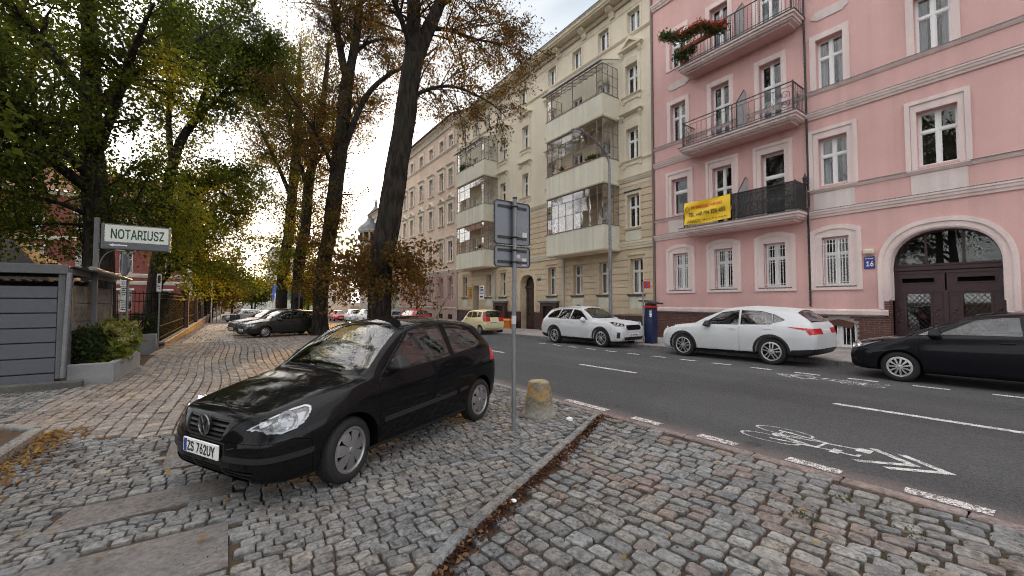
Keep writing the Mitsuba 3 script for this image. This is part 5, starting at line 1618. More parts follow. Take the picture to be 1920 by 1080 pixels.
def wipers(c, x, w, z):
    for y0_, y1_ in ((-.55 * w, .05 * w), (.02 * w, .75 * w)):
        pts = []
        for t in np.linspace(0, 1, 6):
            y = y0_ + (y1_ - y0_) * t
            xx = x + .03 * t
            pts.append([xx, y, c.topz(xx, y) + .012])
        c.put('wiper', tube(pts, .008, 5), 'rubber')


# ---- the black hatchback in the foreground
def polo():
    S = body(3.86, 1.65, 1.545, 2.36, .87, .306, (1.05, .99), 1.78, (3.42, 1.465), (3.75, 1.06), nz=.735, hz=.825, beltf=.955, beltr=1.085, zb=.19, wr=.585)
    c = Car(S, 'parked_car', 'black three-door hatchback with silver hubcaps parked on the setts in front', (1.655, 5.36, (-2.12, -1.12), 0.0), res=(150, 72))
    hood = [(.20, -.28), (.185, 0), (.20, .28), (.36, .50), (.66, .655), (1.10, .70), (1.045, .45), (1.02, 0), (1.045, -.45), (1.10, -.70), (.66, -.655), (.36, -.50)]
    c.glass([(1.19, -.665), (1.12, -.42), (1.095, 0), (1.12, .42), (1.19, .665), (1.74, .545), (1.785, .3), (1.795, 0), (1.785, -.3), (1.74, -.545)], 'xy', .8, 1.7, name='windscreen', seal=.016)
    dw, qw = [(1.36, .985), (1.40, 1.03), (1.86, 1.385), (2.10, 1.425), (2.45, 1.438), (2.51, 1.035), (2.0, 1.005)], [(2.60, 1.05), (2.555, 1.435), (2.92, 1.415), (3.18, 1.35), (3.34, 1.17), (3.32, 1.125), (3.16, 1.095)]
    for s, lo, hi in ((-1, -1.2, -.2), (1, .2, 1.2)):
        c.glass(dw, 'xz', lo, hi, name='door_window'); c.glass(qw, 'xz', lo, hi, name='rear_side_window')
    c.glass([(3.47, -.46), (3.47, .46), (3.70, .53), (3.72, 0), (3.70, -.53)], 'xy', 1.06, 1.6, name='rear_window')
    lp = [(-.275, -.075), (-.13, -.078), (-.05, -.105), (.09, -.118), (.19, -.090), (.25, -.04), (.28, .02), (.283, .065), (.262, .098), (.21, .112), (.10, .092), (-.06, .035), (-.20, -.035)]
    lp = [(.275 + (u - .283) * .80, .105 + (w - .11) * .80) for u, w in lp]
    for s in (-1, 1): headlamp(c, s, lp, (.20, .60, .708), (.80, -.60), [(.132, .018, .082, .09), (-.022, -.004, .052, .06)])
    # grille with slats and the roundel
    gr = [(-.335, .740), (.335, .740), (.285, .585), (.24, .565), (-.24, .565), (-.285, .585)]
    G_ = prism(gr, 'yz', -.2, .25)
    sl = [prism(Polygon(gr).intersection(sbox(-.5, z, .5, z + .016)), 'yz', -.2, .25) for z in (.596, .634, .672, .710)]
    slat_shell = c.shell
    c.shell = c.shell - G_
    gk = c.put('grille', skin(c.inner, prism(Polygon(gr).buffer(.02), 'yz', -.2, .3)), 'rubber')
    for q in sl: c.put('slat', (slat_shell ^ q).translate([.012, 0, 0]), 'black_plastic', gk)
    c.put('grille_frame', slat_shell ^ (prism(Polygon(gr), 'yz', -.2, .25) - prism(Polygon(gr).buffer(-.014), 'yz', -.2, .25)), 'black_plastic', gk)
    bz = .668
    xr = -.004
    a = np.linspace(0, 2 * math.pi, 41)
    em = [tube(np.column_stack([np.full(41, xr), .082 * np.cos(a), bz + .082 * np.sin(a)]), .008, 6, False)]
    for pts in ([(-.037, .064), (0, .006), (.037, .064)], [(-.066, .043), (-.033, -.066), (0, -.006), (.033, -.066), (.066, .043)]):
        em.append(tube([[xr, y, bz + z] for y, z in pts], .0075, 5))
    ek = c.put('emblem_disc', at(xf(lathe([(0, -.02), (.078, -.02), (.084, .0), (.078, .004), (0, .004)], 28), ry(-math.pi / 2)), xr + .008, 0, bz), 'rubber', smooth=40)
    c.put('emblem', join(em), 'emblem', ek, 40)
    # lower air intakes
    for pts in ([(-.60, .345), (.60, .345), (.52, .245), (-.52, .245)],):
        q = prism(pts, 'yz', -.2, .35)
        k0 = c.shell
        c.shell = c.shell - q
        k = c.put('air_intake', skin(c.inner, prism(Polygon(pts).buffer(.02), 'yz', -.2, .4)), 'rubber')
        for z in (.275, .31): c.put('slat', (k0 ^ prism(Polygon(pts).intersection(sbox(-.7, z, .7, z + .010)), 'yz', -.2, .35)).translate([.01, 0, 0]), 'black_plastic', k)
        for y in (-.22, .22): c.put('strut', (k0 ^ prism(sbox(y - .012, .245, y + .012, .345), 'yz', -.2, .35)).translate([.006, 0, 0]), 'black_plastic', k)
    c.panel('bonnet', hood, 'xy', .55, 1.2, 'paint_black')
    door = [(1.255, .30), (1.215, .62), (1.225, .90), (1.30, .985), (1.845, 1.435), (2.12, 1.475), (2.525, 1.485), (2.58, 1.05), (2.60, .62), (2.54, .30)]
    for s, lo, hi in ((-1, -1.2, -.35), (1, .35, 1.2)): c.panel('door', door, 'xz', lo, hi, 'paint_black')
    c.panel('front_bumper', [(-.2, .05), (.50, .05), (.44, .54), (.30, .585), (.16, .565), (-.2, .565)], 'xz', -1.2, 1.2, 'paint_black')
    c.panel('tailgate', [(3.27, -.60), (3.27, .60), (3.95, .60), (3.95, -.60)], 'xy', .62, 1.6, 'paint_black')
    for s, lo, hi in ((-1, -1.2, -.30), (1, .30, 1.2)):
        strip(c, [(1.28, .475), (2.58, .515), (2.58, .565), (1.28, .525)], 'xz', lo, hi, 'black_plastic', 'rub_strip', .012)
        strip(c, [(-.1, .405), (.46, .43), (.46, .475), (-.1, .45)], 'xz', lo, hi, 'black_plastic', 'bumper_strip', .010)
        strip(c, [(2.66, .53), (2.86, .545), (2.86, .585), (2.66, .575)], 'xz', lo, hi, 'black_plastic', 'rub_strip', .012)
        strip(c, [(1.10, .205), (2.86, .21), (2.86, .27), (1.10, .265)], 'xz', lo, hi, 'black_plastic', 'sill', .006)
        c.cut('tail_lamp', prism([(3.55, .86), (3.95, .82), (3.95, 1.07), (3.67, 1.09), (3.57, 1.02)], 'xz', lo - .1 if s < 0 else lo + .2, hi + .1 if s > 0 else hi - .2), 'red_lens')
        c.mirror(1.47, 1.06, s, 'black_plastic', size=(.20, .12, .13))
        y = s * c.half(2.44, .91)
        c.put('door_handle', join([cbox(2.36, 2.52, y - .024, y + .024, .90, .935, .010)]), 'paint_black')
    wipers(c, 1.09, .66, 0)
    c.put('cowl', (c.seal_solid - c.inner) ^ prism([(1.10, -.69), (1.045, -.45), (1.02, 0), (1.045, .45), (1.10, .69), (1.17, .67), (1.10, .42), (1.075, 0), (1.10, -.42), (1.17, -.67)], 'xy', .8, 1.2), 'black_plastic')
    z = c.topz(3.22, 0)
    c.put('aerial', join([tube([(3.18, 0, z - .02), (3.52, 0, z + .38)], .0045, 5), tube([(3.18, 0, z - .02), (3.22, 0, z + .035)], .009, 6)]), 'rubber')
    c.seats((1.75, 2.55)); c.dashboard(1.22, .92, .62)
    c.put('rear_view_mirror', cbox(1.66, 1.69, -.11, .11, 1.27, 1.34, .012), 'rubber')
    plate(c, -.022, .475, True, 'ZS 762UY', 0.0)
    plate(c, 3.872, .84, False)
    c.wheels('cap', 7, .69, 'hubcap', steer=.16)
    c.finish('paint_black')
    return c


def side_windows(c, polys, mt='car_glass', names=None):
    for s, lo, hi in ((-1, -1.3, -.2), (1, .2, 1.3)):
        for i, p in enumerate(polys): c.glass(p, 'xz', lo, hi, mt[i] if isinstance(mt, (list, tuple)) else mt, name='side_window', seal=.014)


def car2(name, label, place_, S, paint, ws, sides, rear, door, lamps, tails, grille, wheel, group=None, glass='car_glass', rglass='privacy_glass', res=(100, 48), clad=None, plate_f=True, mirror_mt=None, intake=None, arch=None, fogs=None, rails=None, beige=False, handles=None, detail=True):
    """a parked car seen from across the street; all measures in the car's own frame"""
    c = Car(S, name, label, place_, 'car', group, res=res)
    cx, wt = ws[:2]
    w0, w1 = ws[2:4]
    c.glass([(cx + .09, -w0), (cx + .02, -w0 * .6), (cx, 0), (cx + .02, w0 * .6), (cx + .09, w0), (wt - .05, w1), (wt, w1 * .5), (wt + .01, 0), (wt, -w1 * .5), (wt - .05, -w1)], 'xy', .8, 2.0, name='windscreen', seal=.016)
    side_windows(c, sides, ['tinted_glass'] + [rglass] * 3)
    c.glass(rear[0], 'xy', rear[1], 2.0, rglass, name='rear_window', seal=.014)
    L = S['L']
    for s in (-1, 1):
        headlamp(c, s, *lamps, **({} if paint != 'paint_white' else {'body_mt': 'black_plastic'}))
        lo, hi = (-1.3, -.30) if s < 0 else (.30, 1.3)
        if tails: c.cut('tail_lamp', prism(tails, 'xz', lo, hi), 'red_lens')
        if fogs:
            pr = prism_dir(fogs[0], (fogs[1][0], fogs[1][1] * s, fogs[1][2]), (.6, s * .8, 0), (0, 0, 1), (.8, -s * .6, 0), -.3, .2)
            c.cut('fog_light', pr, 'black_plastic')
    if grille:
        q = prism(grille, 'yz', -.2, .28)
        k0 = c.shell
        c.shell = c.shell - q
        gk = c.put('grille', skin(c.inner, prism(Polygon(grille).buffer(.02), 'yz', -.2, .3)), 'rubber')
        zz = [p[1] for p in grille]
        for z in np.linspace(min(zz), max(zz), 7)[1:-1]: c.put('slat', (k0 ^ prism(Polygon(grille).intersection(sbox(-1, z, 1, z + .012)), 'yz', -.2, .28)).translate([.015, 0, 0]), 'black_plastic', gk)
        c.put('grille_frame', k0 ^ (q - prism(Polygon(grille).buffer(-.014), 'yz', -.2, .28)), 'black_plastic', gk)
    if intake: c.cut('air_intake', prism(intake, 'yz', -.2, .30), 'black_plastic')
    for i, d in enumerate(door):
        for lo, hi in ((-1.3, -.35), (.35, 1.3)): c.panel('door', d, 'xz', lo, hi, paint)
    if clad:
        for lo, hi in ((-1.3, -.3), (.3, 1.3)): c.cut('sill_cladding', prism(clad, 'xz', lo, hi), 'black_plastic')
        R, ra = S['R'], S['R'] + S.get('gap', .045)
        for xw in c.wx:
            ring = Point(xw, R).buffer(ra + .055, 24).difference(Point(xw, R).buffer(ra - .01, 24))
            for lo, hi in ((-1.3, -.3), (.3, 1.3)): strip(c, ring.intersection(sbox(xw - 1, .2, xw + 1, 2)), 'xz', lo, hi, 'black_plastic', 'arch_cladding', .012)
        c.cut('rear_bumper', prism([(L - .75, .1), (L + .1, .1), (L + .1, .50), (L - .55, .44)], 'xz', -1.3, 1.3), 'black_plastic')
    for s in (-1, 1):
        c.mirror(cx + .45, S['belt_f'] + .075, s, mirror_mt or paint)
        for hx, hz_ in handles or ():
            y = s * c.half(hx, hz_)
            c.put('door_handle', cbox(hx - .10, hx + .10, y - .022, y + .022, hz_ - .016, hz_ + .016, .008), paint)
    if rails:
        for s in (-1, 1):
            pts = [(x, s * rails[2], c.topz(x, s * rails[2]) + .045) for x in np.linspace(rails[0], rails[1], 8)]
            c.put('roof_rail', tube(pts, .015, 6), 'alloy')
    c.seats((S['fo'] + 1.1, S['fo'] + 1.95), 'beige_trim' if beige else 'seat_cloth'); c.dashboard(S['fo'] + .42, S['belt_f'] - .03, .64)
    xr, zr = S.get('plate_r', (L + .006, .80))
    plate(c, S.get('plate_x', -.014), S.get('plate_z', .42), True)
    plate(c, xr, zr, False)
    c.wheels(*wheel)
    wipers(c, cx - .0, w0, 0)
    c.finish(paint)
    return c


def mk(*a, **k):
    S = body(*a, **k)
    S['belt_f'] = k.get('beltf', .92)
    return S


CARS_ON = True
if CARS_ON:
    polo()
    # white crossover seen from behind, nose pointing away
    S = mk(4.64, 1.85, 1.635, 2.66, .93, .37, (1.26, 1.11), 2.18, (4.16, 1.52), (4.53, 1.14), nz=.88, hz=.99, beltf=1.02, beltr=1.11, zb=.24, wr=.60, peak=.35, tailw=.84)
    S['gap'] = .05; S['plate_r'] = (4.600, .93)
    car2('parked_car', 'white crossover with black arches and red tail lamp parked before the pink house', (13.25, 6.45, (0.0, 1), 0.0), S, 'paint_white', (1.32, 2.14, .72, .60),
         [[(1.66, 1.09), (1.80, 1.20), (2.18, 1.44), (2.66, 1.50), (2.70, 1.10)], [(2.78, 1.105), (2.75, 1.50), (3.28, 1.47), (3.55, 1.40), (3.62, 1.16), (3.58, 1.125)], [(3.66, 1.17), (3.60, 1.39), (3.90, 1.24)]],
         ([(4.17, -.54), (4.17, .54), (4.47, .60), (4.49, 0), (4.47, -.60)], 1.14), [[(1.60, .36), (1.55, .70), (1.60, 1.06), (2.18, 1.48), (2.72, 1.535), (2.74, .36)], [(2.75, .36), (2.735, 1.535), (3.35, 1.50), (3.64, 1.42), (3.72, 1.10), (3.62, .82), (3.25, .60), (3.20, .36)]],
         ([(-.2, .02), (.22, .12), (.26, .06), (-.05, -.06), (-.2, -.03)], (.25, .68, .91), (.8, -.6), [(.0, .03, .04, .05)]),
         [(4.02, 1.065), (4.75, 1.01), (4.75, .90), (4.50, .85), (4.42, .97), (4.02, 1.045)], [(-.36, .80), (.36, .80), (.26, .45), (-.26, .45)], ('double', 5, .70, 'alloy', 0.0, .225),
         clad=[(1.15, .15), (3.35, .15), (3.35, .33), (1.15, .31)], mirror_mt='black_plastic', handles=[(2.55, .965), (3.52, .99)], beige=True, rglass='privacy_glass')
    # white seven-seater facing us
    S = mk(4.80, 1.89, 1.69, 2.80, .95, .375, (1.36, 1.14), 2.20, (4.27, 1.61), (4.66, 1.14), nz=.90, hz=1.03, beltf=1.05, beltr=1.13, zb=.24, wr=.63, peak=.4, tailw=.86, nosew=.52)
    S['gap'] = .05; S['plate_z'] = .52; S['plate_x'] = -.03
    car2('parked_car', 'white family SUV facing the camera beside the blue parking meter', (13.28, 12.86, (0.02, -1), 0.0), S, 'paint_white', (1.42, 2.15, .74, .62),
         [[(1.72, 1.12), (1.92, 1.26), (2.22, 1.47), (2.62, 1.54), (2.72, 1.13)], [(2.80, 1.135), (2.76, 1.545), (3.40, 1.54), (3.52, 1.16)], [(3.60, 1.165), (3.50, 1.535), (3.95, 1.47), (4.30, 1.24), (4.22, 1.19)]],
         ([(4.30, -.55), (4.30, .55), (4.60, .62), (4.60, -.62)], 1.18), [[(1.66, .40), (1.60, .75), (1.66, 1.10), (2.18, 1.50), (2.74, 1.58), (2.77, .40)], [(2.78, .40), (2.765, 1.58), (3.48, 1.57), (3.57, 1.16), (3.62, .85), (3.40, .62), (3.33, .40)]],
         ([(-.24, -.05), (-.22, .03), (.10, .10), (.30, .14), (.30, .09), (.12, -.05)], (.25, .66, .92), (.8, -.6), [(.02, .03, .045, .05), (.14, .06, .04, .05), (-.11, -.01, .04, .05)]),
         [(4.50, 1.10), (4.9, 1.06), (4.9, .84), (4.62, .86)], [(-.42, .91), (-.46, .79), (-.38, .71), (.38, .71), (.46, .79), (.42, .91)], ('double', 5, .70, 'alloy', 0.0, .23),
         clad=[(1.15, .15), (3.55, .15), (3.55, .36), (1.15, .34)], intake=[(-.62, .44), (.62, .44), (.50, .31), (-.50, .31)], handles=[(2.60, .97), (3.44, 1.0)], fogs=([(-.06, -.13), (-.08, .10), (.04, .12), (.06, -.11)], (.22, .74, .52)), rails=(2.3, 4.1, .62))
    # black hatchback cut by the right edge
    S = mk(4.35, 1.80, 1.49, 2.62, .93, .315, (.98, .98), 1.98, (3.85, 1.36), (4.22, 1.02), nz=.74, hz=.85, beltf=.98, beltr=1.05, zb=.20, wr=.60, peak=.38)
    car2('parked_car', 'black hatchback with many-spoked silver wheels cut off by the right edge of the view', (12.60, 1.06, (0.0, 1), 0.0), S, 'paint_black2', (1.02, 1.95, .72, .58),
         [[(1.55, 1.03), (1.60, 1.07), (2.02, 1.32), (2.40, 1.375), (2.56, 1.375), (2.60, 1.04)], [(2.68, 1.045), (2.65, 1.375), (3.2, 1.34), (3.5, 1.27), (3.62, 1.10), (3.5, 1.06)], [(1.22, 1.0), (1.50, 1.18), (1.49, 1.02)]],
         ([(3.90, -.5), (3.90, .5), (4.18, .56), (4.18, -.56)], 1.05), [[(1.30, .30), (1.24, .70), (1.26, .97), (1.90, 1.35), (2.40, 1.42), (2.62, 1.42), (2.66, .30)]],
         ([(-.22, -.06), (-.2, .03), (.10, .10), (.36, .17), (.38, .12), (.16, -.04), (-.05, -.09)], (.24, .64, .74), (.78, -.62), [(.06, .02, .06, .06), (-.10, -.02, .05, .05)]),
         [(3.95, 1.0), (4.5, .95), (4.5, .75), (4.15, .78)], [(-.35, .72), (.35, .72), (.30, .60), (-.30, .60)], ('spoke', 11, .66, 'alloy', 0.0, .205), handles=[(2.42, .90)], intake=[(-.55, .42), (.55, .42), (.45, .26), (-.45, .26)], rglass='car_glass',
         fogs=([(-.07, -.02), (-.07, .02), (.07, .02), (.07, -.02)], (.22, .72, .42)))
    # small pale yellow hatchback driving off along the far side
    S = mk(3.54, 1.58, 1.54, 2.30, .68, .285, (.78, 1.02), 1.28, (3.28, 1.47), (3.45, 1.02), nz=.72, hz=.86, beltf=.98, beltr=1.03, zb=.20, wr=.60, roofk=.04, tailw=.88)
    S['plate_r'] = (3.53, .74)
    car2('parked_car', 'small pale yellow hatchback with tall red tail lamps seen from behind', (13.45, 22.7, (.03, 1), 0.0), S, 'paint_cream', (.84, 1.24, .62, .56),
         [[(1.10, 1.04), (1.32, 1.37), (1.80, 1.41), (1.84, 1.06)], [(1.92, 1.06), (1.88, 1.41), (2.50, 1.40), (2.54, 1.07)], [(2.62, 1.08), (2.60, 1.395), (3.0, 1.36), (3.0, 1.10)]],
         ([(3.26, -.52), (3.26, .52), (3.44, .54), (3.44, -.54)], 1.06), [[(1.05, .32), (1.04, 1.0), (1.28, 1.42), (1.86, 1.45), (1.88, .32)], [(1.89, .32), (1.87, 1.45), (2.56, 1.44), (2.60, 1.0), (2.45, .62), (2.40, .32)]],
         ([(-.12, -.08), (-.12, .06), (.12, .10), (.14, -.04)], (.16, .58, .76), (.8, -.6), [(.0, .0, .05, .05)]),
         [(3.14, 1.42), (3.55, 1.38), (3.62, .80), (3.40, .80), (3.22, 1.05)], [(-.3, .66), (.3, .66), (.3, .58), (-.3, .58)], ('cap', 6, .62, 'hubcap', 0.0, .17), handles=[(1.72, .92), (2.42, .93)], rglass='car_glass', res=(80, 40))
    # dark estate nose-in under the trees
    S = mk(4.41, 1.71, 1.50, 2.60, .90, .305, (1.12, .97), 1.86, (3.95, 1.42), (4.30, 1.02), nz=.68, hz=.80, beltf=.94, beltr=1.0, zb=.20, wr=.58, roofk=.05)
    EST = dict(sides=[[(1.45, .99), (1.92, 1.32), (2.30, 1.37), (2.38, 1.0)], [(2.46, 1.0), (2.42, 1.37), (3.05, 1.36), (3.15, 1.01)], [(3.22, 1.02), (3.15, 1.355), (3.82, 1.31), (4.02, 1.05)]],
               rear=([(3.98, -.5), (3.98, .5), (4.26, .56), (4.26, -.56)], 1.05), door=[[(1.35, .30), (1.32, .98), (1.88, 1.37), (2.40, 1.41), (2.43, .30)], [(2.44, .30), (2.42, 1.41), (3.10, 1.40), (3.2, 1.0), (3.06, .62), (3.0, .30)]],
               lamps=([(-.22, -.06), (-.2, .04), (.10, .09), (.26, .09), (.20, -.04), (-.05, -.08)], (.22, .60, .68), (.8, -.6), [(.08, .02, .06, .05), (-.08, -.01, .05, .05)]))
    car2('parked_car', 'dark grey estate car parked nose-in before the second tree trunk', (2.65, 27.0, (-.95, -.30), .14), S, 'paint_dark', (1.17, 1.82, .66, .55), EST['sides'], EST['rear'], EST['door'], EST['lamps'],
         [(4.05, 1.0), (4.5, .95), (4.5, .70), (4.2, .72)], [(-.34, .66), (.34, .66), (.28, .56), (-.28, .56)], ('cap', 6, .64, 'hubcap', 0.0, .185), handles=[(2.25, .86), (2.98, .88)], rglass='car_glass', intake=[(-.5, .38), (.5, .38), (.4, .26), (-.4, .26)])
    S2 = mk(4.55, 1.80, 1.60, 2.65, .90, .33, (1.15, 1.03), 1.95, (4.05, 1.50), (4.44, 1.06), nz=.74, hz=.88, beltf=1.0, beltr=1.06, zb=.22, wr=.60)
    GEN = dict(sides=[[(1.5, 1.05), (2.0, 1.41), (2.40, 1.47), (2.48, 1.07)], [(2.56, 1.07), (2.52, 1.47), (3.15, 1.46), (3.25, 1.09)], [(3.32, 1.10), (3.25, 1.45), (3.85, 1.40), (4.05, 1.13)]],
               rear=([(4.08, -.5), (4.08, .5), (4.38, .56), (4.38, -.56)], 1.1), door=[[(1.4, .32), (1.36, 1.04), (1.95, 1.46), (2.50, 1.51), (2.53, .32)], [(2.54, .32), (2.52, 1.51), (3.2, 1.5), (3.3, 1.05), (3.12, .62), (3.08, .32)]],
               lamps=([(-.22, -.05), (-.2, .04), (.10, .09), (.28, .11), (.20, -.03)], (.24, .62, .77), (.8, -.6), [(.08, .02, .055, .05), (-.08, .0, .05, .05)]))

    PROTO = {}

    def gen(label, place_, paint, S=S2, group=None, w='cap'):
        """the first of a kind is built; the next ones are copies of all its parts set down elsewhere"""
        D = GEN if S is S2 else EST
        x, y, h, zo = place_
        h = np.array(h, float) / np.linalg.norm(h)
        fx = np.array([h[0], h[1], -SL * h[1]]); fx /= np.linalg.norm(fx)
        ly = np.cross([0, 0, 1], fx); ly /= np.linalg.norm(ly)
        M = np.eye(4); M[:3, :3] = np.column_stack([-fx, -ly, np.cross(fx, ly)])
        M[:3, 3] = np.array([x, y, float(gz(x, y)) + zo]) - M[:3, :3] @ np.array([S['fo'] + S['wb'] / 2, 0, 0])
        if id(S) not in PROTO:
            c = car2('parked_car', label, place_, S, paint, (S['top'][5][0] + .05, S['top'][8][0] - .05, .66, .56), D['sides'], D['rear'], D['door'], D['lamps'],
                     [(S['L'] - .36, 1.0), (S['L'] + .2, .95), (S['L'] + .2, .72), (S['L'] - .2, .74)], [(-.34, .74), (.34, .74), (.28, .62), (-.28, .62)], (w, 6, .66, 'hubcap', 0.0, .2), rglass='car_glass', res=(56, 30), group=group)
            PROTO[id(S)] = (c.k, np.linalg.inv(M), paint)
            return
        k0, inv, p0_ = PROTO[id(S)]
        k = thing('parked_car', label, 'car', group)
        tw = T((M @ inv).tolist())
        for q in [q for q in scene if q.startswith(k0 + '__')]:
            d = {**scene[q], 'to_world': tw}
            if d['bsdf']['id'] == 'mat_' + p0_: d['bsdf'] = {'type': 'ref', 'id': 'mat_' + paint}
            scene[k + q[len(k0):]] = d

    gen('black van-like car with bright windscreen behind the dark grey estate', (2.2, 29.7, (-.93, -.36), .14), 'paint_dark')
    gen('black car parked on the path, farther than the two dark nose-in cars', (2.9, 40.5, (-.93, -.36), .14), 'paint_black2', S)
    gen('white car facing us across the street between the tree trunks', (13.0, 47.0, (0, -1), 0), 'paint_white')
    gen('white car partly hidden behind the other white car between the trunks', (13.0, 53.0, (0, -1), 0), 'paint_white')
    gen('dark red car farthest in the row between the tree trunks', (12.6, 61.0, (0, -1), 0), 'paint_red', S)
    gen('light blue car peeping out right of the thickest tree trunk', (12.7, 39.0, (0, 1), 0), 'paint_blue', S)
    gen('bright red car standing between the blue car and the yellow hatchback', (13.2, 34.0, (0.02, 1), 0), 'paint_red')
    for k, (x, y) in enumerate([(1.5, 62), (1.9, 66), (2.0, 72), (2.2, 80), (6.2, 95), (9.5, 110)]):
        gen(['silver car farthest right of the path cars near the two bins', 'dark car just beyond the silver car by the two bins', 'silver car third along the far path', 'dark car last along the far path', 'silver car far off on the carriageway', 'dark car farthest off on the carriageway'][k], (x, y, (-.93, -.36) if k < 4 else (0, -1), .14 if k < 4 else 0), 'paint_dark' if k % 2 else 'paint_silver', S if k % 2 else S2, 'far parked cars')

# ---------------------------------------------------------------- street furniture
mat('galv', mottled((0.20, 0.205, 0.22), 0.25, 5.0, 70, 0.15), rough=0.45, metal=0.5)
mat('sign_back', mottled((0.155, 0.165, 0.190), 0.15, 4.0, 40, 0.05), rough=0.42, metal=0.3)
mat('sticker', lambda p, n, uv: mi.Color3f(0.55, 0.55, 0.56) * (0.75 + 0.3 * noise(p.x * 90, p.y * 90, p.z * 90)), rough=0.6)
mat('edge_black', (0.02, 0.02, 0.022), rough=0.5)
gS = float(gz(3.16, 4.48))
SP = thing('road_sign_pole', 'tall grey pole carrying two grey sign backs beside the concrete bollard', 'sign post')
obj('pole', tube([(3.16, 4.48, gS - .1), (3.165, 4.48, 1.5), (3.172, 4.47, 3.07)], .030, 16), 'galv', SP, smooth=40)
obj('pole_cap', at(lathe([(.032, 3.06), (.032, 3.085), (0, 3.09)], 16), 3.172, 4.47), 'edge_black', SP)
obj('wrap', tube([(3.163, 4.48, 1.36), (3.164, 4.48, 1.47)], .0315, 16, False), 'sticker', SP)


def rounded(w, h, r): return sbox(-w / 2 + r, -h / 2 + r, w / 2 - r, h / 2 - r).buffer(r, 8)


def sign_plate(parent, x, y, zc, w, h, name, brackets):
    p = rounded(w, h, .05)
    def up(m, yo): return xf(m, [[1, 0, 0], [0, 0, -1], [0, 1, 0]], [x, y + yo, zc])
    k = obj(name, up(ext(p, .004), .050), 'sign_back', parent)
    obj('rim', up(ext(p.difference(p.buffer(-.014)), .022), .058), 'edge_black', k)
    for z in brackets:
        b = sbox(-.24, -.018, .24, .018)
        for q in (-.20, -.15, -.10, .10, .15, .20): b = b.difference(Point(q, 0).buffer(.008))
        obj('bracket', up(xf(ext(b, .012), None, [0, z, 0]), .046), 'edge_black', k)
        obj('clamp', xf(join([tube([(x + .042 * math.cos(a), y + .0 + .042 * math.sin(a), zc + z) for a in np.linspace(-math.pi, 0, 11)] + [(x + .06, y + .035, zc + z)], .012, 6)]), None), 'edge_black', k)
    return k


k = sign_plate(SP, 3.168, 4.475, 2.735, .60, .60, 'sign_plate', (.22, -.20))
obj('sticker', xf(ext(sbox(.17, -.22, .25, -.11), .002), [[1, 0, 0], [0, 0, -1], [0, 1, 0]], [3.168, 4.522, 2.735]), 'sticker', k)
k = sign_plate(SP, 3.168, 4.475, 2.275, .60, .295, 'sign_plate', (.085, -.075))
obj('sticker', xf(ext(sbox(.03, -.015, .13, .035), .002), [[1, 0, 0], [0, 0, -1], [0, 1, 0]], [3.168, 4.522, 2.275]), 'sticker', k)
obj('sticker', xf(ext(sbox(.16, -.115, .24, -.01), .002), [[1, 0, 0], [0, 0, -1], [0, 1, 0]], [3.168, 4.522, 2.275]), 'sticker', k)


def boll_fn(p, n, uv):
    h = p.z + SL * p.y
    a = fbm(p.x * 9, p.y * 9, p.z * 7, 4)
    b = fbm(p.x * 26, p.y * 26, p.z * 20, 4)
    paint = mix(mi.Color3f(0.29, 0.185, 0.07), mi.Color3f(0.14, 0.115, 0.075), smoothstep(0.35, 0.65, a))
    con = mix(mi.Color3f(0.30, 0.28, 0.25), mi.Color3f(0.13, 0.12, 0.10), b)
    w = smoothstep(0.20, 0.10, h + 0.22 * (b - 0.5)) + smoothstep(0.50, 0.56, h + 0.2 * (b - 0.5)) + smoothstep(0.52, 0.64, b)
    return mix(paint, con, dr.clip(w, 0, 1)) * (0.72 + 0.5 * noise(p.x * 70, p.y * 70, p.z * 70))


mat('bollard_paint', boll_fn, rough=0.85, bump=lambda p, n, uv: fbm(p.x * 30, p.y * 30, p.z * 30, 4), bscale=0.012)
pr = [(0, .0), (.245, .0), (.258, .02), (.246, .06), (.236, .10)] + [(.236 - .075 * t, .10 + .40 * t) for t in np.linspace(.1, 1, 12)] + [(.154, .525), (.136, .535), (.05, .542), (0, .540)]
v, f = lathe(pr, 48)
nz_ = meshkit.fbm(v * 9, 3, 5)[:, None] - .5
rad = v.copy(); rad[:, 2] = 0
v = v + rad / (np.linalg.norm(rad, axis=1, keepdims=True) + 1e-6) * nz_ * .028
obj('concrete_bollard', at((v, f), 3.90, 4.86, float(gz(3.9, 4.86)) - .005), 'bollard_paint', smooth=50, label='stubby concrete bollard with flaking yellow paint beside the tall sign pole', cat='bollard')
for k_, (x, y, s_, lb) in enumerate([(4.12, 4.42, .05, 'crumpled white paper lying on the setts right of the bollard'), (2.02, 2.86, .025, 'scrap of white paper in the leaf-filled gutter')]):
    b_ = trimesh.creation.icosphere(2, s_)
    v = np.array(b_.vertices); v *= (.6 + .9 * meshkit.noise(v / s_ * 1.7 + k_, 4))[:, None]; v[:, 2] *= .45
    obj('paper_scrap', at((v, np.array(b_.faces)), x, y, float(gz(x, y)) + s_ * .3), 'white_sheet', label=lb, cat='litter')

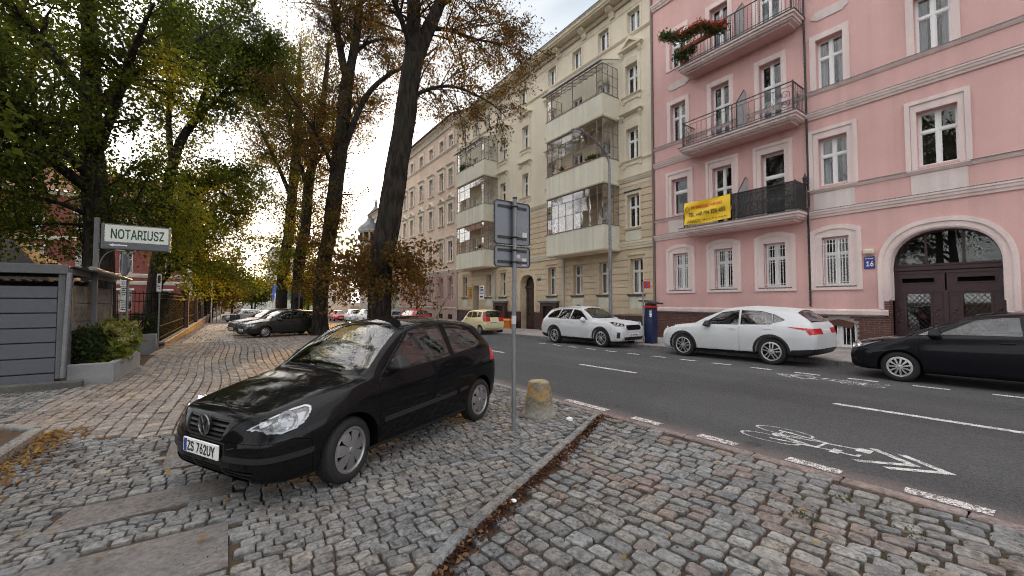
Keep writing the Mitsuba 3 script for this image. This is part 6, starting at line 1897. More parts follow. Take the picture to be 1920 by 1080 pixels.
# parking meter, flag plate, lamp across the street
mat('meter_blue', mottled((0.010, 0.017, 0.062), 0.15, 3.0), rough=0.35)
PM = thing('parking_meter', 'dark blue parking meter with red band and sloping solar panel at the far kerb', 'parking meter')
zM = float(gz(14.3, 10.5)) + .12
obj('cabinet', at(cbox(-.20, .20, -.19, .19, 0, 1.46, .03), 14.35, 10.47, zM), 'meter_blue', PM)
obj('red_band', at(cbox(-.205, .205, -.195, .195, 1.462, 1.56, .02), 14.35, 10.47, zM), 'red_print', PM)
obj('head', at(cbox(-.17, .17, -.16, .16, 1.561, 1.66, .01), 14.35, 10.47, zM), 'edge_black', PM)
obj('solar_panel', at(xf(cbox(-.30, .30, -.40, .40, -.02, .03, .01), rx(.16)), 14.35, 10.47, zM + 1.70), 'edge_black', PM)
obj('parking_symbol', xf(join([ext(sbox(0, 0, .10, .26), .003)]), [[0, 0, -1], [-1, 0, 0], [0, 1, 0]], [14.145, 10.38, zM + 1.10]), 'white_enamel', PM)
t = meshkit.text_mesh('P', .10, .002, True)
obj('lettering', xf((np.array(t.vertices), np.array(t.faces)), [[0, 0, -1], [-1, 0, 0], [0, 1, 0]], [14.141, 10.36, zM + 1.22]), 'blue_print', PM)
FP = thing('plate_post', 'thin grey post with a small red and blue plate beside the parking meter', 'sign post')
obj('post', tube([(14.05, 10.62, zM - .1), (14.05, 10.62, zM + 2.56)], .03, 10), 'galv', FP, smooth=40)
obj('plate', at(cbox(-.22, .22, -.008, .008, 2.28, 2.58, .004), 14.30, 10.62, zM), 'red_print', FP)
obj('symbol', at(join([box(-.06, .06, -.0105, -.0085, 2.33, 2.53)]), 14.30, 10.62, zM), 'blue_print', FP)
LP = thing('street_lamp', 'slender grey street lamp curving over the road in front of the cream house', 'street lamp')
zL = float(gz(14.2, 12.5)) + .12
obj('pole', tube([(14.2, 12.5, zL), (14.2, 12.5, zL + 2.2), (14.2, 12.5, 8.05), (14.02, 12.5, 8.45), (13.35, 12.5, 8.87), (12.8, 12.5, 9.05), (12.5, 12.5, 9.09)], [.085, .08, .055, .05, .045, .04, .035], 14), 'galv', LP, smooth=50)
obj('base_sleeve', at(lathe([(.11, 0), (.11, .9), (.085, .95)], 16), 14.2, 12.5, zL), 'galv', LP, smooth=40)
hd = m3.Manifold.compose([m3.Manifold.sphere(.06, 16).translate([12.55, 12.5, 9.09]), m3.Manifold.sphere(.10, 20).scale([1, 1.3, .5]).translate([12.35, 12.5, 9.10]), m3.Manifold.sphere(.10, 20).scale([1, 1.2, .4]).translate([11.95, 12.5, 9.06])]).hull()
k = obj('lamp_head', mf(hd), 'galv', LP, smooth=50)
obj('lens', box(11.93, 12.33, 12.40, 12.60, 9.005, 9.02), 'white_enamel', k)
RS = obj('round_plate', at(xf(lathe([(0, -.012), (.38, -.012), (.39, 0), (.38, .012), (0, .012)], 32), ry(math.pi / 2) @ rx(.0)), 14.05, 12.32, 3.0), 'galv', smooth=40, label='round road sign seen nearly edge-on, clamped to the lamp post', cat='sign')
scene[RS] = mikit.ply(at(xf(xf(lathe([(0, -.012), (.38, -.012), (.39, 0), (.38, .012), (0, .012)], 32), rx(math.pi / 2)), rz(.75)), 14.02, 12.40, 2.93), 'mat_galv', smooth=40)
mat('bin_orange', mottled((0.55, 0.17, 0.015), 0.15, 3.0), rough=0.45)
BN_ = thing('grit_bin', 'orange grit bin standing beside the arched door of the cream house', 'bin')
bx_, by_ = 17.0, 24.75
zB = float(gz(0, by_)) + .12
hull = trimesh.convex.convex_hull(np.array([[a * s, b * s2, z] for z, s, s2 in ((0, .24, .36), (.55, .32, .48)) for a in (-1, 1) for b in (-1, 1)]))
obj('tub', at(tm(hull), bx_, by_, zB), 'bin_orange', BN_)
obj('lid', at(tm(trimesh.convex.convex_hull(np.array([[a * s, b * s2, z] for z, s, s2 in ((.552, .35, .52), (.60, .35, .52), (.70, .22, .44)) for a in (-1, 1) for b in (-1, 1)]))), bx_, by_, zB), 'bin_orange', BN_)

# ---------------------------------------------------------------- left side
mat('slate_panel', mottled((0.085, 0.092, 0.112), 0.10, 1.2, 30, 0.05), rough=0.5)
mat('slate_post', mottled((0.105, 0.11, 0.118), 0.15, 2.0, 30, 0.08), rough=0.5)
mat('concrete', mottled((0.22, 0.225, 0.235), 0.25, 2.5, 60, 0.15), rough=0.85, bump=plaster_bump, bscale=0.006)
mat('old_concrete', mottled((0.10, 0.10, 0.092), 0.45, 3.0, 40, 0.25), rough=0.9, bump=plaster_bump, bscale=0.02)
mat('weathered', mottled((0.125, 0.105, 0.088), 0.5, 3.0, 14, 0.3), rough=0.9, bump=plaster_bump, bscale=0.02)
YF = 12.9
SF = thing('slatted_fence', 'grey fence of wide horizontal panels with a steel beam over the top', 'fence')
zs = [0.125, .455, .785, 1.10, 1.42, 1.735, 2.01]
for i in range(6): obj('panel', cbox(-7.5, -3.07, YF, YF + .03, zs[i] + .012, zs[i + 1] - .014, .006), 'slate_panel', SF)
obj('bottom_panel', cbox(-7.5, -3.07, YF, YF + .03, -.08, .11, .004), 'slate_panel', SF)
obj('post', join([box(-3.055, -2.955, YF - .03, YF - .02, .0, 2.26), box(-3.055, -3.045, YF - .02, YF + .06, 0, 2.26), box(-2.965, -2.955, YF - .02, YF + .06, 0, 2.26)]), 'slate_post', SF)
for z in (.06, .16, .3): obj('bolt', at(xf(lathe([(0, 0), (.012, 0), (.012, .01), (0, .012)], 8), rx(math.pi / 2)), -3.0, YF - .03, z), 'galv', SF)
obj('far_post', box(-2.94, -2.90, YF + .25, YF + .30, -.1, 2.2), 'slate_post', SF)
obj('beam', cbox(-7.5, -2.90, YF - .10, YF + .02, 2.27, 2.47, .01), 'slate_post', SF)
obj('side_beam', cbox(-2.93, -2.87, YF + .03, 17.3, 2.27, 2.40, .01), 'slate_post', SF)
obj('step', cbox(-7.5, -2.62, 12.72, 12.97, -.34, -.06, .02), 'old_concrete', label='dark mossy concrete step under the slatted fence', cat='step')
obj('drain_pipe', tube([(-2.87, YF - .12, 2.30), (-2.875, YF - .12, 2.1), (-2.92, YF - .10, .02)], .045, 12), 'galv', smooth=40, label='sloping grey drainpipe at the end of the slatted fence', cat='pipe')
BR = thing('board_wall', 'weathered wall of grey boards standing behind the drainpipe', 'fence')
for i in range(5):
    for j in range(2):
        x0 = -3.0
        y0 = 13.1 + j * 1.95
        v = cbox(-2.97, -2.93, y0, y0 + 1.93, -.1 + i * .43, .32 + i * .43, .008)
        obj('board', v, 'weathered', BR)
for y in (13.06, 15.02, 17.0): obj('post', box(-3.01, -2.905, y - .05, y + .04, -.2, 2.2), 'slate_post', BR)
CR = thing('carport_roof', 'corrugated lean-to roof edge above the board wall', 'roof')
xx = np.linspace(-7.0, -2.55, 90)
v = np.vstack([np.column_stack([xx, np.full(90, y), 2.44 + zz + .018 * np.sin(xx * 42)]) for y, zz in ((YF + .02, .0), (17.3, -.06))])
i = np.arange(89)
obj('sheet', (v, np.vstack([np.stack([i, i + 1, i + 91], 1), np.stack([i, i + 91, i + 90], 1)])), 'galv', CR)
obj('gutter', tube([(-2.56, YF, 2.42), (-2.56, 17.4, 2.36)], .05, 8), 'galv', CR, smooth=40)
obj('gutter_pipe', tube([(-2.60, 17.2, 2.35), (-2.60, 17.2, .1)], .035, 8), 'galv', CR, smooth=40)
SH = thing('shed', 'low shed with a dark corrugated roof behind the slatted fence', 'shed')
obj('wall', box(-8.5, -3.4, 15.2, 15.3, -.2, 2.0), 'weathered', SH)
xs2 = np.linspace(-8.6, -3.3, 140)
v = np.vstack([np.column_stack([xs2, np.full(140, y), z + .03 * np.sin(xs2 * 30)]) for y, z in ((14.9, 1.95), (17.6, 2.3))])
i = np.arange(139)
obj('roof', (v, np.vstack([np.stack([i, i + 1, i + 141], 1), np.stack([i, i + 141, i + 140], 1)])), 'weathered', SH)
B2 = thing('tiled_outbuilding', 'outbuilding with a steep brown roof behind the shed', 'building')
obj('wall', box(-12, -5.2, 20.2, 26, -.5, 2.5), 'weathered', B2)
obj('roof', join([(np.array([[-12, 19.8, 2.4], [-4.9, 19.8, 2.4], [-6.8, 23, 4.2], [-12, 23, 4.2], [-4.9, 26.2, 2.4], [-12, 26.2, 2.4]]), np.array([[0, 1, 2], [0, 2, 3], [1, 4, 2], [2, 4, 5], [2, 5, 3], [0, 3, 5]]))]), 'dark_roof', B2)
PL = thing('planter', 'low grey concrete planter with sharp corner at the end of the fence', 'planter')
obj('front_wall', cbox(-2.90, -2.15, 12.93, 13.07, -.5, .27, .012), 'concrete', PL)
obj('side_wall', cbox(-2.27, -2.13, 13.075, 16.22, -.5, .27, .012), 'concrete', PL)
obj('back_wall', cbox(-2.90, -2.275, 16.08, 16.22, -.5, .27, .012), 'concrete', PL)
obj('earth', box(-2.90, -2.275, 13.075, 16.08, -.4, .19), 'soil', PL)
# notary sign
NS = thing('notary_sign', 'lit white sign board reading NOTARIUSZ on a grey post over the planter', 'sign')
obj('post', cbox(-2.86, -2.76, 14.48, 14.56, .1, 3.82, .008), 'slate_post', NS)
obj('brace', tube([(-2.76 + .30 * (1 - math.cos(a)), 14.52, 2.45 + .55 * math.sin(a)) for a in np.linspace(0, math.pi / 2, 10)], .012, 6), 'galv', NS, smooth=50)
obj('case', cbox(-2.72, -1.375, 14.44, 14.60, 3.03, 3.685, .01), 'slate_post', NS)
mat('sign_face', (0.62, 0.64, 0.60), rough=0.35)
mat('sign_grey', (0.10, 0.11, 0.125), rough=0.4)
obj('face', box(-2.65, -1.40, 14.425, 14.438, 3.22, 3.655), 'sign_face', NS)
obj('arrow_band', box(-2.65, -1.40, 14.425, 14.438, 3.05, 3.215), 'sign_grey', NS)
obj('end_rail', cbox(-1.395, -1.355, 14.42, 14.62, 3.02, 3.70, .006), 'galv', NS)
tx = meshkit.text_mesh('NOTARIUSZ', .24, .004, True)
tv = np.array(tx.vertices); w_ = tv[:, 0].max()
obj('lettering', xf((tv * [1.06 / w_, 1, 1], np.array(tx.faces)), [[1, 0, 0], [0, 0, -1], [0, 1, 0]], [-2.55, 14.424, 3.31]), 'green_print', NS)
ar = Polygon([(-2.57, 3.135), (-2.48, 3.17), (-2.48, 3.15), (-2.22, 3.15), (-2.22, 3.12), (-2.48, 3.12), (-2.48, 3.10)])
v, f = ext(ar, .004)
obj('arrow', xf((v, f), [[1, 0, 0], [0, 0, -1], [0, 1, 0]], [0, 14.424, 0]), 'white_enamel', NS)
obj('round_sign_post', tube([(-2.86, 18.0, -.3), (-2.86, 18.0, 3.30)], .035, 10), 'galv', smooth=40, label='grey post with an edge-on round sign behind the notary sign', cat='sign post')
k = 'round_sign_post'
obj('round_sign', at(xf(xf(lathe([(0, -.03), (.36, -.03), (.38, 0), (.36, .03), (0, .03)], 28), rx(math.pi / 2)), rz(-1.13)), -2.80, 17.95, 2.88), 'galv', k, smooth=40)
for z0, z1, w, m_ in ((2.17, 2.50, .10, 'white_enamel'), (1.72, 2.15, .08, 'sign_face'), (1.34, 1.68, .09, 'white_enamel')):
    q = obj('plate', at(xf(cbox(-w, w, -.006, .006, z0, z1, .003), rz(.25)), -2.80, 17.93, 0), m_, k)
    obj('print', at(xf(join([box(-w * .7, w * .7 - .02 * (i % 2), -.0085, -.0065, z1 - .06 - i * .07, z1 - .03 - i * .07) for i in range(4)]), rz(.25)), -2.80, 17.93, 0), 'dash', q)
obj('small_sign_post', tube([(-2.31, 21.5, -.5), (-2.31, 21.5, 2.78)], .03, 10), 'galv', smooth=40, label='thin post with a narrow white plate in front of the railing gate', cat='sign post')
q = obj('plate', cbox(-2.40, -2.25, 21.45, 21.46, 2.08, 2.80, .003), 'white_enamel', 'small_sign_post')
obj('symbol', join([box(-2.37, -2.28, 21.447, 21.449, 2.42, 2.74), box(-2.37, -2.29, 21.447, 21.449, 2.20, 2.24), box(-2.37, -2.30, 21.447, 21.449, 2.28, 2.32)]), 'edge_black', q)
# railing gate facing us and the long railing along the path
mat('rail_green', mottled((0.012, 0.015, 0.013), 0.3, 4.0), rough=0.9, spec=0.08)
mat('wall_brick', mottled((0.10, 0.045, 0.038), 0.35, 3.0, 14, 0.3), rough=0.85)
GT = thing('railing_gate', 'dark iron bars on a low grey wall closing the garden', 'fence')
obj('low_wall', cbox(-6.0, -2.42, 22.0, 22.2, -.8, .36, .02), 'concrete', GT)
obj('rail', join([box(-6.0, -2.35, 22.08, 22.11, z, z + .035) for z in (.42, 1.15, 1.68, 2.0)]), 'rail_green', GT)
for i in range(30): obj('bar', box(-6.0 + i * .125, -5.98 + i * .125, 22.085, 22.105, .37, 2.06 + .06 * (i % 2)), 'rail_green', GT)
RF = thing('garden_railing', 'long dark iron railing on a low brick base running along the path', 'fence')
obj('base', cbox(-2.62, -2.22, 22.6, 80, -1.8, -.1, .02), 'wall_brick', RF)
obj('coping', cbox(-2.66, -2.18, 22.55, 80, -.099, -.03, .015), 'kerb', RF)
for i, y in enumerate([25.0, 34.6, 44.2, 53.8, 63.4, 73]):
    if i: 
        k = obj('pillar', cbox(-2.62, -2.22, y, y + .4, -.03, 2.35, .02), 'wall_brick', RF)
        obj('pillar_cap', cbox(-2.70, -2.14, y - .08, y + .48, 2.351, 2.52, .04), 'edge_black', k)
y = 22.9; n_ = 0
rails_ = [box(-2.44, -2.40, 22.7, 80, z, z + .045) for z in (.12, .62, 1.80, 1.98)]
obj('rails', join(rails_), 'rail_green', RF)
bars = []
while y < 79.5:
    b = box(-2.43, -2.41, y, y + .02, -.03, 2.1 + .05 * (n_ % 2))
    if n_ < 150: obj('bar', b, 'rail_green', RF)
    else: bars.append(b)
    y += .13; n_ += 1
obj('more_bars', join(bars), 'rail_green', RF, kind='stuff')
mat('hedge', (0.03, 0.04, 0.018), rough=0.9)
# plants in the planter
leafmat('leaf_hydrangea', (0.10, 0.14, 0.03), (0.26, 0.26, 0.05), .9)
leafmat('leaf_dark', (0.020, 0.032, 0.014), (0.05, 0.065, 0.025), .5)
leafmat('petal_hyd', (0.34, 0.36, 0.13), (0.42, 0.32, 0.20), .5)
rh = np.random.default_rng(12)
HY = thing('hydrangea', 'yellow-green hydrangea with fading flower heads at the planter corner', 'plant')
hc = np.column_stack([rh.uniform(-2.62, -2.10, 46), rh.uniform(13.5, 15.0, 46), rh.uniform(.30, 1.05, 46)])
hc = hc[(hc[:, 2] - .25) < 1.1 * (1 - ((hc[:, 0] + 2.38) / .42) ** 2)]
obj('foliage', leafy(1500, .085, hc, (.10, .12, .10), 13), 'leaf_hydrangea', HY)
fh = hc[hc[:, 2] > .5][:16] + [.06, -.10, .06]
obj('flower_heads', join([leafy(130, .026, [c], (.045, .045, .04), 20 + i) for i, c in enumerate(fh)]), 'petal_hyd', HY)
obj('stems', join([tube([(-2.38, 14.2, .18), tuple((c + [-2.38, 14.2, .3]) / 2 + [0, 0, .05]), tuple(c)], .006, 4) for c in hc]), 'dark_wood', HY)
DB = thing('dark_shrub', 'dark glossy shrub between the drainpipe and the notary sign post', 'plant')
dc = np.column_stack([rh.uniform(-2.88, -2.45, 60), rh.uniform(13.2, 14.3, 60), rh.uniform(.2, .95, 60)])
obj('foliage', leafy(2200, .055, dc, (.07, .09, .09), 14), 'leaf_dark', DB)
obj('stems', join([tube([(-2.65, 13.7, .15), tuple((c + [-2.65, 13.7, .2]) / 2), tuple(c)], .006, 4) for c in dc[:25]]), 'dark_wood', DB)
HG = thing('clipped_hedge', 'dark clipped hedge on the lawn behind the garden bars', 'hedge')
gx = rh.uniform([-9, 26.5, -.5], [-2.9, 27.8, 1.0], (260, 3))
obj('foliage', leafy(7000, .07, gx, (.12, .12, .10), 15), 'leaf_dark', HG)
obj('stems', join([tube([(x, 27.1, -.6), (x + .1, 27.1, .6)], .02, 4) for x in np.linspace(-8.8, -3, 20)]), 'dark_wood', HG)
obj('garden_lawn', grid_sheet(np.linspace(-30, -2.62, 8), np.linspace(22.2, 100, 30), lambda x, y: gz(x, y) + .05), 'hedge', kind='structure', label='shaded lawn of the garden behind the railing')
ng = 16000
gp = np.column_stack([rh.uniform(-8, -2.7, ng), rh.uniform(22.3, 34, ng)])
ang = rh.uniform(0, 6.28, ng); hh = rh.uniform(.05, .14, ng)
b0 = np.column_stack([gp, gz(gp[:, 0], gp[:, 1]) + .05])
dx = np.column_stack([np.cos(ang), np.sin(ang), 0 * ang]) * .012
tp = b0 + np.column_stack([rh.normal(0, .03, (ng, 2)), hh])
v = np.stack([b0 - dx, b0 + dx, tp], 1).reshape(-1, 3)
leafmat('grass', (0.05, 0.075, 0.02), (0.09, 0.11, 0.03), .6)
obj('grass', (v, np.arange(3 * ng).reshape(-1, 3)), 'grass', label='rough green grass blades covering the garden lawn', kind='stuff')
# red brick house behind the garden
RB = thing('red_brick_house', 'large red brick house with pale cornices behind the garden trees', 'house')
Yb = 60.0
wn = [(x, z0, z1) for x in (-6, -9.3, -12.6, -15.9, -19.2, -22.5) for z0, z1 in ((.8, 2.9), (4.9, 7.2), (8.8, 10.8))]
W2 = sbox(-28, -2, -3.6, 13.0).difference(shapely.union_all([sbox(x - .55, a, x + .55, b) for x, a, b in wn]))
v, f = ext(W2, .4)
obj('wall', xf((v, f), [[1, 0, 0], [0, 0, -1], [0, 1, 0]], [0, Yb + .4, 0]), 'red_brick', RB)
obj('side_wall', box(-3.95, -3.601, Yb + .401, Yb + 30, -2, 13), 'red_brick', RB)
for z, d in ((3.6, .16), (4.4, .22), (8.0, .14), (12.6, .4)): obj('string_course', along_x([(x, q + z) for x, q in band(.4, d)], -28, -3.5, Yb), 'peach_trim', RB)
for i in range(20): obj('quoin', box(-4.2 if i % 2 else -4.0, -3.55, Yb - .06, Yb - .001, -1 + i * .68, -1 + i * .68 + .42), 'peach_trim', RB)
obj('roof', join([(np.array([[-28.6, Yb - .6, 13.0], [-3.0, Yb - .6, 13.0], [-3.0, Yb + 14, 18.5], [-28.6, Yb + 14, 18.5]]), np.array([[0, 1, 2], [0, 2, 3]]))]), 'roof_tile', RB)
for x, a, b in wn:
    k = obj('window', join([box(x - .55, x + .55, Yb + .18, Yb + .24, z, z + .08) for z in (a, a + (b - a) * .62, b - .08)] + [box(x + q - .04, x + q + .04, Yb + .178, Yb + .242, a, b) for q in (-.51, 0, .51)]), 'white_frame', RB)
    obj('pane', (np.array([[x - .5, Yb + .21, a], [x + .5, Yb + .21, a], [x + .5, Yb + .21, b], [x - .5, Yb + .21, b]]), np.array([[0, 1, 2], [0, 2, 3]])), 'pane', k)
    obj('surround', along_x([(0, b + .02), (.14, b + .08), (.14, b + .22), (0, b + .26)], x - .75, x + .75, Yb), 'peach_trim', RB)
obj('interior', box(-28, -3.7, Yb + 1.0, Yb + 1.1, -2, 13), 'room', RB)
# street end: poles, sign backs, kiosk, pale blocks, far trees come below
DS2 = thing('road_sign_pole', 'small dark sign back on a post among the farther trunks', 'sign post')
obj('post', tube([(4.3, 34.0, -.5), (4.3, 34.0, 3.0)], .035, 8), 'galv', DS2)
obj('sign_plate', cbox(3.93, 4.67, 34.04, 34.06, 2.0, 2.95, .004), 'edge_black', DS2)
for k, (x, y, h) in enumerate([(-1.6, 56, 4.2), (-1.3, 66, 3.0), (-1.0, 72, 3.0)]):
    obj('path_post', tube([(x, y, float(gz(x, y))), (x, y, float(gz(x, y)) + h + .8)], .06, 8), 'pale', label=['tall pale post on the far path beside the railing', 'short pale post farther along the far path', 'farthest short pale post on the path'][k], cat='post')
for k, (x, y) in enumerate([(.4, 60), (.9, 61)]):
    obj('litter_bin', at(lathe([(.0, 0), (.26, 0), (.30, .9), (.22, .98), (0, 1.0)], 14), x, y, float(pz(x, y))), 'edge_black', label=['dark round bin on the far path, the left one', 'dark round bin on the far path, the right one'][k], cat='bin')
KI = thing('blue_kiosk', 'dark blue kiosk with white panels at the far end of the street', 'kiosk')
obj('panel', box(9.0, 13.4, 118, 119, 2.4, 6.2), 'blue_print', KI)
obj('board', box(9.4, 12.2, 117.9, 117.98, 1.6, 4.0), 'white_enamel', KI)
obj('base', box(9.2, 13.2, 118.1, 119, -2, 2.39), 'pale', KI)


def block(name, label, x0, x1, y0, y1, top, m, cols, rows, z0=2.0, dz=3.2):
    """far building: every window of the two faces in view is built"""
    K = thing(name, label, 'building')
    obj('wall', box(x0, x1, y0, y1, -5, top), m, K)
    obj('roof_edge', box(x0 - .4, x1 + .4, y0 - .4, y1 + .4, top, top + .5), 'lead', K)
    for r in range(rows):
        z = z0 + r * dz
        if z + 1.8 > top: break
        for c in range(cols):
            x = x0 + (x1 - x0) * (c + .5) / cols
            k = obj('window', box(x - .75, x + .75, y0 - .06, y0 - .001, z, z + 1.7), 'white_frame', K)
            obj('pane', box(x - .62, x + .62, y0 - .075, y0 - .061, z + .12, z + 1.58), 'room', k)
        n = max(2, int((y1 - y0) / 3.0))
        for c in range(n):
            y = y0 + (y1 - y0) * (c + .5) / n
            k = obj('window', box(x0 - .06, x0 - .001, y - .7, y + .7, z, z + 1.7), 'white_frame', K)
            obj('pane', box(x0 - .075, x0 - .061, y - .58, y + .58, z + .12, z + 1.58), 'room', k)
    return K


block('apartment_block', 'tall pale apartment block at the far end of the street', 13, 24, 175, 200, 22, 'pale', 5, 8)
block('apartment_block', 'low rose coloured building beyond the far trees', 17.5, 30, 128, 150, 9, 'peach', 4, 3)
block('apartment_block', 'broad pale building closing the street in the distance', 6, 26, 260, 280, 12, 'pale', 6, 3)

# ---------------------------------------------------------------- trees
def bark_fn(a, b):
    def fn(p, n, uv):
        an = dr.atan2(n.y, n.x)
        r = fbm(p.x * 16, p.y * 16, p.z * 2.4, 4)
        q = noise(p.x * 60, p.y * 60, p.z * 16)
        m = smoothstep(0.52, 0.75, fbm(p.x * 1.5 + 3, p.y * 1.5, p.z * .7, 3)) * 0.5
        c = mix(mi.Color3f(*a), mi.Color3f(*b), smoothstep(.3, .7, r) * .8 + .2 * q)
        return mix(c, mi.Color3f(0.022, 0.024, 0.015), m)
    return fn


mat('bark', bark_fn((0.010, 0.008, 0.007), (0.042, 0.034, 0.028)), rough=0.95, spec=0.2, bump=lambda p, n, uv: fbm(p.x * 18, p.y * 18, p.z * 3.0, 4), bscale=0.06)
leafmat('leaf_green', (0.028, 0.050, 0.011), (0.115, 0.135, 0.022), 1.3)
leafmat('leaf_lit', (0.10, 0.135, 0.018), (0.27, 0.26, 0.03), 1.5)  # yellow foliage; on the maples it paints sun shining through leaves
leafmat('leaf_rust', (0.065, 0.038, 0.016), (0.15, 0.080, 0.026), 1.1)
leafmat('leaf_olive', (0.060, 0.056, 0.016), (0.17, 0.125, 0.028), 1.3)
leafmat('leaf_fall', (0.11, 0.062, 0.036), (0.22, 0.13, 0.07), .3)
leafmat('leaf_fall_dark', (0.030, 0.016, 0.012), (0.075, 0.036, 0.024), .15)
leafmat('leaf_gold', (0.24, 0.13, 0.04), (0.40, 0.25, 0.07), .5)


def smooth_path(P, n):
    P = np.asarray(P, float)
    s = np.concatenate([[0], np.cumsum(np.linalg.norm(np.diff(P[:, :3], axis=0), axis=1))])
    return PchipInterpolator(s, P, axis=0)(np.linspace(0, s[-1], n))


def limb_mesh(P, n=None, sides=14, rough=.10, seed=0, flare=0):
    """P rows: x, y, z, radius"""
    L = np.linalg.norm(np.diff(np.asarray(P, float)[:, :3], axis=0), axis=1).sum()
    q = smooth_path(P, n or max(6, int(L / .22)))
    v, f = tube(q[:, :3], q[:, 3], sides)
    m = len(q) * sides
    ring = np.repeat(np.arange(len(q)), sides)
    off = v[:m] - q[ring, :3]
    ang = np.tile(np.arange(sides), len(q)) * 2 * np.pi / sides
    pp = np.column_stack([np.cos(ang) * 2.1, np.sin(ang) * 2.1, q[ring, 2] * .55]) + seed
    g = 1 + rough * 2.6 * (meshkit.fbm(pp, 4, seed) - .5) + rough * .5 * np.sin(ang * 7 + q[ring, 2] * 1.1)
    if flare:
        h = q[ring, 2] - q[0, 2]
        g *= 1 + flare * np.exp(-np.clip(h, 0, 9) / .35) * (1 + .35 * np.sin(ang * 5))
    v[:m] = q[ring, :3] + off * g[:, None]
    return (v, f), q


def grow(limbs, rng, n2, len2, n3, len3, leaves, size, start=.25, droop=.15, up=.25, spread=.09, thin=1.0):
    """side branches and twigs off the given limbs (rows x, y, z, r); returns branch meshes and leaf points"""
    br, pts = [], []
    for q in limbs:
        q = np.asarray(q)
        for _ in range(n2):
            i = int(rng.uniform(start, 1) * (len(q) - 1))
            o = q[i, :3]
            t = q[min(i + 1, len(q) - 1), :3] - q[max(i - 1, 0), :3]
            t /= np.linalg.norm(t) + 1e-9
            d = rng.normal(0, 1, 3); d -= t * (d @ t) * .8; d /= np.linalg.norm(d)
            d = d + t * .45 + np.array([0, 0, up]); d /= np.linalg.norm(d)
            L = rng.uniform(*len2) * (1 - .45 * i / len(q))
            s = np.linspace(0, 1, 6)[:, None]
            bend = rng.normal(0, .16, 3)
            P = o + d * L * s + bend * L * s ** 2 - np.array([0, 0, droop]) * L * s ** 2
            r0 = max(.012, min(q[i, 3] * .42, .035 * L ** .5)) * thin
            br.append(tube(P, np.linspace(r0, .008, 6), 5))
            for _k in range(n3):
                a = rng.uniform(.25, 1)
                c = P[0] + (P[-1] - P[0]) * a + bend * L * (a * a - a) - np.array([0, 0, droop]) * L * (a * a - a)
                e = rng.normal(0, 1, 3); e /= np.linalg.norm(e)
                e = e * .8 + d * .6 + np.array([0, 0, -.15]); e /= np.linalg.norm(e)
                l3 = rng.uniform(*len3)
                Q = np.stack([c, c + e * l3 * .5 + rng.normal(0, .04, 3), c + e * l3 - np.array([0, 0, .12 * l3])])
                br.append(tube(Q, [.007, .005, .003], 3, False))
                w = rng.uniform(0, 1, leaves) ** .7
                k = c + e * l3 * w[:, None] + rng.normal(0, spread, (leaves, 3))
                pts.append(k)
    return br, np.vstack(pts)


def leaf_mesh(pts, size, rng, aspect=.62, hang=.45):
    n = len(pts)
    a = rng.normal(0, 1, (n, 3)); a[:, 2] -= hang * 1.5
    a /= np.linalg.norm(a, axis=1, keepdims=True)
    nr = rng.normal(0, 1, (n, 3)); nr[:, 2] += .7
    b = np.cross(nr, a); b /= np.linalg.norm(b, axis=1, keepdims=True) + 1e-9
    c = np.cross(a, b)
    s = (size * rng.uniform(.6, 1.25, n))[:, None]
    f1 = c * s * rng.uniform(-.25, .25, (n, 1))
    v = np.stack([pts, pts + a * s * .42 + b * s * aspect * .5 + f1, pts + a * s, pts + a * s * .42 - b * s * aspect * .5 + f1], 1).reshape(-1, 3)
    i = np.arange(n) * 4
    return v, np.vstack([np.stack([i, i + 1, i + 2], 1), np.stack([i, i + 2, i + 3], 1)])


def tree(name, label, limbs, mains, seed, n2, len2, n3, len3, leaves, size, mt, flare=.35, group=None, split=None, **kw):
    """limbs: (x, y, z, r) polylines; the first is the trunk; mains: indices that carry foliage"""
    rng = np.random.default_rng(seed)
    K = thing(name, label, 'tree', group)
    qs = []
    for i, P in enumerate(limbs):
        m, q = limb_mesh(P, seed=seed + i, sides=20 if i == 0 else 10, flare=flare if i == 0 else 0, rough=.12 if i == 0 else .08)
        obj('trunk' if i == 0 else 'limb', m, 'bark', K, smooth=60)
        qs.append(q)
    br, pts = grow([qs[i] for i in mains], rng, n2, len2, n3, len3, leaves, size, **kw)
    obj('branches', join(br), 'bark', K, kind='stuff')
    if split is None: obj('crown', leaf_mesh(pts, size, rng), mt, K)
    else:
        s = split(pts, rng)
        for m_ in sorted(set(s)): obj('crown', leaf_mesh(pts[s == m_], size, rng), m_, K)
    return K, qs, pts


def Y_(y, l): return [(a, y + (l[i][2] if len(l[i]) > 3 else 0), *l[i][-2 if len(l[i]) == 3 else -2:]) for i, a in enumerate([q[0] for q in l])]


def pl(y, rows): return [(x, y + dy, z, r) for x, dy, z, r in rows]


